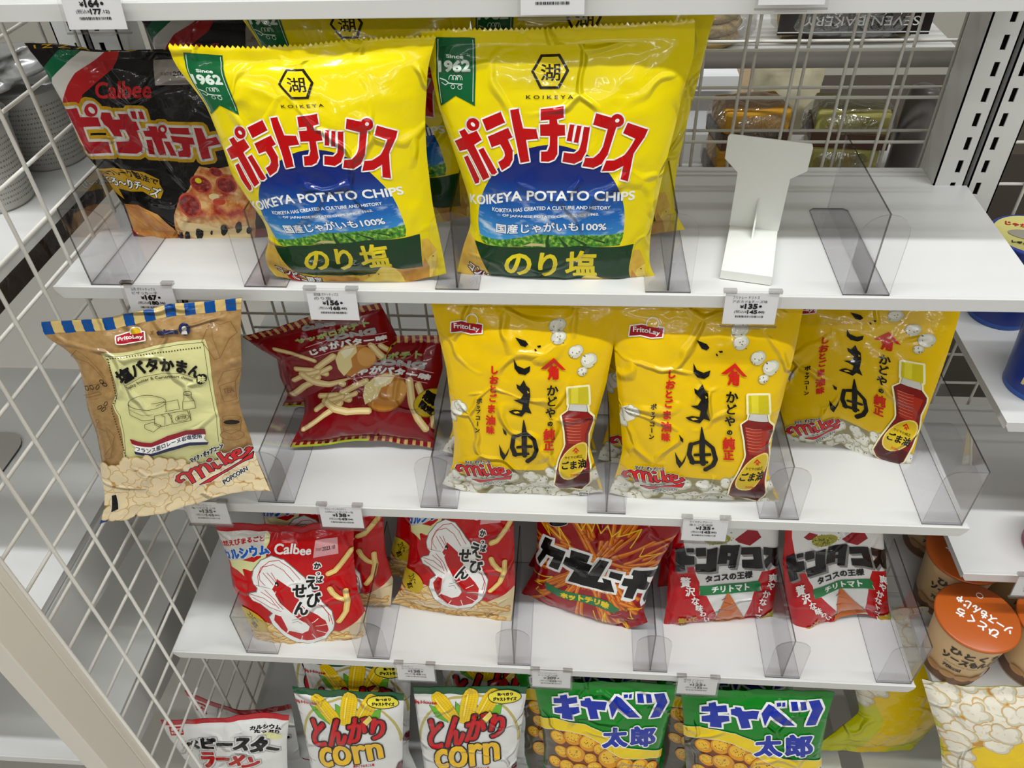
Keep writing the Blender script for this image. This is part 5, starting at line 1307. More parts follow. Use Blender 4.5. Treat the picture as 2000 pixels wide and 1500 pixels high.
 ('L','oil_shine',((126,109.8),(135.1,107.5),(142.6,106.4)),0.56,0.28),
 ('L','oil_shine',((126.9,106),(135.8,103.7),(143.4,102.6)),0.56,0.28),
 ('L','oil_shine',((127.8,102.3),(136.5,99.9),(144.2,98.7)),0.56,0.28),
 ('L','oil_shine',((128.8,98.5),(137.2,96.1),(145,94.8)),0.56,0.28),
 ('L','oil_shine',((129.7,94.7),(137.9,92.3),(145.8,90.8)),0.56,0.28),
 ('L','oil_shine',((130.8,90.8),(138.7,88.4),(146.5,86.8)),0.56,0.28),
 ('L','oil_shine',((131.8,86.9),(139.4,84.5),(147.3,82.8)),0.56,0.28),
 ('L','oil_shine',((132.8,83),(140.1,80.5),(148.2,78.7)),0.56,0.28),
 ('S',(((123.3,145.1),(142.6,143.9),(147.6,122.2),(126.2,126.4)),),(('cap_yellow',0),),'r'),
 ('S',(((126,144.8),(132.8,144.4),(136.2,125.6),(129,126.5)),),(('cap_light',0),),'r'),
 ('E','label_ring',140.2,53.1,14.41,25.05,-29),
 ('E','label_yellow',140.2,53.1,13.11,23.31,-29),
 ('S',(((143.8,71.2),(149,64),(147.1,64.7),(144.2,68.7),(142.1,66.4),(140.2,66.9)),),(('goma_red',0),),'r'),
 ('T','角',((142.7,67.4),(146.3,66.3)),((142.9,63.4),(146.4,62.2)),(('goma_red',0.14),),'r'),
 ('T','かどやの純正',((132.3,63),(151.9,58.7)),((132.2,59.4),(151.3,54.9)),(('dark_brown_ink',0.07),),'r'),
 ('T','ごま油',((128.6,56.1),(153.9,52.8)),((126.7,45.9),(152.2,42.1)),(('black_ink',0.42),),'r'),
 ('T','200g',((134.4,37.9),(143.2,36.3)),((133.6,33.8),(142.4,32.4)),(('goma_red',0.07),),'r'),
 ('S',(((12.3,34.1),(10.3,32.1),(9.2,29.2),(13.6,32.8)),((10.3,32.1),(9.1,33.2),(5.5,30.8),(9.2,29.2)),((9.1,33.2),(9.8,36.5),(6.7,36),(5.5,30.8)),((9.8,36.5),(12.3,38.8),(12.2,41.1),(6.7,36)),((12.3,38.8),(14.6,39.1),(17.6,41.8),(12.2,41.1)),((14.6,39.1),(16.2,36.3),(19.7,38.2),(17.6,41.8)),((16.2,36.3),(20,29),(22.6,30.1),(19.7,38.2)),((11.4,31.7),(11.1,30.6),(10.1,29.6),(8.8,29.1),(8,29.6),(8.2,30.7),(9.4,31.7),(10.7,32.2)),((9.1,33.2),(8.8,32.1),(7.6,31),(6.3,30.4),(5.5,30.8),(5.8,31.9),(7,33.1),(8.4,33.6)),((10.1,37.4),(9.7,36.3),(8.5,35.2),(7.2,34.7),(6.4,35),(6.8,36.2),(8,37.4),(9.4,37.9)),((14.1,41),(13.7,39.9),(12.5,38.8),(11.1,38.4),(10.4,38.8),(10.8,39.9),(12,41),(13.4,41.5)),((17.9,41.3),(17.5,40.3),(16.3,39.4),(14.9,39),(14.2,39.5),(14.6,40.6),(15.9,41.6),(17.2,41.9)),((19.7,38),(19.3,37),(18.1,36.1),(16.8,35.9),(16.1,36.5),(16.5,37.6),(17.7,38.4),(19.1,38.6)),((18.4,38.6),(21.3,43.6),(18.5,44.4),(15.7,38.4)),((21.3,43.6),(22.2,43.9),(24.5,46.3),(18.5,44.4)),((22.2,43.9),(23.9,41.4),(27.3,42.4),(24.5,46.3)),((23.9,41.4),(27.4,31.6),(30,32.1),(27.3,42.4)),((21.7,44.7),(21.3,43.7),(20.1,43),(18.7,42.8),(18.1,43.3),(18.5,44.4),(19.7,45.3),(21,45.4)),((25.1,45.5),(24.7,44.6),(23.5,43.9),(22.2,43.9),(21.6,44.6),(22,45.6),(23.2,46.3),(24.5,46.3)),((27.3,42.2),(26.9,41.3),(25.8,40.7),(24.5,40.9),(23.8,41.6),(24.2,42.6),(25.4,43.2),(26.7,43)),((26.9,41.4),(29.1,45.6),(26.5,47),(24.3,41.8)),((29.1,45.6),(30.1,45.4),(32.5,47.3),(26.5,47)),((30.1,45.4),(31.7,42.5),(35,43.4),(32.5,47.3)),((31.7,42.5),(33.7,36.3),(36.7,37.6),(35,43.4)),((33.7,36.3),(37.6,35.3),(38.4,37.3),(36.7,37.6)),((29.6,46.5),(29.2,45.6),(28,45.1),(26.7,45.3),(26.1,46),(26.5,47),(27.7,47.5),(28.9,47.3)),((33,46.6),(32.6,45.7),(31.4,45.2),(30.1,45.4),(29.5,46.1),(29.9,47),(31.1,47.6),(32.4,47.4)),((35.1,43.2),(34.7,42.2),(33.5,41.7),(32.3,42),(31.7,42.8),(32.1,43.7),(33.2,44.2),(34.5,44)),((36.9,37.1),(36.5,36.1),(35.3,35.6),(34.1,35.9),(33.5,36.7),(33.9,37.7),(35,38.2),(36.3,37.9)),((36.3,45.2),(37.8,38.9),(41,39.9),(39,45.7)),((37.8,38.9),(41.9,36.1),(41.6,38.8),(41,39.9)),((41.9,36.1),(45.3,39.1),(43.3,40.5),(41.6,38.8)),((41.1,39.5),(40.6,38.6),(39.5,38.1),(38.3,38.4),(37.7,39.2),(38.1,40.2),(39.2,40.7),(40.5,40.4)),((43.4,37.6),(43,36.6),(41.9,36.1),(40.6,36.4),(40.1,37.3),(40.5,38.3),(41.6,38.8),(42.9,38.5)),((42.7,53.2),(47,37.6),(49.6,38),(45.4,53.7)),((48.5,42.8),(52.4,47.1),(50.2,48.9),(46.1,43.8)),((52.4,47.1),(53.1,46.4),(54.2,48.2),(50.2,48.9)),((53,48.1),(52.6,47.2),(51.4,46.8),(50.2,47.1),(49.6,47.9),(50,48.8),(51.2,49.2),(52.5,48.9)),((47.2,43.2),(51,37.8),(53.1,40),(49.5,44.3)),((51,37.8),(55.7,38.9),(54.7,40.8),(53.1,40)),((53.7,38.9),(53.3,38),(52.1,37.5),(50.9,37.9),(50.4,38.8),(50.8,39.8),(51.9,40.2),(53.2,39.9)),((55.6,42.3),(61.2,44.3),(58.4,45.8),(54.4,44.1)),((61.2,44.3),(61,49),(58.2,47.6),(58.4,45.8)),((61,49),(55.2,49.6),(57.3,47.6),(58.2,47.6)),((55.2,49.6),(52.6,45.3),(56,45.3),(57.3,47.6)),((52.6,45.3),(55,39.5),(57.6,41.1),(56,45.3)),((55,39.5),(61,37.8),(60.4,40.5),(57.6,41.1)),((61,37.8),(66.1,40.3),(63.8,42.3),(60.4,40.5)),((66.1,40.3),(69.7,43.9),(66.4,44.6),(63.8,42.3)),((69.7,43.9),(66.5,47.2),(66.1,44.7),(66.4,44.6)),((66.5,47.2),(63.8,45.4),(65.8,44),(66.1,44.7)),((61.5,45.1),(61.1,44.1),(59.9,43.7),(58.7,44.1),(58.1,45),(58.6,45.9),(59.7,46.3),(61,46)),((61.3,48.3),(60.9,47.4),(59.7,47),(58.5,47.4),(57.9,48.2),(58.3,49.1),(59.5,49.5),(60.8,49.2)),((58,48.6),(57.5,47.7),(56.4,47.3),(55.1,47.7),(54.6,48.5),(55,49.4),(56.2,49.8),(57.4,49.5)),((56,45.4),(55.6,44.4),(54.4,44),(53.2,44.3),(52.6,45.2),(53,46.1),(54.2,46.5),(55.4,46.2)),((58,40.4),(57.5,39.4),(56.4,39),(55.2,39.3),(54.6,40.3),(55.1,41.2),(56.2,41.6),(57.4,41.3)),((62.4,39.1),(62,38.2),(60.8,37.8),(59.6,38.1),(59,39.1),(59.5,40),(60.7,40.5),(61.8,40.1)),((66.6,41.3),(66.2,40.4),(65,40),(63.8,40.4),(63.3,41.3),(63.7,42.2),(64.9,42.6),(66.1,42.2)),((69.7,44.2),(69.3,43.3),(68.1,42.9),(66.9,43.3),(66.4,44.3),(66.8,45.2),(68,45.5),(69.2,45.1)),((68,45.9),(67.6,45),(66.4,44.6),(65.2,45),(64.7,45.9),(65.1,46.8),(66.3,47.2),(67.5,46.8)),((38.3,49.5),(37.7,48.3),(36.2,47.7),(34.6,48),(33.8,49),(34.3,50.2),(35.8,50.8),(37.5,50.5)),((25.8,25.3),(42,30.3),(58.8,35.1),(69.3,39.5),(67.5,33.3),(47.4,30.1),(34.7,24.1))),(('white_ink',1.39),('black_ink',0.76),('mike_red',0)),'r'),
 ('T','POPCORN',((38.7,23.3),(63.1,30.4)),((39.7,17.9),(63.2,25.9)),(('white_ink',0.69),('black_ink',0.14)),'r'),
 ('T','マイク・ポップコーン',((16.3,49.7),(31,55.2),(45.7,58.5)),((16.5,45.2),(31,50.7),(45.5,54.3)),(('white_ink',0.69),('black_ink',0.21)),'r'),
 ('S',(((139.1,4.3),(147.5,2.6),(146.7,-4.7),(138.2,-3.4)),),(('white_ink',0.69),('grey_ink',0)),'r'),
 ('T','プラ',((139.6,2.4),(146.3,1.2)),((139.4,-1.6),(146.3,-2.5)),(('white_ink',0.14),),'r'),
])
DESIGN['ebisen'] = dict(W=151.0, H=201.1, base='red_film', seal='red_seal', art=[
 ('S',(((10.3,50.2),(26.3,62.5),(38.3,59.3),(56.7,38.4),(80.4,21.2),(102.7,31.2),(123.2,42.1),(140.9,52.1),(150.2,60.9),(155.8,37.4),(156.3,-28.2),(-12.4,-24.1),(-8.1,5.5)),),(('snack_cream',0),),'r'),
 ('STK',((9.6,48),(25.7,60.5),(37.8,57.4),(56.2,36.3),(80.4,21.2),(109.8,35.7),(134.6,43.9),(138,15.2),(134.5,-4.6),(61.6,-0.9),(2.7,-7.7)),60,23.87,6.53,('snack_cream','snack_edge','snack_mid','snack_light'),4),
 ('S',(((-2.1,189.3),(25.3,190.9),(54.3,192.5),(57.5,188.6),(53.6,177.3),(49.9,165.6),(36.4,162.4),(2.9,145),(-1.4,165.8)),),(('grey_white',0),),'r'),
 ('S',(((52.6,192.4),(57.5,188.6),(56.2,181),(52.2,174.7),(50.9,164.3),(37.7,144.6),(28.3,140.3),(20.3,141.7),(18,139.6),(19.6,130.4),(11.6,135.8),(3.6,138.1),(3.1,146.8),(18.8,154.4),(34.7,153.9),(44.7,162.4),(50.1,177)),),(('cloud_cream',0),),'r'),
 ('T','天然えびまるごと',((-4.6,172.7),(18.7,181.4),(36.2,185.2),(50.8,188.4)),((-4.3,165.8),(17.1,173.1),(35.5,179.2),(50.7,183.1)),(('calbee_red',0.38),),'r'),
 ('T','カルシウム',((-3.5,158.9),(22.5,170.5),(39.6,175.4),(53.7,178.7)),((-3.5,147),(19.3,156.5),(37.6,162.9),(55,168.8)),(('white_ink',1.76),('bright_blue',0.88)),'r'),
 ('T','Calbee',((62.9,180.3),(83.3,179.5),(104.2,173.9)),((60.4,167.7),(81.6,167.8),(103,163.6)),(('white_ink',0.44),),'r'),
 ('S',(((109.5,180.8),(133.5,182.5),(134.9,159.8),(106,158.2)),),(('date_pink',0),),'r'),
 ('T','賞味期限',((109.4,170.8),(116.3,170.9)),((109.4,166.5),(116.3,166.7)),(('black_ink',0),),'r'),
 ('T','2023.10',((116.9,171.3),(131,172.7)),((116.9,166.4),(131.1,167.5)),(('black_ink',0.13),),'r'),
 ('S',(((29.2,131),(32.6,143.5),(44,158.3),(56.8,164.7),(70.5,161.1),(82,147.3),(91.7,135.1),(100.2,111.3),(109.8,92.6),(116.6,77.9),(114.1,57.7),(110.6,45.6),(99.7,29.8),(80.9,24),(61.4,29.3),(47.2,43),(38.3,59.3),(38.2,73.2),(45.7,81.8),(34.7,93.7),(25.1,95.6),(21.8,102.5),(25,106.8),(33.1,110.7),(34.9,117.4),(30.4,122.3)),),(('shrimp_grey',1.13),('white_ink',0)),'r'),
 ('S',(((59.3,134.4),(66.8,128.6),(76,120.9),(81.3,111.5),(85.1,95.4),(91.9,84.7),(99.5,75.8),(105.4,65.3),(105.6,46.9),(99.2,36.7),(82.2,30.9),(66.5,33.8),(53.1,46.2),(56.3,52.1),(71.5,46.4),(80.1,50.4),(83.3,57.7),(80.9,65.1),(76.9,69),(73.6,74.4),(67.4,86.5),(60.1,99.5),(55.5,111.8),(57.1,116.5),(56.3,121)),((47.8,80.5),(54.5,78.2),(55.2,55.7),(53.5,45.2),(47.2,54.4),(42.7,69.2)),((56.8,127),(59.6,124.1),(55.7,114.1),(52.4,119.2))),(('shrimp_red',0),),'r'),
 ('L','white_ink',((82.2,85.7),(82.6,78.9),(74.8,74.3)),1,1),
 ('L','white_ink',((88.5,65.3),(98,71.1)),1,1),
 ('L','white_ink',((91.1,58.5),(106,58)),1,1),
 ('L','white_ink',((90.8,50.1),(102.5,42)),1,1),
 ('L','white_ink',((84,43.1),(87.7,31.6)),1,1),
 ('L','white_ink',((71.3,41.4),(68.4,33.2)),1,1),
 ('L','white_ink',((54.3,51.9),(51.7,45.9)),1,1),
 ('L','shrimp_red',((36.5,120.8),(36.6,135.7),(42.1,148.3),(53.5,157.9),(65.7,160.3),(76.4,150.2),(86.6,132.7)),0.75,0.75),
 ('L','shrimp_red',((44.2,123.6),(38.6,130.3),(38.4,139),(44.9,150.1),(57.7,154.1),(68.7,147.3),(79.1,129.9)),0.75,0.75),
 ('L','shrimp_red',((43.4,141.4),(54.2,125.3)),0.75,0.75),
 ('L','shrimp_red',((48.4,142.1),(57,129.9)),0.75,0.75),
 ('L','shrimp_red',((53.4,142.7),(58.4,131.4)),0.75,0.75),
 ('L','shrimp_red',((24.8,105.1),(39.9,104.6),(52.9,96)),0.75,0.75),
 ('L','shrimp_red',((26.6,101),(42.3,94.1),(57.4,86.6)),0.75,0.75),
 ('L','shrimp_red',((38.3,112.8),(49.9,105),(56.5,91.5)),0.75,0.75),
 ('L','shrimp_red',((43.5,116.3),(54.7,104),(61,89.9)),0.75,0.75),
 ('L','shrimp_red',((101.6,95),(109.2,86.2),(113.6,71.9),(112,56.5)),0.75,0.75),
 ('L','shrimp_red',((107.8,89.9),(112.2,75.6),(109.6,62.4)),0.75,0.75),
 ('L','black_ink',((50.1,120.4),(32.8,121.4)),0.38,0.38),
 ('L','black_ink',((65.6,71.4),(73.3,73.6),(79.9,70.5)),0.38,0.38),
 ('L','black_ink',((64.9,67.1),(72,69.3),(75.4,63.8)),0.38,0.38),
 ('E','black_ink',58.7,127,2.2,3.31,3),
 ('E','white_ink',58.2,125.8,0.98,1.2,1),
 ('T','か',((105.9,152.2),(114.4,150.6)),((104.7,142.5),(113.4,140.6)),(('white_ink',1.88),('black_ink',0.5)),'k'),
 ('T','っ',((107.5,139.4),(112.6,138.4)),((107,133.3),(112.1,132.3)),(('white_ink',1.88),('black_ink',0.5)),'k'),
 ('T','ぱ',((106.5,132.6),(114.8,130.9)),((105.6,122.5),(113.9,120.7)),(('white_ink',1.88),('black_ink',0.5)),'k'),
 ('T','え',((91.7,138.5),(110.2,132.9)),((90,116.8),(108.3,111.4)),(('white_ink',2.76),('black_ink',0.88)),'k'),
 ('T','び',((92.9,114),(111.1,108.6)),((89.1,91.3),(106.5,86.5)),(('white_ink',2.76),('black_ink',0.88)),'k'),
 ('T','せ',((77.8,128.4),(95,126.9)),((76,107),(93.1,105.6)),(('white_ink',2.76),('black_ink',0.88)),'k'),
 ('T','ん',((77.1,103.5),(94.9,101.7)),((70.6,80),(88.5,78.8)),(('white_ink',2.76),('black_ink',0.88)),'k'),
 ('L','snack_edge',((121.2,132.8),(129.1,135.6),(138.1,145.9),(144.3,154.3),(149.1,162.5)),7.29,7.29),
 ('L','fry_yellow',((121.2,132.8),(129.1,135.6),(138.1,145.9),(144.3,154.3),(149.1,162.5)),6.53,6.53),
 ('L','snack_light',((121.2,132.8),(129.1,135.6),(138.1,145.9),(144.3,154.3),(149.1,162.5)),2.29,2.29),
 ('L','snack_edge',((121.2,111.5),(124,103.8),(129.7,95),(136.7,90.1)),7.03,7.03),
 ('L','fry_yellow',((121.2,111.5),(124,103.8),(129.7,95),(136.7,90.1)),6.28,6.28),
 ('L','snack_light',((121.2,111.5),(124,103.8),(129.7,95),(136.7,90.1)),2.2,2.2),
 ('L','snack_edge',((138.7,104),(138.3,89.4),(132.3,73.3),(125.2,65.3),(120.6,60.5)),7.03,7.03),
 ('L','fry_yellow',((138.7,104),(138.3,89.4),(132.3,73.3),(125.2,65.3),(120.6,60.5)),6.28,6.28),
 ('L','snack_light',((138.7,104),(138.3,89.4),(132.3,73.3),(125.2,65.3),(120.6,60.5)),2.2,2.2),
 ('E','oval_gold',12.5,59.3,16.7,19.17,43),
 ('T','コンビニ',((5.9,65),(12,51.1)),((13.7,74.5),(20.3,60.2)),(('black_ink',0.19),),'r'),
 ('T','限定',((7.6,50.5),(11,43.3)),((14,57.4),(17.2,49.9)),(('black_ink',0.25),),'r'),
])
DESIGN['karamucho'] = dict(W=170.1, H=202.9, base='deep_red_film', art=[
 ('STK',((7.8,164.5),(147.6,176.4),(170.4,100.4),(170,35.2),(135.9,10.1),(99.1,20.5),(20.3,34.3),(1.4,107.4)),95,49.65,5.12,(None,'stick_dark','stick_orange','stick_light'),8,(84.6,114.5)),
 ('L','zig_yellow',((8.3,155.3),(21.2,140.6),(15.1,154.6),(35.5,139.2),(30.4,157.2),(49,129.6)),1.35,1.35),
 ('L','zig_yellow',((52.7,163.8),(59.5,155.3),(63.5,166.5),(72,155.2),(74,169),(82.9,154.9),(89.2,165.9),(95.9,151),(104.5,161.6),(103.5,152.6),(127.4,163.5),(120.6,138.5)),1.35,1.35),
 ('L','zig_yellow',((137.6,136.6),(136.1,125.1),(162.9,120.5),(149.7,107.9)),1.35,1.35),
 ('L','zig_yellow',((0.8,64.1),(32.8,76.2),(7.9,50),(19.5,55)),1.35,1.35),
 ('L','zig_yellow',((97.7,33.7),(109.4,2),(112.9,35.5),(116.2,9.5)),1.35,1.35),
 ('L','zig_yellow',((132,21.8),(143.1,-4.5),(140.6,18.2)),1.35,1.35),
 ('L','zig_yellow',((145.5,38.4),(167.1,26.4)),1.35,1.35),
 ('L','zig_yellow',((147.7,20.4),(154.9,13.4),(150,31.6)),1.35,1.35),
 ('L','zig_yellow',((15.9,46.4),(14.5,39.1),(26.2,39.4)),1.35,1.35),
 ('S',(((14.3,134.7),(24.7,134.5),(22,124.6),(44.1,120.4),(38.2,89.7),(24.8,92),(29.5,108.9),(18.4,109.4),(9.8,86.1),(4.9,91.2),(12,112.8),(8.3,114.3)),((51.3,124.7),(76.1,120.1),(74.5,109),(51.4,112.8)),((45.8,113.4),(81.8,106.7),(78.2,87.6),(72.7,75.8),(55.6,76.4),(60.9,95.2),(43.6,101.5)),((89.9,117.3),(101.2,115.8),(93.7,84.2),(102.9,84.1),(99.1,90.5),(110,89.2),(118.3,72.9),(72.8,74.9)),((107,101.8),(122.9,99.7),(122.1,91.1),(106.6,93.8)),((136.1,103.9),(170.4,87.9),(173.4,73.7),(160.3,82.8),(162.5,73.7),(168.7,65.2),(167.7,56.2),(151.6,69.2),(149.5,53),(134.3,63.7),(135.6,79.5),(125.2,84.9),(126.2,94.4),(139.3,88.4),(138.2,94.8),(135.1,97.3)),((167.2,51.4),(170,57.7),(172.6,43),(168.7,34.6),(165.8,43.5))),(('white_ink',3.61),('black_ink',0.3)),'s'),
 ('S',(((22.8,64.2),(31.5,61.9),(44.3,58.2),(71,58.2),(101.2,59.1),(117.2,56.6),(132.4,44),(128.2,38.3),(100.9,43.3),(73.6,44.3),(47.4,43.9),(28.4,50.1)),),(('banner_green2',0),),'r'),
 ('T','ホットチリ味',((48.6,53.1),(71.3,56.6),(96.9,56.8),(116.1,54.4)),((51.5,44.4),(73.4,45.4),(97.2,46.3),(115.3,45.1)),(('zig_yellow',0.9),),'r'),
 ('T','スティックカラムーチョ',((40.7,69.7),(74.9,72.4),(115.4,72.3)),((40.7,64.5),(75.8,67.7),(115.6,68.2)),(('stick_light',0.09),),'r'),
 ('S',(((118.7,32),(127.8,40.6),(138.3,40.1),(146.6,31.4),(146,22.6),(135.3,25),(123,28.6)),),(('chili_red',0),),'r'),
 ('L','chili_green',((141.3,37.5),(143,42.8)),1.5,1.5),
 ('L','chili_red',((119.5,32.3),(134.5,31.3),(145.5,27.5)),3.91,5.12),
 ('L','date_pink',((122.3,34.2),(135.8,33.9)),0.6,0.6),
 ('E','black_ink',30,161.3,11.54,4.93,9),
 ('L','white_ink',((41.4,163.1),(41.2,161.9),(40.2,160.5),(38.5,159.3),(36.2,158.1),(33.5,157.1),(30.5,156.4),(27.4,155.9),(24.5,155.7),(21.9,155.9),(19.9,156.3),(18.5,157.1),(18,158.3),(18.3,159.8),(19.4,161.4),(21.3,163),(23.7,164.4),(26.5,165.4),(29.5,166.1),(32.5,166.5),(35.3,166.4),(37.7,166),(39.6,165.3),(40.9,164.3),(41.4,163.1)),0.6,0.6),
])
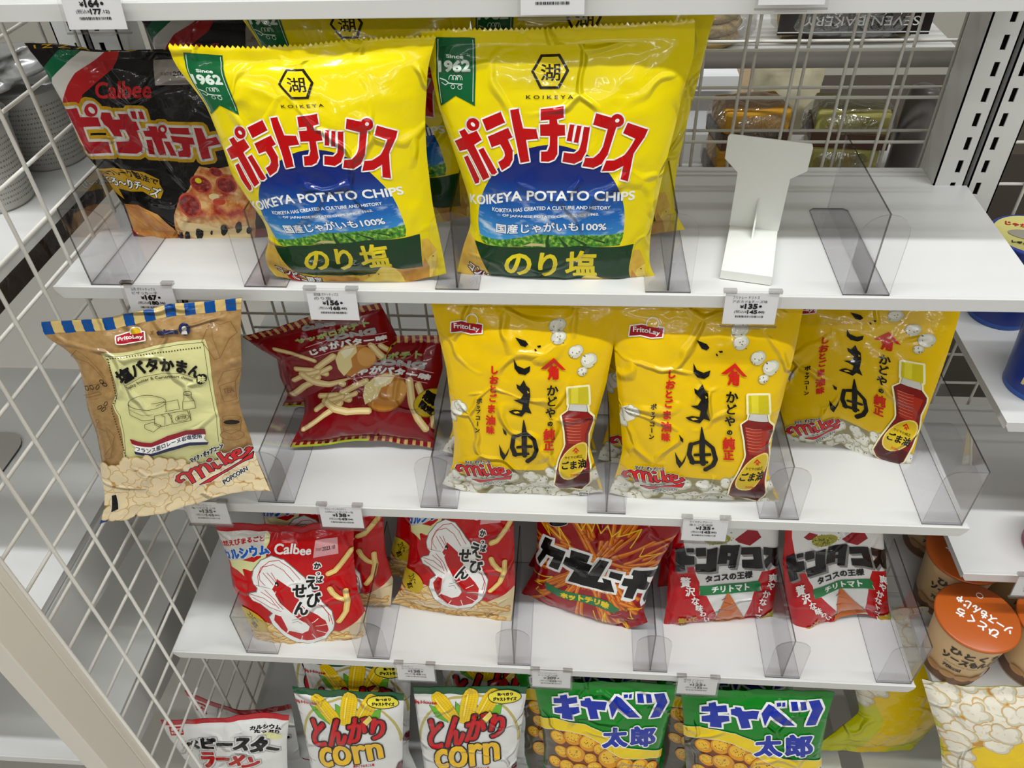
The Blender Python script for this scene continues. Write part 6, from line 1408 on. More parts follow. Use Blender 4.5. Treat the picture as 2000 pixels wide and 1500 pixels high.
DESIGN['tacos'] = dict(W=131.3, H=204.8, base='red_film2', art=[
 ('S',(((4.9,210.3),(7.4,156.3),(12.8,135.6),(24.9,111.9),(29.1,97.2),(33.3,87.6),(34.4,67.7),(42.6,66.1),(58.6,27.8),(59.2,1.3),(99.3,2.3),(94.5,19.4),(99.5,65.4),(109.4,65),(103.1,82.6),(107.5,96.8),(132.3,92.8),(136.1,211.1)),),(('white_film',0),),'r'),
 ('S',(((22,155.8),(29.6,161.2),(40.2,157.9),(37.1,151.2),(28,151.9)),((71.4,147.3),(87.7,159.5),(100.9,156.9),(105.9,147.3),(91,137.1),(76.3,142.7))),(('chili_red',0),),'r'),
 ('E','spice_olive',49.5,149.2,16.82,8.31,-3),
 ('E','spice_dark',50.5,143.1,1.09,0.6,-66),
 ('E','spice_lite',39.1,152.1,0.94,0.67,-14),
 ('E','spice_dark',67.3,146.7,1.03,0.63,-48),
 ('E','spice_lite',53.1,134.3,1.1,0.6,-81),
 ('E','spice_dark',54.9,152,0.99,0.64,-112),
 ('E','spice_lite',57.4,143.1,0.91,0.7,-156),
 ('E','spice_dark',34.5,149.6,0.98,0.63,-117),
 ('E','spice_lite',64.1,144.8,1.03,0.65,-103),
 ('E','spice_dark',48.8,147.4,0.92,0.68,-155),
 ('E','spice_lite',35.1,147.6,0.92,0.67,-155),
 ('E','spice_dark',44.8,157.4,1,0.62,-73),
 ('E','spice_lite',52.6,152.4,0.93,0.68,-170),
 ('E','spice_dark',52.5,149.4,0.97,0.65,-28),
 ('E','spice_lite',54.9,137.4,1.09,0.61,-77),
 ('E','spice_dark',44,151,1.02,0.63,-90),
 ('E','spice_lite',43.1,146.1,1.02,0.63,-102),
 ('E','spice_dark',32.2,153.1,0.98,0.61,-119),
 ('E','spice_lite',66.1,151,0.94,0.67,180),
 ('E','spice_dark',46.8,150.6,0.93,0.68,-153),
 ('E','spice_lite',69.3,149.3,1.02,0.63,-101),
 ('E','spice_dark',48,151.1,0.93,0.68,-149),
 ('E','spice_lite',42.7,150.1,0.93,0.67,-16),
 ('E','spice_dark',66.8,157.3,0.96,0.67,-18),
 ('E','spice_lite',52.4,152.2,0.98,0.66,-32),
 ('E','spice_dark',45.4,141.7,0.89,0.7,-155),
 ('E','spice_lite',61.9,146.1,0.96,0.69,-13),
 ('E','spice_dark',47.8,152,0.92,0.67,-157),
 ('E','spice_lite',60.5,148.3,0.94,0.69,177),
 ('E','spice_dark',48.2,146.8,0.99,0.65,-105),
 ('E','spice_lite',55.5,147.4,1.05,0.6,-73),
 ('E','spice_dark',45.3,150,0.93,0.67,-10),
 ('E','spice_lite',54.9,150.6,0.92,0.69,-175),
 ('E','spice_dark',56.7,150.3,1.03,0.63,-83),
 ('E','spice_lite',36.3,149.4,1.01,0.62,-103),
 ('E','spice_dark',37.5,150.7,0.92,0.68,-168),
 ('E','spice_lite',39.7,148.8,0.95,0.65,-126),
 ('E','spice_dark',50.2,144.8,0.92,0.69,-179),
 ('E','spice_lite',37.9,149.3,0.92,0.67,-3),
 ('E','spice_dark',39.1,145.9,0.92,0.69,-5),
 ('E','spice_lite',39.7,152.5,0.92,0.68,-14),
 ('E','spice_dark',42.2,151.9,0.98,0.63,-119),
 ('E','spice_lite',41,143.5,0.95,0.66,-128),
 ('E','spice_dark',52.7,147.9,0.97,0.65,-118),
 ('E','spice_lite',56.4,148.7,1.05,0.63,-82),
 ('E','spice_dark',42.7,150.5,1.02,0.62,-67),
 ('E','spice_lite',46.2,144.8,1.01,0.65,-103),
 ('E','spice_dark',46.8,144.6,0.93,0.68,-136),
 ('E','spice_lite',61.5,146.7,0.96,0.69,-131),
 ('E','spice_dark',47.1,145.7,0.92,0.69,-142),
 ('E','spice_lite',50,145.6,1.05,0.61,-77),
 ('E','spice_dark',48.1,150.2,1.03,0.63,-61),
 ('E','spice_lite',41,141.9,1.07,0.62,-78),
 ('E','spice_dark',52.9,150.1,1.03,0.61,-62),
 ('E','spice_lite',38.2,155.5,1.01,0.61,-82),
 ('E','spice_dark',50.3,146.2,1.04,0.63,-92),
 ('E','spice_lite',55.9,140.9,0.91,0.71,-150),
 ('E','spice_dark',52.6,145.1,0.92,0.69,-142),
 ('E','spice_lite',38.9,154.4,1.02,0.63,-64),
 ('E','spice_dark',54.9,145.5,0.93,0.7,-141),
 ('E','spice_lite',48.5,144.6,1.06,0.62,-75),
 ('S',(((6.5,130.4),(14.7,133.1),(17.8,122.5),(26.5,122.3),(27.7,111.9),(16.7,110.2),(18.2,101.7),(9.3,99.3)),((18.1,132.4),(21,132.7),(21.6,128.7),(18.7,128.4)),((22.1,132.8),(25.1,133.1),(25.7,129.1),(22.8,128.8)),((28.6,133.6),(39,134.3),(40,124.2),(29.7,123.5)),((41.9,131.9),(47.5,133),(53.1,133.9),(53.5,100.9),(30.9,101),(29.8,110.7),(42.2,111.6)),((57.6,136.3),(80.1,136),(75.9,104),(68.7,104.9),(70.6,126.5),(65.9,126.8),(65.2,111.3),(55.2,111.4)),((62.7,122),(72.1,120.3),(71.8,115.8),(63,117.9)),((83.4,132.1),(106.6,130.3),(110.7,98.5),(85.6,104.3),(85.1,114.1),(100,112.7),(98,122.1),(83.4,122.8)),((111.8,129.2),(133.4,120.7),(137.1,88.5),(126.7,96.5),(122.5,104.9),(115.9,96.9),(113.4,108.2),(120.3,115.9),(112.3,119.2))),(('tacos_grey',0.78),),'s'),
 ('S',(((5.3,131.3),(13.4,134.3),(16.5,123.7),(25.2,123.6),(26.3,113.3),(15.4,111.5),(16.9,103),(8.1,100.4)),((16.8,133.6),(19.7,134),(20.3,130),(17.4,129.6)),((20.8,134.1),(23.7,134.4),(24.3,130.4),(21.4,130.1)),((27.2,135),(37.7,135.7),(38.7,125.7),(28.3,124.9)),((40.5,133.3),(46.1,134.5),(51.7,135.5),(52.1,102.5),(29.6,102.5),(28.5,112.1),(40.8,113.1)),((56.2,137.8),(78.7,137.6),(74.5,105.7),(67.3,106.6),(69.2,128.1),(64.5,128.3),(63.8,112.9),(53.8,113)),((61.3,123.6),(70.7,121.9),(70.4,117.4),(61.6,119.5)),((82,133.7),(105.1,132.1),(109.1,100.5),(84.1,106),(83.6,115.8),(98.5,114.5),(96.5,123.8),(81.9,124.5)),((110.3,131.1),(132.1,122.4),(135.9,90.1),(124.9,99.3),(120.9,107.3),(114.4,99),(111.8,110.2),(118.7,118.1),(110.8,121.1))),(('tacos_grey',0.78),),'s'),
 ('S',(((4,132.3),(12.1,135.5),(15.2,125),(23.9,125),(25,114.7),(14.1,112.7),(15.6,104.3),(6.8,101.6)),((15.5,134.8),(18.3,135.3),(19,131.3),(16.1,130.9)),((19.5,135.4),(22.4,135.7),(23,131.7),(20.1,131.4)),((25.9,136.3),(36.3,137.1),(37.3,127.1),(27,126.3)),((39.2,134.8),(44.7,136),(50.3,137),(50.7,104.2),(28.2,103.9),(27.1,113.5),(39.4,114.7)),((54.8,139.3),(77.3,139.1),(73.1,107.3),(65.9,108.2),(67.8,129.6),(63.1,129.9),(62.4,114.5),(52.4,114.6)),((59.9,125.1),(69.3,123.5),(69,119),(60.2,121.1)),((80.6,135.3),(103.6,133.8),(107.6,102.5),(82.7,107.8),(82.2,117.4),(97.1,116.2),(95.1,125.5),(80.5,126.1)),((108.8,132.9),(130.1,125.4),(134.6,91.8),(123.2,101.7),(119.3,109.5),(112.8,101.1),(110.3,112.2),(117.1,120.2),(109.3,123))),(('black_ink',0.63),),'s'),
 ('T','タコスの王様',((39.3,97.4),(64.7,99.1),(95,100.2)),((40.6,88.3),(65.2,88.9),(95.5,89.6)),(('black_ink',0.47),),'r'),
 ('S',(((33.5,83.4),(68.5,83),(103.1,83.2),(107.1,76.8),(105.1,72.7),(107.7,66),(69.5,68.5),(34.4,67.7),(34.8,73.8),(33.1,76.9)),),(('banner_green2',0),),'r'),
 ('T','チリトマト',((47.6,80.4),(68.7,80.6),(91.5,81.6)),((48.2,71.7),(69.3,71.1),(92.3,70.6)),(('white_ink',0.47),),'r'),
 ('S',(((67.1,69.8),(70.6,64.8),(81.6,41.2),(98.9,5.6),(77.7,1.7),(55.6,-1.1),(59.8,9.9),(60.8,37.1),(64.5,64.4)),),(('tortilla',0),),'r'),
 ('L','chili_red',((64.7,53.4),(74.5,47.3)),1.57,0.47),
 ('L','chili_red',((60.3,39.7),(83,33)),1.57,0.47),
 ('L','chili_red',((58.9,23.1),(92.5,7.3)),1.57,0.47),
 ('L','chili_red',((61.2,58.3),(67,61.9)),1.57,0.47),
 ('T','贅',((11.6,94.3),(23.2,96.1)),((12.5,78.6),(24.1,80.3)),(('white_ink',0.39),),'k'),
 ('T','沢',((17.9,80.5),(28.7,81.4)),((18.7,65.4),(29.6,66.2)),(('white_ink',0.39),),'k'),
 ('T','な',((24.9,66),(34.6,66)),((25.9,51.9),(35.7,51.5)),(('white_ink',0.39),),'k'),
 ('T','味',((30.8,53.3),(39.4,52.7)),((32.2,40),(41,38.9)),(('white_ink',0.39),),'k'),
 ('T','わ',((37,41.8),(44.6,40.7)),((39.1,29),(46.8,27.3)),(('white_ink',0.39),),'k'),
 ('T','い',((43.3,30.4),(50,28.8)),((46.5,15.2),(55.2,8.3)),(('white_ink',0.39),),'k'),
 ('T','爽',((115.8,92.4),(129.7,84.4)),((116.5,77.7),(131.5,67.5)),(('white_ink',0.39),),'k'),
 ('T','や',((114.2,78.5),(126.6,72.8)),((115.4,64.2),(128.1,57.7)),(('white_ink',0.39),),'k'),
 ('T','か',((109.2,66.7),(120.9,62.4)),((110.7,51.8),(122.5,47)),(('white_ink',0.39),),'k'),
 ('T','な',((106.3,53.7),(117,50.2)),((108.3,38.8),(119.2,34.9)),(('white_ink',0.39),),'k'),
 ('T','ト',((105.4,39.1),(114.1,36.4)),((108,25.1),(116.6,22.5)),(('white_ink',0.39),),'k'),
 ('T','マ',((105.8,24.7),(114.4,22.1)),((110.3,5.9),(118.1,5.3)),(('white_ink',0.39),),'k'),
 ('T','ト',((108.9,7.1),(115.2,6.6)),((109.7,-1.8),(116,-2.3)),(('white_ink',0.39),),'k'),
 ('T','焼いて',((14.5,28.3),(34.8,30.2)),((15.9,19.2),(37.3,17.3)),(('gold_ink',0.63),),'r'),
 ('T','揚げる',((17.9,16.6),(43.7,9.1)),((20.1,5.3),(44.4,2.1)),(('gold_ink',0.63),),'r'),
 ('S',(((111.6,3.5),(132,24),(134.7,5.8),(127.6,-0.1)),),(('spice_olive',0),),'r'),
 ('S',(((113,5.2),(124.6,18.6),(128.2,8.8),(121.2,1.6)),),(('gold_ink',0),),'r'),
])
DESIGN['ramen'] = dict(W=146.5, H=194.9, base='white_film', seal='red_seal2', art=[
 ('S',(((7.5,182.9),(23.7,182.8),(23.4,168.5),(6.7,165.4)),),(('title_red',0),),'r'),
 ('T','おやつ',((9.9,179.9),(21.3,180.3)),((9.6,175.4),(21.3,176.3)),(('white_ink',0.37),),'r'),
 ('T','カンパニー',((8.6,172.8),(22.6,174.2)),((8.3,168.9),(22.1,170.7)),(('white_ink',0.27),),'r'),
 ('T','カルシウム',((102.6,176.2),(121.4,177.5),(137.5,177)),((102.8,171.3),(121.8,171.3),(138.7,169)),(('black_ink',0.55),),'r'),
 ('T','たっぷり',((107.7,170.6),(136.6,167.9)),((107.8,166.3),(136.9,161.2)),(('black_ink',0.55),),'r'),
 ('E','cloud_cream',129,157.8,13.41,5.9,-20),
 ('T','ベビースター',((20.7,152.9),(40.2,160.7),(73.3,161.1),(101.1,160.9),(123.8,154.2),(137,134.2)),((19.6,141),(45.1,143.5),(71.1,141.5),(93.7,138.6),(117,127.1),(136.3,124.5)),(('grey_ink2',4.02),('white_film',3.1),('black_ink',1.46)),'s'),
 ('E','black_ink',45.7,160.2,2,2.52,0),
 ('E','black_ink',52,159.8,2,2.52,-3),
 ('T','ラーメン',((38.5,136.1),(69.9,134),(92.3,126.9),(116.3,118.7)),((33.4,103.5),(64.3,108.2),(78,104.8),(100,97)),(('grey_ink2',4.02),('white_film',3.1),('title_red',1.64)),'s'),
 ('STK',((22.9,59.9),(138.8,48.7),(-16.2,-58.5),(-44,-58.5)),60,43.82,3.65,('snack_cream','chip_dark','noodle','chip_light'),4),
])
DESIGN['corn'] = dict(W=131.8, H=273.7, base='white_film', topseal='green_seal', art=[
 ('L','olive_line',((1,162.8),(2.3,177.4),(4.8,192),(8,205.3),(12.1,217.4),(17,228),(22.6,236.9),(28.8,244.1),(35.5,249.7),(42.6,253.8),(50.1,256.2),(57.8,257.5),(65.8,258),(73.7,257.6),(81.6,256.3),(89.3,254),(96.6,250.1),(103.4,244.7),(109.7,237.8),(115.3,229.3),(120.2,219.2),(124.2,207.7),(127.3,195.1),(129.4,181.6),(130.3,168.4)),3.33,3.33),
 ('S',(((18.2,242.7),(31.3,239.1),(40.5,212.7),(27.2,222.2)),((37.7,256.9),(53.7,230.3),(57.6,216.9),(44.4,227)),((49.8,249.9),(58.2,240.6),(61.4,214.3),(50,219.3)),((76.4,219.9),(79,247.9),(89,259.7),(85.3,230.4)),((76.5,214.4),(97.4,242.5),(104.5,244.5),(103.7,229),(85.8,216.9)),((75.6,243.2),(87.4,225),(78.5,211.6))),(('leaf_dark',0.62),('leaf_green',0)),'r'),
 ('S',(((93.9,270.5),(90.3,269.6),(85.9,262.9),(80.9,253),(75.9,238.8),(72.7,224.6),(83.9,215),(90.4,226.7),(96.6,241.3),(100.5,253),(101.1,259.5),(99.5,265.6)),),(('corn_dark',0.42),('corn_yellow',0)),'r'),
 ('L','corn_dark',((99,261.4),(97.7,255.2),(93.4,243.7),(87.5,229.2),(81.5,217.1)),0.46,0.46),
 ('L','corn_dark',((96.7,263.5),(94.7,256.9),(90.3,246.2),(84.5,231.7),(79.4,219.1)),0.46,0.46),
 ('L','corn_dark',((94.5,265.3),(91.6,258.5),(87.1,248.7),(81.6,234.1),(77.1,220.8)),0.46,0.46),
 ('L','corn_dark',((92.5,267.5),(88.6,260.1),(83.9,250.8),(78.8,236.5),(75,222.7)),0.46,0.46),
 ('L','corn_dark',((90.3,269.6),(101.1,259.5)),0.33,0.33),
 ('L','corn_dark',((88.2,266.5),(100.8,256.8)),0.33,0.33),
 ('L','corn_dark',((86.2,263.5),(100.6,254)),0.33,0.33),
 ('L','corn_dark',((84.7,260.1),(99.8,250.8)),0.33,0.33),
 ('L','corn_dark',((83.6,258),(98.7,248.1)),0.33,0.33),
 ('L','corn_dark',((82.4,255.7),(97.8,245)),0.33,0.33),
 ('L','corn_dark',((81.1,253.5),(96.7,241.8)),0.33,0.33),
 ('L','corn_dark',((80.1,250.8),(95.5,238.9)),0.33,0.33),
 ('L','corn_dark',((79,247.9),(94.4,235.9)),0.33,0.33),
 ('L','corn_dark',((78,244.8),(93.1,232.9)),0.33,0.33),
 ('L','corn_dark',((76.9,241.7),(91.7,229.8)),0.33,0.33),
 ('L','corn_dark',((75.9,238.8),(90.4,226.7)),0.33,0.33),
 ('L','corn_dark',((75.1,235.3),(88.7,223.8)),0.33,0.33),
 ('L','corn_dark',((74.3,231.7),(87.2,221)),0.33,0.33),
 ('L','corn_dark',((73.5,228.3),(85.6,218)),0.33,0.33),
 ('L','corn_light',((90.9,262),(79.3,232.6)),1.46,1.46),
 ('S',(((21.9,260),(21.1,255.8),(22.9,248),(28.8,235.9),(36.9,221.6),(45,210.7),(54.9,222),(50,236.1),(42.6,250.2),(35.8,259.4),(30.7,265.1),(26.9,265.7)),),(('corn_dark',0.42),('corn_yellow',0)),'r'),
 ('L','corn_dark',((28.8,262.9),(33.3,257.5),(40.1,247.7),(47.4,233.3),(53.1,219.7)),0.46,0.46),
 ('L','corn_dark',((26.9,260.4),(30.8,255.6),(37.3,244.9),(44.7,230.5),(51,217.7)),0.46,0.46),
 ('L','corn_dark',((24.9,258.9),(28.3,253.2),(34.5,241.9),(42.3,227.7),(49.1,215.3)),0.46,0.46),
 ('L','corn_dark',((23.1,257.3),(25.5,250.6),(31.7,238.9),(39.6,224.7),(47,213.1)),0.46,0.46),
 ('L','corn_dark',((21.1,255.6),(30.9,265.1)),0.33,0.33),
 ('L','corn_dark',((22,252.3),(33.1,262.3)),0.33,0.33),
 ('L','corn_dark',((22.7,248.7),(35.4,259.7)),0.33,0.33),
 ('L','corn_dark',((24.1,245.6),(37.1,257.8)),0.33,0.33),
 ('L','corn_dark',((25.6,242.6),(38.9,255.6)),0.33,0.33),
 ('L','corn_dark',((27,239.7),(40.8,253.3)),0.33,0.33),
 ('L','corn_dark',((28.4,236.4),(42.4,250.8)),0.33,0.33),
 ('L','corn_dark',((30.1,233.7),(43.9,247.9)),0.33,0.33),
 ('L','corn_dark',((31.7,230.6),(45.4,245.1)),0.33,0.33),
 ('L','corn_dark',((33.6,227.6),(46.9,242.2)),0.33,0.33),
 ('L','corn_dark',((35.3,224.8),(48.4,239)),0.33,0.33),
 ('L','corn_dark',((36.9,221.6),(50,236.1)),0.33,0.33),
 ('L','corn_dark',((39,219.1),(51.1,232.5)),0.33,0.33),
 ('L','corn_dark',((40.9,216.2),(52.4,229.1)),0.33,0.33),
 ('L','corn_dark',((43,213.6),(53.8,225.5)),0.33,0.33),
 ('L','corn_light',((25.5,254),(42.3,223.9)),1.46,1.46),
 ('S',(((65.5,272.3),(61.8,269),(58.4,259.9),(56.2,248.7),(54.7,231.1),(54.6,214.5),(68.3,211.1),(72.3,226.5),(75,243.9),(76.2,256.4),(74.7,264.7),(72,269.9)),),(('corn_dark',0.42),('corn_yellow',0)),'r'),
 ('L','corn_dark',((72.2,265.6),(72.5,257.1),(71.3,244.9),(68.7,227.2),(65.5,211.9)),0.46,0.46),
 ('L','corn_dark',((69.5,266.5),(69,257.8),(67.6,245.8),(65.1,228.2),(62.8,212.7)),0.46,0.46),
 ('L','corn_dark',((67,267.1),(65.5,258.5),(63.7,246.7),(61.8,229.2),(60.1,213.1)),0.46,0.46),
 ('L','corn_dark',((64.5,268.1),(61.9,259.2),(60.1,247.6),(58.2,230.2),(57.5,213.8)),0.46,0.46),
 ('L','corn_dark',((61.8,269),(74.7,264.4)),0.33,0.33),
 ('L','corn_dark',((60.2,264.7),(75.4,259.7)),0.33,0.33),
 ('L','corn_dark',((58.8,260.6),(75.9,257.1)),0.33,0.33),
 ('L','corn_dark',((58,257.9),(76,254.6)),0.33,0.33),
 ('L','corn_dark',((57.4,255.4),(75.8,251.3)),0.33,0.33),
 ('L','corn_dark',((57,252.5),(75.4,247.9)),0.33,0.33),
 ('L','corn_dark',((56.4,249.4),(75.1,244.6)),0.33,0.33),
 ('L','corn_dark',((56.1,245.9),(74.5,241)),0.33,0.33),
 ('L','corn_dark',((55.8,242.3),(73.9,237.6)),0.33,0.33),
 ('L','corn_dark',((55.3,238.5),(73.5,233.7)),0.33,0.33),
 ('L','corn_dark',((55,235),(72.9,230.1)),0.33,0.33),
 ('L','corn_dark',((54.7,231.1),(72.3,226.5)),0.33,0.33),
 ('L','corn_dark',((54.7,227.1),(71.2,222.7)),0.33,0.33),
 ('L','corn_dark',((54.7,223.1),(70.2,218.9)),0.33,0.33),
 ('L','corn_dark',((54.8,218.7),(69.2,215)),0.33,0.33),
 ('L','corn_light',((63.8,261.6),(59.8,226.5)),1.46,1.46),
 ('T','とんがり',((17.5,221.5),(46.2,228.5),(77.9,230.6),(110.1,228.7)),((14.8,155.8),(45.5,167),(77.4,183.6),(108.1,187.7)),(('black_ink',3.95),),'r'),
 ('T','とんがり',((17.5,221.5),(46.2,228.5),(77.9,230.6),(110.1,228.7)),((14.8,155.8),(45.5,167),(77.4,183.6),(108.1,187.7)),(('corn_red',1.87),),'r'),
 ('S',(((91.5,234.8),(94.3,225.9),(87.8,214),(82.3,221.2)),),(('dark_brown_ink',0.62),('chip_light',0)),'r'),
 ('T','corn',((21.7,154.3),(49.6,167.6),(77.5,174.3),(103.9,176.2)),((21.7,112.2),(48.6,124.3),(78.2,130.4),(106.8,140)),(('black_ink',3.74),('corn_gold',1.66)),'r'),
 ('T','焼きとうもろこし味',((66.7,125.6),(95,126.5)),((66.6,120),(95.2,120.6)),(('title_red',0.21),),'r'),
 ('E','black_ink',107.2,256.9,19.72,11.44,-3),
 ('E','oval_yellow',107.2,256.9,18.82,10.23,-2),
 ('T','食べきり',((97.8,262.6),(116,263.2)),((98.2,257.9),(116.4,258.1)),(('black_ink',0.42),),'r'),
 ('T','ジャストサイズ',((93.9,255.8),(120.7,255.8)),((94.2,251.2),(121.1,250.4)),(('black_ink',0.42),),'r'),
 ('T','House',((8.1,250),(27.3,251.2)),((7.9,244.6),(27.3,246.4)),(('title_red',0.21),),'r'),
 ('S',(((-0.3,248.4),(2.4,249.6),(2.2,246.8),(4.8,248.4),(6.6,246),(6,243),(4.1,242.9),(3.9,245.2),(2.2,243.7),(1.6,241.5),(-0.9,240.3)),),(('title_red',0),),'r'),
 ('S',(((126.6,117.5),(132.9,115.2),(135.3,90.3),(123.3,100.5)),),(('maroon',0),),'r'),
])
DESIGN['cabbage'] = dict(W=170.6, H=290.4, base='green_film', art=[
 ('S',(((-1.4,201.7),(19,206.5),(40,-74.7),(7.9,-78.6)),),(('ct_stripe',0),),'r'),
 ('S',(((16.9,203.3),(39.7,206.4),(60.5,199.5),(83.5,179.9),(103.6,157.4),(132.3,150),(163.9,143.5),(221.8,-85.1),(45.3,-87.1)),),(('puff_back',0),),'r'),
 ('PUF',((23,187.2,10.35),(43.9,193.9,12.42),(65.7,185.7,13.31),(80.8,175,8.87),(26.8,158.4,9.76),(46.7,160.3,13.6),(96.5,157.1,16.56),(67.8,153.9,8.87),(17.3,131.9,8.87),(34.2,129.7,10.35),(54,125.7,11.83),(74.4,135,10.35),(117.6,142.6,11.83),(139.5,137.6,11.83),(155.9,130.2,8.87),(27.8,97.1,11.83),(102.6,117.2,13.31),(82.4,104.8,11.83),(129,105.6,13.31),(56.5,84.5,13.31)),('puff_edge','puff_orange','puff_yellow','black_ink'),6),
 ('S',(((-0.8,214.6),(19.2,224),(35.6,223.1),(60.2,221.9),(82.5,210.8),(95.5,195.4),(107.4,182.3),(125,175.6),(147.1,170.7),(170.8,158.7),(171.8,141.9),(154.7,150.8),(132.4,154.9),(110.8,160.4),(96.5,172.7),(80.4,188.7),(60.5,202.1),(39.7,205.9),(16.2,202.5),(-0.1,194.4)),),(('white_ink',0.59),('ct_yellow',0)),'r'),
 ('S',(((30.6,267.1),(38.3,269.5),(39.4,263.4),(50.7,266.6),(51.5,257.6),(40.4,254),(40.9,248.4),(53,251.1),(53.9,242.1),(44.2,237.2),(44.5,229.1),(30.8,227.9),(31.2,236.3),(21.6,235.1),(21.7,244.3),(31.7,248.4),(31.9,254.6),(21.9,252.5),(22.3,260.8),(30.6,263)),((55.4,261.5),(60.9,262.4),(60.5,264.9),(66.9,265.6),(68.7,260.7),(88,259.7),(85.8,247.1),(75.4,247.6),(78.5,233.3),(67.7,232.3),(63.7,250.7),(56,253.6)),((98.9,270.2),(104.5,266.5),(130.9,236.4),(117.2,236.4),(101,252.9),(95.5,235.9),(91,256)),((107.8,271.3),(112.7,271.9),(113,267.6),(108.5,266.7)),((114.3,271.8),(117.5,271.9),(117.6,266.9),(114.4,266.8)),((124,272.4),(130.9,273.1),(133.4,261.2),(126.1,260.4)),((134.4,273.2),(140.2,273.6),(143,262.2),(136.7,261.1)),((144.1,274.2),(155.5,276.6),(161.8,261.5),(156.1,234.7),(144.1,236),(149.4,260.7))),(('white_ink',2.37),('ct_blue',0.15)),'s'),
 ('T','太',((86.4,217.4),(113.9,218.3)),((85.5,182.4),(117.3,183.4)),(('white_ink',3.84),('ct_blue',2.07)),'r'),
 ('T','郎',((121.4,220.3),(152.2,217.2)),((123.7,183.5),(155.9,177.5)),(('white_ink',3.84),('ct_blue',1.92)),'r'),
])
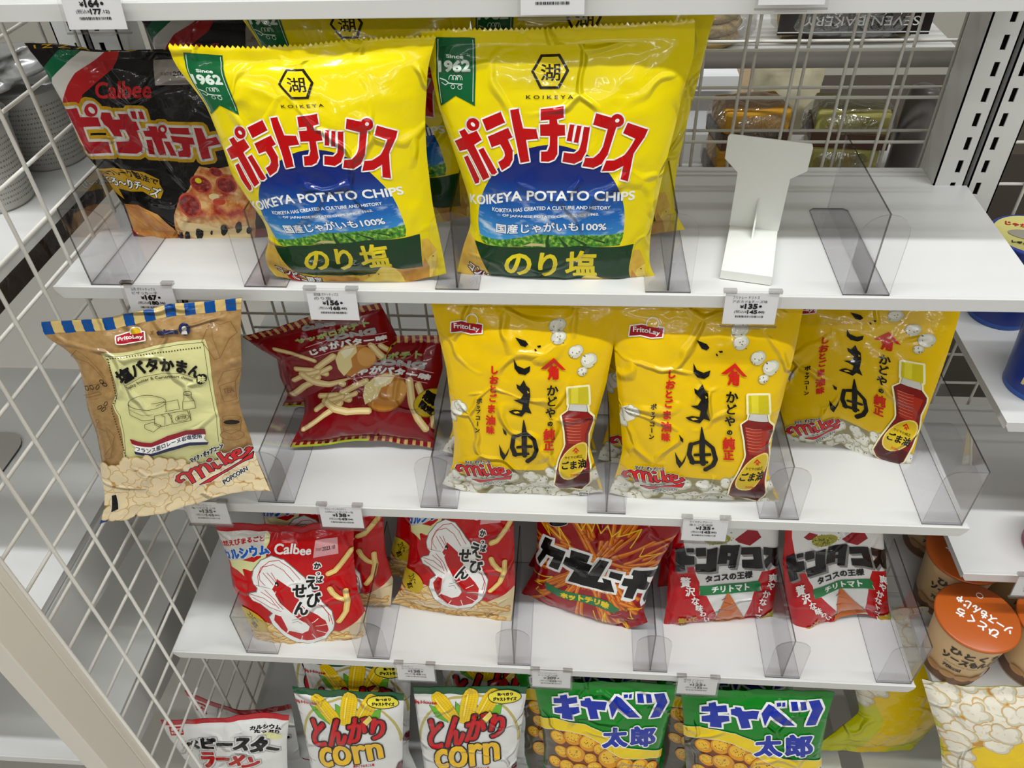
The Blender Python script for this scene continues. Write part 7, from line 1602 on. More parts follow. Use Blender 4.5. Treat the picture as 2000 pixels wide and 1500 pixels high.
DESIGN['butter'] = dict(W=149.3, H=117.0, base='dark_red_film', art=[
 ('S',(((1.5,110),(4.8,110),(4.8,117),(1.5,117)),),(('bar_gold',0),),'r'),
 ('S',(((9.3,110),(12.6,110),(12.6,117),(9.3,117)),),(('bar_gold',0),),'r'),
 ('S',(((17.2,110),(20.5,110),(20.5,117),(17.2,117)),),(('bar_gold',0),),'r'),
 ('S',(((25.1,110),(28.3,110),(28.3,117),(25.1,117)),),(('bar_gold',0),),'r'),
 ('S',(((32.9,110),(36.2,110),(36.2,117),(32.9,117)),),(('bar_gold',0),),'r'),
 ('S',(((40.8,110),(44.1,110),(44.1,117),(40.8,117)),),(('bar_gold',0),),'r'),
 ('S',(((48.6,110),(51.9,110),(51.9,117),(48.6,117)),),(('bar_gold',0),),'r'),
 ('S',(((56.5,110),(59.8,110),(59.8,117),(56.5,117)),),(('bar_gold',0),),'r'),
 ('S',(((64.3,110),(67.6,110),(67.6,117),(64.3,117)),),(('bar_gold',0),),'r'),
 ('S',(((72.2,110),(75.5,110),(75.5,117),(72.2,117)),),(('bar_gold',0),),'r'),
 ('S',(((80.1,110),(83.3,110),(83.3,117),(80.1,117)),),(('bar_gold',0),),'r'),
 ('S',(((87.9,110),(91.2,110),(91.2,117),(87.9,117)),),(('bar_gold',0),),'r'),
 ('S',(((95.8,110),(99.1,110),(99.1,117),(95.8,117)),),(('bar_gold',0),),'r'),
 ('S',(((103.6,110),(106.9,110),(106.9,117),(103.6,117)),),(('bar_gold',0),),'r'),
 ('S',(((111.5,110),(114.8,110),(114.8,117),(111.5,117)),),(('bar_gold',0),),'r'),
 ('S',(((119.3,110),(122.6,110),(122.6,117),(119.3,117)),),(('bar_gold',0),),'r'),
 ('S',(((127.2,110),(130.5,110),(130.5,117),(127.2,117)),),(('bar_gold',0),),'r'),
 ('S',(((135.1,110),(138.3,110),(138.3,117),(135.1,117)),),(('bar_gold',0),),'r'),
 ('S',(((142.9,110),(146.2,110),(146.2,117),(142.9,117)),),(('bar_gold',0),),'r'),
 ('S',(((1.5,0),(4.8,0),(4.8,6.4),(1.5,6.4)),),(('bar_gold',0),),'r'),
 ('S',(((9.3,0),(12.6,0),(12.6,6.4),(9.3,6.4)),),(('bar_gold',0),),'r'),
 ('S',(((17.2,0),(20.5,0),(20.5,6.4),(17.2,6.4)),),(('bar_gold',0),),'r'),
 ('S',(((25.1,0),(28.3,0),(28.3,6.4),(25.1,6.4)),),(('bar_gold',0),),'r'),
 ('S',(((32.9,0),(36.2,0),(36.2,6.4),(32.9,6.4)),),(('bar_gold',0),),'r'),
 ('S',(((40.8,0),(44.1,0),(44.1,6.4),(40.8,6.4)),),(('bar_gold',0),),'r'),
 ('S',(((48.6,0),(51.9,0),(51.9,6.4),(48.6,6.4)),),(('bar_gold',0),),'r'),
 ('S',(((56.5,0),(59.8,0),(59.8,6.4),(56.5,6.4)),),(('bar_gold',0),),'r'),
 ('S',(((64.3,0),(67.6,0),(67.6,6.4),(64.3,6.4)),),(('bar_gold',0),),'r'),
 ('S',(((72.2,0),(75.5,0),(75.5,6.4),(72.2,6.4)),),(('bar_gold',0),),'r'),
 ('S',(((80.1,0),(83.3,0),(83.3,6.4),(80.1,6.4)),),(('bar_gold',0),),'r'),
 ('S',(((87.9,0),(91.2,0),(91.2,6.4),(87.9,6.4)),),(('bar_gold',0),),'r'),
 ('S',(((95.8,0),(99.1,0),(99.1,6.4),(95.8,6.4)),),(('bar_gold',0),),'r'),
 ('S',(((103.6,0),(106.9,0),(106.9,6.4),(103.6,6.4)),),(('bar_gold',0),),'r'),
 ('S',(((111.5,0),(114.8,0),(114.8,6.4),(111.5,6.4)),),(('bar_gold',0),),'r'),
 ('S',(((119.3,0),(122.6,0),(122.6,6.4),(119.3,6.4)),),(('bar_gold',0),),'r'),
 ('S',(((127.2,0),(130.5,0),(130.5,6.4),(127.2,6.4)),),(('bar_gold',0),),'r'),
 ('S',(((135.1,0),(138.3,0),(138.3,6.4),(135.1,6.4)),),(('bar_gold',0),),'r'),
 ('S',(((142.9,0),(146.2,0),(146.2,6.4),(142.9,6.4)),),(('bar_gold',0),),'r'),
 ('L','fry_edge',((19.9,94.7),(35.8,86.2),(48.4,74.4)),6.75,6.75),
 ('L','fry_pale',((19.9,94.7),(35.8,86.2),(48.4,74.4)),5.71,5.71),
 ('L','fry_light',((19.9,94.7),(35.8,86.2),(48.4,74.4)),2.29,2.29),
 ('L','fry_edge',((46.8,64.4),(60.3,70),(72.9,74.1)),7.53,7.53),
 ('L','fry_pale',((46.8,64.4),(60.3,70),(72.9,74.1)),6.49,6.49),
 ('L','fry_light',((46.8,64.4),(60.3,70),(72.9,74.1)),2.6,2.6),
 ('L','fry_edge',((23,64.5),(40.9,63.9),(57.2,56.3)),6.75,6.75),
 ('L','fry_pale',((23,64.5),(40.9,63.9),(57.2,56.3)),5.71,5.71),
 ('L','fry_light',((23,64.5),(40.9,63.9),(57.2,56.3)),2.29,2.29),
 ('L','fry_edge',((30.6,55.1),(63.3,62.1)),6.23,6.23),
 ('L','fry_pale',((30.6,55.1),(63.3,62.1)),5.2,5.2),
 ('L','fry_light',((30.6,55.1),(63.3,62.1)),2.08,2.08),
 ('L','fry_edge',((17.4,49.2),(31.3,58.2),(48.7,61.2)),6.23,6.23),
 ('L','fry_pale',((17.4,49.2),(31.3,58.2),(48.7,61.2)),5.2,5.2),
 ('L','fry_light',((17.4,49.2),(31.3,58.2),(48.7,61.2)),2.08,2.08),
 ('L','fry_edge',((7.8,25.3),(27.4,42.3),(46.8,54.2)),7.53,7.53),
 ('L','fry_pale',((7.8,25.3),(27.4,42.3),(46.8,54.2)),6.49,6.49),
 ('L','fry_light',((7.8,25.3),(27.4,42.3),(46.8,54.2)),2.6,2.6),
 ('L','fry_edge',((28.5,58.1),(39.9,49.1),(55.7,42.9),(79.4,40.8)),8.57,8.57),
 ('L','fry_pale',((28.5,58.1),(39.9,49.1),(55.7,42.9),(79.4,40.8)),7.53,7.53),
 ('L','fry_light',((28.5,58.1),(39.9,49.1),(55.7,42.9),(79.4,40.8)),3.01,3.01),
 ('L','fry_edge',((118.5,72.9),(123.3,58.1),(128.3,43.4),(133.2,31.4),(140.2,21.2)),8.18,8.18),
 ('L','fry_pale',((118.5,72.9),(123.3,58.1),(128.3,43.4),(133.2,31.4),(140.2,21.2)),7.14,7.14),
 ('L','fry_light',((118.5,72.9),(123.3,58.1),(128.3,43.4),(133.2,31.4),(140.2,21.2)),2.86,2.86),
 ('L','fry_edge',((128.2,68.9),(137.2,53.6)),6.75,6.75),
 ('L','fry_pale',((128.2,68.9),(137.2,53.6)),5.71,5.71),
 ('L','fry_light',((128.2,68.9),(137.2,53.6)),2.29,2.29),
 ('L','fry_edge',((147.4,43.9),(148.9,23.9)),7.53,7.53),
 ('L','fry_pale',((147.4,43.9),(148.9,23.9)),6.49,6.49),
 ('L','fry_light',((147.4,43.9),(148.9,23.9)),2.6,2.6),
 ('E','potato_edge',95.7,60.7,23.47,21.49,-22),
 ('E','potato',95.8,61.1,22.26,20.15,-22),
 ('E','potato_light',107.6,61.7,10.58,11.48,-22),
 ('S',(((72.5,69.7),(80.4,76.5),(92.2,81),(103.1,78.4),(99.7,70.3),(90.6,65.9),(88.3,56.5),(75.6,48.3),(72,58.3)),),(('butter',0),),'r'),
 ('S',(((82.7,75.8),(93.7,79.1),(100.3,76.2),(90.9,70.1),(82.8,68.2)),),(('butter_light',0),),'r'),
 ('T','じゃがバター味',((53.5,87.1),(78.6,89.5),(103.7,85.9),(139.9,78.2)),((51.8,81.5),(75.9,81.9),(100.8,79.1),(138.3,73.4)),(('white_ink',0.65),),'r'),
 ('L','date_pink',((52.6,91.6),(80.8,92.6),(106.9,89),(141,80.6)),0.65,0.65),
 ('L','date_pink',((52.1,78.9),(74,79.4),(102.3,77.1),(137.5,70)),0.65,0.65),
 ('T','LONG',((80,95.5),(132.1,91)),((78.9,91.9),(130.4,84.8)),(('grey_ink2',1.04),),'r'),
 ('T','サッポロポテト',((47.9,102.1),(81.5,99.9),(129.8,102.9)),((47.9,98.3),(81.1,95.1),(128.7,95.1)),(('leaf_pale',0.65),),'r'),
 ('T','Calbee',((60.8,109.4),(96.7,107.5)),((60.5,106.7),(95.6,104.6)),(('grey_ink2',0.78),),'r'),
 ('E','gold_rim',143.1,49,14.68,16.01,-41),
 ('E','oval_gold',143.1,49,13.73,14.76,-43),
 ('T','期間',((139.3,62.8),(152.3,54.5)),((136.1,54.4),(148.6,44.9)),(('black_ink',0.78),),'r'),
 ('T','限定',((136.8,52.1),(149.1,41.2)),((134,45.1),(146.5,35.7)),(('black_ink',0.78),),'r'),
 ('S',(((3,0),(82.1,0),(82.1,2.3),(3,2.3)),),(('lime_print',0),),'r'),
])
DESIGN['popcorn'] = dict(W=137.9, H=323.4, base='pc_lime', back='pc_lime', art=[
 ('S',(((0.8,207.5),(28,224.5),(67.5,230),(109.4,250.2),(170.9,246.8),(131,93.8),(75.9,-54.9)),),(('pc_yellow',0),),'r'),
 ('S',(((-2.2,321.6),(158.8,347.9),(152.4,254.4),(108.9,247.3),(67,226.9),(27.4,221.1),(10.4,229.8)),),(('pc_brown',0),),'r'),
 ('POP',((-2.2,321.6),(158.8,347.9),(152.4,254.4),(109.4,250.2),(67.5,230),(40,238.8),(12.1,218.1),(8.4,260)),75,19.41,('pc_brown','pop_edge','popg_mid','pop_white2','pop_warm'),21),
 ('POP',((2.3,220.6),(29.1,231.4),(36.7,205.9),(21.4,149.8),(3,131.2)),5,18.39,('pc_yellow','pop_edge','popg_mid','pop_white2','pop_warm'),23),
])

# where each traced packet stands (metres) and its outline (millimetres)
PACK = {}
PACK['koikeya_right'] = dict(loc=(0.4761, 0.0292, -0.0042), rot=(1.4661, -0.0000, 0.0000), t=((-110.1,216.5),(-78.6,217.8),(-38.6,216.7),(1,217.4),(40.3,218.9),(71.3,220.4),(100.7,222.7)), b=((-95,6.7),(-63.4,-9.1),(-0.7,-11.4),(51.9,-12.8),(95,-6.7)), l=((-95,6.7),(-87.6,33),(-79.5,53.3),(-79.5,77.7),(-89.9,119.1),(-100.9,159.2),(-105.6,194.3),(-110.1,216.5)), r=((95,-6.7),(82.1,14.3),(80.7,44.8),(83.8,73.9),(87.1,102.1),(92.9,137.5),(97.9,174.3),(103.1,196.8),(100.7,222.7)), T=20, T2=12, w=2)
PACK['koikeya_left'] = dict(loc=(0.2930, 0.0164, 0.0063), rot=(1.4661, -0.0000, 0.0175), t=((-124.7,203),(-96.6,201.1),(-55.9,199.4),(-14.9,200),(17.9,202.6),(50.4,205.1),(87.2,206.1)), b=((-80,-1.8),(-52,-8.2),(-8.2,-8.1),(44.9,-6.8),(80,1.8)), l=((-80,-1.8),(-86.5,8.8),(-87.2,19.3),(-79.3,34.7),(-79,49.8),(-85.3,63.5),(-92.1,78.8),(-99.3,95.2),(-101.6,124.8),(-107.6,158.4),(-123.2,187.5),(-124.7,203)), r=((80,1.8),(77.4,29.7),(72.8,68.8),(71.5,114.4),(72.9,144.3),(78.9,184.3),(87.2,206.1)), T=20, T2=12, w=3, wp=1.5)
PACK['pizza'] = dict(loc=(0.1109, 0.0897, 0.0001), rot=(1.3963, -0.0000, 0.0000), t=((-121.4,184.5),(-91.5,184.3),(-50.1,177.9),(-2.3,177.6),(45.4,178.5),(82.3,179.5)), b=((-70,-1.2),(-22.8,-3),(25.9,-1.4),(70,1.2)), l=((-70,-1.2),(-72.1,33.4),(-82.2,61.9),(-96.1,84.5),(-101.9,130.2),(-110.4,164.3),(-121.4,184.5)), r=((70,1.2),(84.9,60),(89.2,131.9),(82.3,179.5)), T=16, T2=12, w=2)
PACK['camembert'] = dict(loc=(0.0927, -0.0840, -0.2172), rot=(1.3716, -0.1618, 0.1469), t=((-36.6,227.7),(-2.6,222.5),(28,218.2),(55.2,218.2),(79.2,217.9),(111.1,213.8),(144.3,210.3)), b=((-93.7,-0.3),(-75.5,2.3),(-25.3,0),(4.9,2.5),(46.4,9),(78.8,7.3),(93.7,0.3)), l=((-93.7,-0.3),(-77.9,18.3),(-67.1,38.3),(-55.4,72.4),(-43.7,109.3),(-40.8,132.1),(-30.7,158.4),(-25.2,182.5),(-28.4,197),(-36.5,206.4),(-41.2,214.4),(-36.6,227.7)), r=((93.7,0.3),(93.8,36.9),(97.3,65.5),(99.5,96.9),(104.1,116.7),(117.5,141.8),(132.5,182.8),(144.3,210.3)), T=14, T2=10, w=2, ev=0.9, soft=0.85)
PACK['goma_left'] = dict(loc=(0.4394, -0.0208, -0.2423), rot=(1.3614, -0.0000, 0.0000), t=((-87.6,227.2),(2.3,226.9),(96,225.8)), b=((-87.4,2.1),(-67.5,-6.8),(-11.3,-10.2),(44.5,-8),(87.4,-2.1)), l=((-87.4,2.1),(-74.8,25.9),(-70.9,59.1),(-72.8,103.2),(-74.6,145.2),(-79.1,173.8),(-85.1,212.3),(-87.6,227.2)), r=((87.4,-2.1),(76.1,37.9),(70.7,57.2),(76.4,89),(85.1,131.5),(90.6,177.3),(94.2,213.7),(96,225.8)), T=20, T2=12, w=1)
PACK['goma_middle'] = dict(loc=(0.6240, -0.0218, -0.2473), rot=(1.3614, -0.0000, 0.0000), t=((-99.7,232.8),(-10.7,231.1),(78.9,229.4)), b=((-90.6,1.9),(-51.8,-6.3),(14,-9.1),(73.5,-9.5),(90.6,-1.9)), l=((-90.6,1.9),(-84.1,27.3),(-79.2,57.1),(-82.4,88.7),(-88.9,136.9),(-94.8,188),(-98.1,217.6),(-99.7,232.8)), r=((90.6,-1.9),(73.1,31.8),(70.9,76.7),(73.4,108.6),(77.9,173.3),(78.5,220.6),(78.9,229.4)), T=20, T2=12, w=1)
PACK['goma_right'] = dict(loc=(0.8027, 0.0494, -0.2664), rot=(1.2217, -0.0000, -0.2967), t=((-129.8,188.3),(-30.6,209.6),(62.2,223.6)), b=((-65.3,0.1),(-29.7,6.4),(-11.7,24.4),(25,8.3),(65.3,-0.1)), l=((-65.3,0.1),(-87,60.2),(-107.8,118.2),(-129.8,188.3)), r=((65.3,-0.1),(62.9,60),(65.2,134.5),(65.5,168.3),(64.3,196.4),(62.2,223.6)), T=17, T2=12, w=1)
PACK['butter_upper'] = dict(loc=(0.2440, 0.0790, -0.1915), rot=(1.5008, -0.1520, 0.2347), t=((-93.9,102.1),(-56.4,102.4),(2.1,107.7),(29.4,104.9),(57.5,100.5)), b=((-89.2,0),(-39.3,-12.4),(22.2,-11.9),(89.2,0)), l=((-89.2,0),(-76.9,13.3),(-76.6,39.2),(-70.4,64.5),(-82.4,79.7),(-93.9,102.1)), r=((89.2,0),(69.2,24.4),(63.2,55.3),(57.5,100.5)), T=20, T2=14, w=0, amp=1.2)
PACK['butter_lower'] = dict(loc=(0.2503, 0.0334, -0.2440), rot=(1.1018, -0.0000, 0.0283), t=((-60.2,117.1),(4.1,125.9),(48,131.7),(95.9,131.7)), b=((-83.9,0),(-39.2,3.5),(-2.9,9.9),(32.6,7.7),(83.9,0)), l=((-83.9,0),(-69.8,25.6),(-63.1,42.3),(-63,81.6),(-60.2,117.1)), r=((83.9,0),(86,26.5),(85.2,53.9),(97.6,94.5),(95.9,131.7)), T=18, T2=12, w=0, amp=1.2)
PACK['ebi_left'] = dict(loc=(0.1675, -0.0760, -0.4994), rot=(1.3265, -0.0000, 0.0698), t=((-82.5,200.5),(-35.3,194.1),(17.9,190.5),(31.9,196.8),(80.1,196.9)), b=((-68.4,-0.1),(-19.5,-10.2),(68.4,0.1)), l=((-68.4,-0.1),(-68.8,15.9),(-74.4,69.2),(-80.4,100.7),(-76.6,142),(-80.1,173.6),(-82.5,200.5)), r=((68.4,0.1),(77.2,53.6),(70.8,95.2),(72.6,150.5),(80.1,196.9)), T=16, T2=10, w=3, wp=2.5)
PACK['ebi_middle'] = dict(loc=(0.3425, -0.0294, -0.4798), rot=(1.3614, -0.0000, -0.1047), t=((-43,191.5),(78.8,208.4)), b=((-78.5,1.8),(-27.5,-5.3),(33.3,-3.1),(78.5,-1.8)), l=((-78.5,1.8),(-65,29.3),(-52.7,74.7),(-48,108.7),(-43,191.5)), r=((78.5,-1.8),(80.4,20),(83.4,63.8),(81.7,129.1),(78.8,208.4)), T=16, T2=10, w=0)
PACK['karamucho'] = dict(loc=(0.5100, -0.0200, -0.4735), rot=(1.3265, -0.0000, -0.3316), t=((-74,158.4),(18.5,188.1),(102,215)), b=((-83.9,-13.5),(-62.2,-23.1),(1.7,-18.2),(48.9,-19.1),(83.9,13.5)), l=((-83.9,-13.5),(-69.5,30.4),(-67.6,75),(-70.9,114.3),(-74,158.4)), r=((83.9,13.5),(75.7,29.6),(76.8,70),(85,117.2),(98.9,165),(102,215)), T=17, T2=10, w=0)
PACK['tacos_left'] = dict(loc=(0.6810, -0.0254, -0.4932), rot=(1.3265, -0.0000, 0.1396), t=((-63.8,211),(-3.1,207.5),(58.5,199.7)), b=((-69.4,-2.9),(-39.3,-1),(-10.1,2.8),(25.9,4.2),(69.4,2.9)), l=((-69.4,-2.9),(-66.1,43.1),(-65.7,93.9),(-62.2,152),(-63.8,211)), r=((69.4,2.9),(69.9,47.2),(68.9,80.2),(63.5,147.4),(58.5,199.7)), T=17, T2=10, w=0)
PACK['tacos_right'] = dict(loc=(0.8425, -0.0223, -0.5097), rot=(1.3265, -0.0000, 0.1047), t=((-100.6,227.3),(-51.1,224.4),(9.7,218.6)), b=((-56.4,-19.1),(-33.3,13),(-11,37.3),(21.1,36.9),(56.4,19.1)), l=((-56.4,-19.1),(-66.2,16.9),(-82.1,68.9),(-93.3,126.1),(-95.4,174.5),(-100.6,227.3)), r=((56.4,19.1),(43,69),(30.3,126.2),(19.9,167.5),(9.7,218.6)), T=17, T2=10, w=0)
PACK['ramen_front'] = dict(loc=(0.0623, -0.1491, -0.7986), rot=(1.3963, -0.0000, 0.0524), t=((-112.1,180.7),(-51.2,184.1),(5.3,188.5),(64.3,189.6)), b=((-62.6,0),(0.4,-2.8),(62.6,0)), l=((-62.6,0),(-90.7,46.6),(-102.5,95.2),(-111,141.7),(-112.1,180.7)), r=((62.6,0),(37,47.2),(50.4,130.6),(64.3,189.6)), T=15, T2=10, w=2)
PACK['ramen_rear'] = dict(loc=(0.0648, -0.0854, -0.7986), rot=(1.3963, -0.0000, -0.1396), t=((-136,113.1),(-91.9,95),(-48.3,86.3),(-9.2,100.1),(33.3,126.5)), b=((-60.6,0),(0.5,-2.8),(60.6,0)), l=((-60.6,0),(-130,-53.3),(-129.5,37.7),(-136,113.1)), r=((60.6,0),(28.4,-27.8),(31.6,62),(33.3,126.5)), T=13, T2=10, w=2)
PACK['corn_front'] = dict(loc=(0.3700, -0.1448, -0.7986), rot=(1.4137, -0.0000, 0.0000), t=((-70.7,266.1),(3.2,271.7),(74,277.2)), b=((-60,0.1),(0.1,-2.8),(60,-0.1)), l=((-60,0.1),(-70.3,64.2),(-70.7,112.9),(-71.3,181.9),(-70.7,266.1)), r=((60,-0.1),(55,76.6),(57.1,113.1),(65.2,193.7),(74,277.2)), T=15, T2=10, w=1)
PACK['corn_left_front'] = dict(loc=(0.2149, -0.1449, -0.7986), rot=(1.4137, -0.0000, 0.0175), t=((-72.5,257),(-0.7,250.3),(71.4,248.9)), b=((-60,0),(0.2,-2.8),(60,0)), l=((-60,0),(-80.1,37.7),(-75.9,100.3),(-72.4,181.9),(-72.5,257)), r=((60,0),(49.4,59.3),(55.7,108.7),(63.2,178.5),(71.4,248.9)), T=15, T2=10, w=1)
PACK['cabbage_right'] = dict(loc=(0.7276, -0.1398, -0.7986), rot=(1.4137, -0.0000, 0.0000), t=((-95.5,283.2),(-2.6,285.4),(88.2,287.6)), b=((-72.5,0),(-0.2,-2.9),(72.5,0)), l=((-72.5,0),(-68.8,90.8),(-78.8,159.9),(-86.2,224.7),(-95.5,283.2)), r=((72.5,0),(107.6,96.4),(94.4,164.6),(88.8,239.4),(88.2,287.6)), T=17, T2=11, w=1)
PACK['cabbage_left'] = dict(loc=(0.5450, -0.1398, -0.7986), rot=(1.4137, -0.0000, 0.0000), t=((-94.2,286.3),(-6.2,286),(84.9,287)), b=((-70,0),(0,-2.8),(70,0)), l=((-70,0),(-82,71.4),(-80,143.2),(-84.7,209.6),(-94.2,286.3)), r=((70,0),(75.6,87.1),(73.7,145.9),(77.9,223.2),(84.9,287)), T=17, T2=11, w=1)
PACK['popcorn_sack'] = dict(loc=(1.0151, -0.1380, -0.7925), rot=(1.3963, -0.0000, -0.0524), t=((-101.2,299.3),(-41.6,294.2),(36.5,301.3)), b=((-72.2,0),(-0.5,-2.8),(72.2,0)), l=((-72.2,0),(-19.3,88.8),(-53.3,193),(-101.2,299.3)), r=((72.2,0),(114.2,125.7),(69.6,234.2),(36.5,301.3)), T=20, T2=14, w=1)

price_tags()

# ---------------------------------------------------------------- the packets
P = PACK
k2 = make_bag('chip_bag', 'koikeya', P['koikeya_right'], 3, 'big yellow potato chip bag with red lettering, right one of the front pair, upright', 'chip bag', 'yellow potato chip bags')
k1 = make_bag('chip_bag', 'koikeya', P['koikeya_left'], 8, 'big yellow potato chip bag with red lettering, left one of the front pair', 'chip bag', 'yellow potato chip bags')
kb1 = push(k1, 'yellow potato chip bag standing behind the left front one, only its dim top showing', .028, .072, .022, -1)
kb2 = push(k2, 'yellow potato chip bag standing behind the right front one, only its dim top showing', .026, .070, .018, 1)
push(k2, 'third yellow potato chip bag in the right row, a sliver showing behind the second', .020, .118, .010, 2)
pz = make_bag('chip_bag', 'pizza', P['pizza'], 5, 'black pizza flavoured potato chip bag with flag ribbon, front one, left of the yellow bags', 'chip bag', 'black pizza chip bags')
push(pz, 'black pizza chip bag standing behind the front one, its flag ribbon dim in the shade', .060, .075, .006, -6)
make_bag('popcorn_bag', 'camembert', P['camembert'], 9, 'kraft brown popcorn bag with blue striped seals hanging over the shelf edge', 'popcorn bag')
g1 = make_bag('popcorn_bag', 'goma', P['goma_left'], 12, 'yellow sesame oil popcorn bag, leftmost of the three, upright beside the dark red snacks', 'popcorn bag', 'yellow sesame popcorn bags')
g2 = make_bag('popcorn_bag', 'goma', P['goma_middle'], 15, 'yellow sesame oil popcorn bag, middle one of the three, upright', 'popcorn bag', 'yellow sesame popcorn bags')
make_bag('popcorn_bag', 'goma', P['goma_right'], 18, 'yellow sesame oil popcorn bag tilted and set back, rightmost of the three', 'popcorn bag', 'yellow sesame popcorn bags')
push(g1, 'yellow sesame popcorn bag behind the leftmost front one, its lower corner showing', -.006, .052, .002, 3)
push(g2, 'yellow sesame popcorn bag behind the middle front one, its lower left corner showing', -.012, .050, .002, 2)
bu = make_bag('snack_bag', 'butter', P['butter_upper'], 21, 'dark red potato butter snack bag leaning on top of another one', 'snack bag', 'dark red potato snacks')
bl = make_bag('snack_bag', 'butter', P['butter_lower'], 24, 'dark red potato butter snack bag lying underneath, gold seal at its lower right', 'snack bag', 'dark red potato snacks')
e1 = make_bag('snack_bag', 'ebisen', P['ebi_left'], 27, 'red shrimp snack bag at the front left, its white shrimp fully visible', 'snack bag', 'red shrimp snack bags')
e2 = make_bag('snack_bag', 'ebisen', P['ebi_middle'], 30, 'red shrimp snack bag set back in the second slot, top hidden by the shelf above', 'snack bag', 'red shrimp snack bags')
push(e1, 'red shrimp snack bag behind the front left one, its right side peeking out', .026, .050, .012, -4)
push(e2, 'red shrimp snack bag behind the second one, its left edge peeking out', -.020, .045, .006, 3)
kr = make_bag('snack_bag', 'karamucho', P['karamucho'], 33, 'dark red hot stick snack bag with big black tilted lettering', 'snack bag', 'hot stick snack bags')
push(kr, 'dark red hot stick snack bag hidden behind the front one', .010, .050, .004, 4)
d1 = make_bag('snack_bag', 'tacos', P['tacos_left'], 36, 'red and white tomato taco snack bag, left one of the two', 'snack bag', 'tomato taco snack bags')
d2 = make_bag('snack_bag', 'tacos', P['tacos_right'], 39, 'red and white tomato taco snack bag, right one of the two, its corner poking forward', 'snack bag', 'tomato taco snack bags')
push(d1, 'tomato taco snack bag standing behind the left one', -.004, .055, .004, 0)
r1 = make_bag('snack_bag', 'ramen', P['ramen_front'], 42, 'white noodle snack bag with red top seal, front one at the bottom left', 'snack bag', 'white noodle snack bags')
make_bag('snack_bag', 'ramen', P['ramen_rear'], 45, 'white noodle snack bag with wavy red top seal, behind the front one', 'snack bag', 'white noodle snack bags')
c2 = make_bag('snack_bag', 'corn', P['corn_front'], 48, 'white corn snack bag with three yellow cobs, right-hand front one', 'snack bag', 'white corn snack bags')
c1 = make_bag('snack_bag', 'corn', P['corn_left_front'], 51, 'white corn snack bag with three yellow cobs, left-hand front one', 'snack bag', 'white corn snack bags')
push(c1, 'white corn snack bag just behind the left-hand front one, its green top showing above', .006, .034, .016, 0)
push(c1, 'third white corn snack bag in the left row, only a grey corner showing', -.022, .070, .022, 4)
push(c2, 'white corn snack bag behind the right-hand front one, tilted, top in the shade', .024, .055, .006, -4)
t2 = make_bag('snack_bag', 'cabbage', P['cabbage_right'], 54, 'green cabbage snack bag with blue lettering, right one of the two', 'snack bag', 'green cabbage snack bags')
t1 = make_bag('snack_bag', 'cabbage', P['cabbage_left'], 57, 'green cabbage snack bag with blue lettering, left one of the two', 'snack bag', 'green cabbage snack bags')
push(t1, 'green cabbage snack bag behind the left front one, its dark left side showing', -.030, .045, -.004, 4)
push(t2, 'green cabbage snack bag behind the right front one, its dark left side showing', -.028, .045, -.004, 3)
make_bag('popcorn_sack', 'popcorn', P['popcorn_sack'], 60, 'yellow bag printed with white popcorn at the bottom right corner', 'popcorn bag', 'popcorn sacks')
push(bpy.data.objects[-1] if False else [o for o in COL.objects if o.name.startswith('popcorn_sack')][0], 'popcorn sack standing behind the front one, dim under the right bay shelf', -.085, .10, .004, 6)


# ---------------------------------------------------------------- T-shaped white stand
W_ = plain('milky_plastic', (232, 233, 226), 0.3)
r = empty('display_stand', (.6445, .0225, 0.0002), (0, 0, R(-13))); tag(r, 'white T-shaped plastic display stand on the empty part of the potato chip shelf', 'stand')
m = MB(); m.box(-.0225, .0225, 0, .080, .0085, .0100, W_); m.box(-.0225, .0225, -.0015, 0, .0005, .0100, W_); m.box(-.0225, -.0210, 0, .080, 0, .0085, W_); m.box(.0210, .0225, 0, .080, 0, .0085, W_)
m.build('foot', r, bevel=.0004)
m = MB()
m.prism([(-.0232, 0), (.0232, 0), (.0238, .053), (.037, .062), (.0375, .084), (.036, .0875), (-.036, .0895), (-.0375, .087), (-.0372, .066), (-.0238, .054)], .0016, W_, Matrix.Translation((0, .0800, .0095)) @ Matrix.Rotation(R(90 - 4), 4, 'X'))
m.build('back_plate', r, bevel=.0005)
m = MB(); m.prism([(0, 0), (.022, 0), (.0245, .030), (.023, .031)], .0016, W_, Matrix.Translation((-.0008, .0575, .0100)) @ Matrix(((0, 0, 1, 0), (1, 0, 0, 0), (0, 1, 0, 0), (0, 0, 0, 1))))
m.build('rib', r)


# ---------------------------------------------------------------- left neighbour bay, seen through the wire grid
s_ = shelf(-.85, -.033, -.12, .245, .027, 'white shelf of the left neighbour bay, holding the grey cups behind the wire grid', notch=False)
m = MB(); m.box(.4025, .4065, .01, .36, -.034, -.0125, film('dark_brown_gloss', (44, 32, 26), .2)); m.box(.36, .4025, .01, .36, -.034, -.030, film('dark_brown_gloss', (44, 32, 26), .2)); m.build('side_plate', s_)  # dark band made up for the brown packs and darkness under this shelf
M_GP = plain('pale_grey_plastic', (170, 167, 160), 0.45)
for z_, l_ in ((-.335, 'white shelf of the left bay beside the cream post, seen through the wires'), (-.578, 'lowest white shelf of the left bay at the bottom left corner')):
    s_ = shelf(-.85, -.086, -.2, .262, z_, l_, notch=False)
    m = MB(); m.prism([(.03, 0), (.455, 0), (.455, -.10), (.36, -.10), (.03, -.062)], .0018, M_SHELF, Matrix.Translation((.3800, 0, -.0140)) @ Matrix(((0, 0, 1, 0), (1, 0, 0, 0), (0, 1, 0, 0), (0, 0, 0, 1)))); m.build('side_plate', s_)
cr = [(.030 * math.sin(R(t)), .030 * math.cos(R(t))) for t in range(0, 91, 15)]
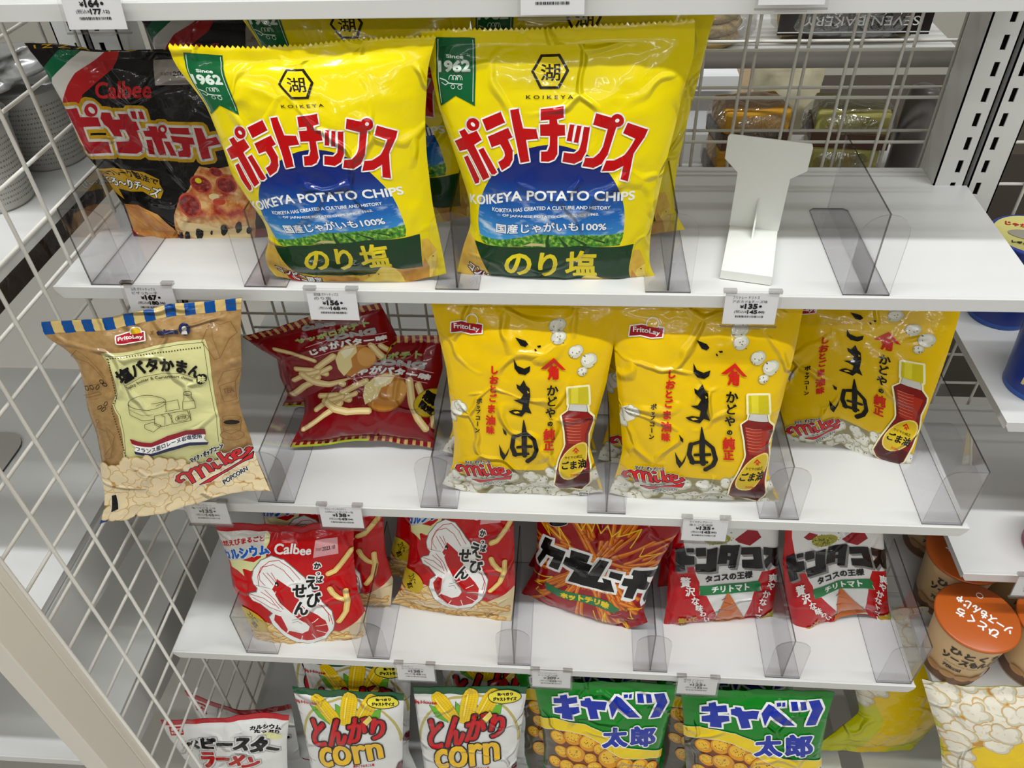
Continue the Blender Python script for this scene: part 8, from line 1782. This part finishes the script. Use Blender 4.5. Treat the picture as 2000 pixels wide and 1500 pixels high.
m = MB(); m.prism([(-.25, -.20)] + [(.02, -.20)] + [(-.010 + x, -.030 + y) for x, y in reversed(cr)] + [(-.25, 0)], .003, M_GP, None, plain('grey_sheet_edge', (60, 58, 54), .5))
o = m.build('plastic_sheet'); o.location = (-.26, .126, -.3347); tag(o, 'pale grey plastic sheet with a rounded corner lying on the left bay shelf', 'sheet')


def crumple(name, size, mats, seed, label, cat, loc, rot=(0, 0, 0), group=None, amp=.25, sub=4):
    bm = bmesh.new(); bmesh.ops.create_icosphere(bm, subdivisions=sub, radius=1)
    for v in bm.verts:
        n = noise.noise(v.co * 1.3 + Vector((seed, 0, 0))) * amp + noise.noise(v.co * 3.5 + Vector((0, seed, 0))) * amp * .5
        p = v.co * (1 + n)
        q = [math.copysign(abs(c) ** .7, c) for c in p]
        v.co = (q[0] * size[0], q[1] * size[1], q[2] * size[2])
    me = bpy.data.meshes.new(name); bm.to_mesh(me); bm.free()
    for mm in mats: me.materials.append(mm)
    me.polygons.foreach_set('use_smooth', [True] * len(me.polygons))
    o = bpy.data.objects.new(name, me); COL.objects.link(o); o.location = loc; o.rotation_euler = rot
    if label: tag(o, label, cat, group)
    return o



def print_lines(m, r0, r1, z0, z1, a0, a1, n, mat, seed):
    """rows of tiny printed characters round a cup side"""
    rn = random.Random(seed)
    for i in range(n):
        z = z0 + (z1 - z0) * i / n; rr = r0 + (r1 - r0) * i / n + .0003
        a = a0
        while a < a1:
            da = rn.choice((.03, .05, .02)); h = (z1 - z0) / n * .36
            m.face([(rr * math.cos(t), rr * math.sin(t), zz) for t, zz in ((a, z), (a + da, z), (a + da, z + h), (a, z + h))], mat); a += da + .035


M_CUPG = plain('grey_label_cup', (186, 184, 178), 0.35)
M_INKG = plain('grey_label_ink', (134, 132, 127), 0.5)
cup = empty('noodle_cup', (-.105, .115, .0275)); tag(cup, 'grey cup with small printed text, front one on the left bay shelf behind the wires', 'cup', 'grey printed cups')
m = MB(); m.lathe([(.0, 0), (.034, 0), (.036, .003), (.041, .080), (.0425, .084)], M_CUPG); print_lines(m, .0362, .0405, .008, .074, -2.9, .3, 13, M_INKG, 1); m.build('cup_body', cup)
m = MB(); m.lathe([(.0435, .083), (.044, .087), (.042, .089), (0, .0905)], plain('grey_film_lid', (150, 150, 148), .15)); m.build('lid', cup)
for dx, dy, l in ((-.092, .01, 'grey printed cup at the far left, cut by the photo edge'), (.012, .095, 'grey printed cup behind the front one, beside the black pizza bag'), (-.080, .10, 'grey printed cup behind the far left one')):
    c = copy_tree(cup); c.location = (-.105 + dx, .115 + dy if dy < .12 else .115, .0275); c['label'] = l
crumple('wrapped_pack', (.08, .06, .014), [plain('silver_wrap', (150, 150, 148), .12, .3)], 5, 'crumpled silvery wrapped pack above the grey cups at the top left', 'pack', (-.13, .16, .145), amp=.45)


# ---------------------------------------------------------------- right neighbour bay
shelf(.932, 1.80, .020, .245, -.166, 'white shelf of the right bay carrying the blue tubs', notch=False)
shelf(.932, 1.80, -.034, .245, -.350, 'empty white shelf of the right bay below the blue tubs', notch=False)
shelf(.932, 1.80, -.084, .245, -.505, 'white shelf of the right bay carrying the cups with orange lids', notch=False)
shelf(.932, 1.80, -.18, .245, -.80, 'lowest white shelf of the right bay, under the popcorn sack', notch=False)
PAPER = plain('cup_paper', (216, 182, 132), 0.4)
BROWN = plain('cup_photo_brown', (120, 84, 56), 0.45, bump=.3)
LIDO = plain('orange_lid', (182, 88, 28), 0.3)
INK = plain('cup_ink', (40, 26, 18), 0.45)
mc = empty('snack_cup', (.960, -.052, -.5047)); tag(mc, 'paper cup with orange lid, front left one beside the taco snack shelf', 'cup', 'cups with orange lids')


def cup_text(m, s, ang0, ang1, z0, h, r0, r1, H, mat, bold):
    V, F, E = text_shape(s)
    def mp(a, b):
        z = z0 + b * h; rr = r0 + (r1 - r0) * z / H + .0004; t = ang0 + (ang1 - ang0) * a
        return (rr * math.cos(t), rr * math.sin(t), z)
    for f in F: m.face([mp(*V[i]) for i in f], mat)
    if bold:
        for a, b in E:
            if V[a] != V[b]:
                k = abs(ang1 - ang0) * r0
                q = capsule((V[a][0] * k, V[a][1] * h), (V[b][0] * k, V[b][1] * h), bold, bold)
                m.face([mp(x / k, y / h) for x, y in q], mat)


m = MB()
m.lathe([(0, 0), (.032, 0), (.0335, .003), (.0345, .020), (.0425, .096)], PAPER, mats=[PAPER, PAPER, BROWN, PAPER])
A0 = R(-138)
cup_text(m, 'ひとくち', A0, A0 + R(78), .068, .012, .0335, .0425, .096, INK, .0006)
cup_text(m, 'ソースもんじゃ', A0 - R(8), A0 + R(92), .052, .012, .0335, .0425, .096, INK, .0006)
cup_text(m, 'Hitokuchi Sauce Monja', A0, A0 + R(78), .046, .003, .0335, .0425, .096, INK, .0)
cup_text(m, '70kcal', A0, A0 + R(30), .036, .006, .0335, .0425, .096, INK, .0003)
for a in range(-150, -30, 26):
    t = R(a); c0 = [(x, z) for x, z in ell(0, .024, .0085, .006)]
    m.face([((.0349 + z * .1) * math.cos(t + x / .035), (.0349 + z * .1) * math.sin(t + x / .035), z) for x, z in c0], plain('bread_brown', (186, 140, 90), .5))
m.build('cup_body', mc)
m = MB(); m.lathe([(.0425, .0945), (.0455, .0955), (.0458, .098), (.044, .0992), (0, .0985)], LIDO, n=56); 
rotm = Matrix.Rotation(R(138), 4, 'Z')
for s_, x, y, w_, h_ in (('ひとくち', -.026, .003, .046, .0115), ('ソースもんじゃ', -.035, -.013, .062, .0115)):
    V, F, E = text_shape(s_)
    P2 = [rotm @ Vector((x + a * w_, y + b * h_, .0997)) for a, b in V]
    for f in F: m.face([P2[i] for i in f], M_PAPER)
    for a, b in E:
        if V[a] != V[b]: m.face([rotm @ Vector((p[0], p[1], .0997)) for p in capsule((x + V[a][0] * w_, y + V[a][1] * h_), (x + V[b][0] * w_, y + V[b][1] * h_), .0005, .0005)], M_PAPER)
m.tube([(.012 * math.cos(R(a)) * .3 + .012, .012 * math.sin(R(a)) * .3 + .028, .0994) for a in range(0, 361, 30)], .0004, M_PAPER, n=5)
m.build('lid', mc)
for dx, dy, rz, l in ((.092, .000, 6, 'paper cup with orange lid, right of the front left one, cut by the photo edge'), (.018, .090, -6, 'paper cup with orange lid, behind the front left one, in the shade'),
                      (.108, .092, 12, 'paper cup with orange lid, back row at the right edge of the photo'), (.030, .180, 4, 'paper cup with orange lid, furthest back, seen dimly beside the taco bag')):
    c = copy_tree(mc); c.location = (.960 + dx, -.052 + dy, -.5047); c.rotation_euler = (0, 0, R(rz)); c['label'] = l

BLUE = plain('tub_blue', (22, 52, 140), 0.3); PALEY = plain('tub_lid_yellow', (206, 198, 120), 0.35); LBL = plain('tub_band_blue', (40, 90, 180), .35)
STK_ = plain('potato_stick', (226, 204, 150), .4); REDI = plain('tub_red', (206, 36, 40), .4)
bt = empty('snack_tub', (.985, .078, -.1657)); tag(bt, 'blue potato stick tub at the front of the right bay', 'tub', 'blue tubs')
m = MB(); m.lathe([(0, 0), (.034, 0), (.0345, .002), (.0345, .006), (.0415, .103)], BLUE, mats=[BLUE, LBL, LBL, BLUE])
for i, (a, b) in enumerate(((-150, -146), (-143, -140), (-136, -133), (-128, -126))):
    z0, z1 = .018 + .004 * i, .075 - .006 * (i % 2)
    rr = lambda z: .0345 + .007 * z / .103 + .0004
    m.face([(rr(z) * math.cos(R(t)), rr(z) * math.sin(R(t)), z) for t, z in ((a, z0), (a + 5, z0), (b + 5, z1), (b, z1))], STK_)
c0 = [(-118 + x, z) for x, z in ell(0, .072, 16, .015)]
m.face([((.0405 + .0006) * math.cos(R(a)), (.0405 + .0006) * math.sin(R(a)), z) for a, z in c0], PALEY)
c0 = [(-116 + x, z) for x, z in ell(0, .046, 13, .010)]
m.face([((.0388 + .0006) * math.cos(R(a)), (.0388 + .0006) * math.sin(R(a)), z) for a, z in c0], REDI)
m.build('tub_body', bt)
m = MB(); m.lathe([(.042, .102), (.0445, .103), (.0445, .1055), (.041, .107), (.0405, .1065), (0, .1065)], PALEY, n=48, mats=[BLUE, BLUE, BLUE, BLUE, PALEY])
rotm = Matrix.Rotation(R(-20), 4, 'Z')
for s_, x, y, w_, h_, mm in (('じゃがバター', -.028, .012, .046, .008, REDI), ('レギュラーサイズ', -.022, -.026, .044, .005, M_BLACK)):
    V, F, E = text_shape(s_)
    P2 = [rotm @ Vector((x + a * w_, y + b * h_, .1072)) for a, b in V]
    for f in F: m.face([P2[i] for i in f], mm)
    for a, b in E:
        if V[a] != V[b]: m.face([rotm @ Vector((p[0], p[1], .1072)) for p in capsule((x + V[a][0] * w_, y + V[a][1] * h_), (x + V[b][0] * w_, y + V[b][1] * h_), .0004, .0004)], mm)
m.face([rotm @ Vector((x, y, .1071)) for x, y in ell(0, -.004, .026, .011)], plain('tub_lid_grey', (150, 144, 130), .4))
m.build('lid', bt)
for dx, dy, l in ((.006, .128, 'blue potato stick tub behind the front one in the right bay, pale lid showing'), (.092, .015, 'blue potato stick tub at the right edge of the photo'), (.086, .105, 'blue potato stick tub in the back row at the right edge')):
    c = copy_tree(bt); c.location = (.985 + dx, .078 + dy, -.1657); c['label'] = l
m = MB(); m.lathe([(0, 0), (.030, 0), (.033, .004), (.036, .05), (.034, .052), (0, .052)], plain('magenta_tub', (150, 24, 70), .35)); o = m.build('magenta_tub'); o.location = (1.043, .005, -.3497); tag(o, 'small magenta tub on the empty right bay shelf, at the photo edge', 'tub')

# red and clear wrapped packs far right, behind the grid
crumple('wrapped_pack', (.07, .04, .035), [plain('bun_brown', (190, 130, 80), .4)], 12, 'bun in a clear and red wrapper behind the right bay grid, at the photo edge', 'bread', (1.02, .345, .055))
m = MB(); m.box(-.06, .06, -.002, 0, -.012, .014, plain('red_label', (204, 30, 36), .35)); flat = m
o = m.build('wrapper_label', [q for q in COL.objects if q.name.startswith('wrapped_pack') and q.location.x > 1][0]); o.location = (0, -.042, .026); o.rotation_euler = (R(-35), 0, 0)


# ---------------------------------------------------------------- bread side behind the back grid
def rear_shelf(z, label):
    r = empty('bread_shelf', (.45, .335, z)); tag(r, label, 'shelf')
    m = MB(); m.box(-.45, .46, 0, .15, -.002, 0, M_SHELF); m.build('shelf_board', r)
    m = MB(); m.box(-.45, .46, -.002, 0, -.014, .004, plain('grey_price_rail', (132, 126, 120), .4)); m.build('rail', r)


rear_shelf(-.072, 'white shelf on the bread side carrying the wrapped cakes')
rear_shelf(.090, 'white shelf on the bread side carrying flat breads, behind the grid near the top')
rear_shelf(-.34, 'lower white shelf on the bread side seen through the grid')
WRAP = wrap_mat('clear_wrapper')


def cake(name, loc, rz, top, side, size, label, group):
    r = empty(name, loc, (0, 0, R(rz))); tag(r, label, 'cake', group)
    m = MB(); sx, sy, sz = size
    m.box(-sx, sx, -sy, sy, .0, sz, plain(side[0], side[1], .55, bump=.5), fm={1: plain(top[0], top[1], .6, bump=.5)})
    m.build('cake', r, bevel=.004)
    m = MB(); m.box(-sx - .003, sx + .003, -sy - .003, sy + .003, -.0015, sz * .42, plain('brown_paper_tray', (92, 66, 52), .5)); m.build('tray', r, bevel=.001)
    w = crumple('wrapper', (sx * 1.30, sy * 1.12, sz * .62), [WRAP], loc[0] * 50, None, None, (0, 0, sz * .5), amp=.12); w.parent = r
    return r


Y1 = ('sponge_yellow', (214, 160, 44)); Y2 = ('sponge_crust', (206, 150, 40)); G1 = ('sponge_green', (176, 172, 96)); G2 = ('sponge_green_side', (160, 152, 84))
cake('sponge_cake', (.700, .375, -.0705), 6, Y2, Y1, (.040, .030, .044), 'yellow sponge cake in clear wrapper on a brown tray, lower one', 'wrapped sponge cakes')
cake('sponge_cake', (.702, .378, -.0245), 10, Y2, Y1, (.040, .030, .044), 'yellow sponge cake in clear wrapper, stacked on the lower one', 'wrapped sponge cakes')
cake('sponge_cake', (.818, .375, -.0705), -4, G2, G1, (.040, .030, .044), 'green sponge cake in clear wrapper, lower one', 'wrapped sponge cakes')
cake('sponge_cake', (.822, .378, -.0245), -8, G2, G1, (.042, .030, .042), 'green sponge cake in clear wrapper, stacked on the lower one', 'wrapped sponge cakes')
PAN = plain('pancake', (204, 176, 116), .6, bump=.4)
r = empty('pancake_pack', (.628, .385, .0915)); tag(r, 'clear pack of stacked pale pancakes behind the grid, right of the yellow bags', 'bread')
m = MB()
for i in range(4): m.lathe([(0, .001 + i * .014), (.042, .001 + i * .014), (.046, .007 + i * .014), (.042, .013 + i * .014), (0, .014 + i * .014)], PAN, c=(.002 * (i % 2), 0, 0), n=28)
m.build('pancakes', r)
w_ = crumple('wrapper', (.062, .050, .032), [WRAP], 7, None, None, (0, 0, .03), amp=.1); w_.parent = r
r = empty('bread_pack', (.795, .385, .0915)); tag(r, 'long pale bread in a clear pack with a black printed band, behind the grid', 'bread')
m = MB(); m.tube([(-.075, 0, .018), (-.055, 0, .020), (.05, 0, .020), (.07, 0, .018)], .017, PAN, n=14); m.tube([(-.07, .03, .018), (.07, .03, .020)], .017, PAN, n=14); m.build('bread', r)
m = MB(); m.box(-.082, .084, -.0215, -.0205, .010, .0340, plain('black_band', (38, 32, 30), .25)); m.box(-.082, .084, -.0222, -.0214, .0125, .0135, M_PAPER)
V, F, E = text_shape('SEVEN BAKERY')
P2 = [(.070 - a * .125, -.0224, .0300 - b * .010) for a, b in V]
for f in F: m.face([P2[i] for i in f], M_PAPER)
m.build('printed_band', r)
w_ = crumple('wrapper', (.086, .040, .026), [WRAP], 11, None, None, (0, .012, .026), amp=.1); w_.parent = r
m = MB(); m.lathe([(0, 0), (.018, 0), (.019, .002), (.019, .095), (.016, .108), (.010, .112), (0, .112)], plain('grey_label', (106, 102, 100), .3), n=32)
o = m.build('grey_carton'); o.location = (.898, .372, -.0715); tag(o, 'rounded grey carton standing behind the grid beside the upright', 'carton')
crumple('cream_cloth', (.045, .05, .06), [plain('cream_cloth', (222, 214, 180), .7)], 31, 'cream cloth bag hanging further back behind the grid', 'bag', (.80, .62, -.05), amp=.2)
M_BIN = plain('bright_white_bin', (236, 238, 240), .4)
r = empty('white_cabinet', (.62, .80, -1.0)); tag(r, 'bright white cabinet front far behind the wire grid', 'cabinet')
m = MB(); m.box(-.6, .14, 0, .3, 0, .86, M_BIN); m.build('body', r); m = MB(); m.box(-.6, .14, -.03, 0, .875, .90, M_BIN); m.box(-.6, .14, 0, .3, .86, .90, M_BIN); m.build('worktop', r)
m = MB(); m.box(.08, .084, -.004, 0, .74, .78, M_DARK); m.build('handle', r)
r = empty('counter', (1.05, 1.0, -1.0)); tag(r, 'tan and dark counter further back behind the grid', 'counter')
m = MB(); m.box(-.32, -.12, 0, .4, 0, .7, plain('tan_board', (176, 150, 116), .5)); m.build('side', r); m = MB(); m.box(-.12, .6, -.02, .4, 0, .66, plain('dark_counter', (70, 62, 54), .5)); m.build('front', r)
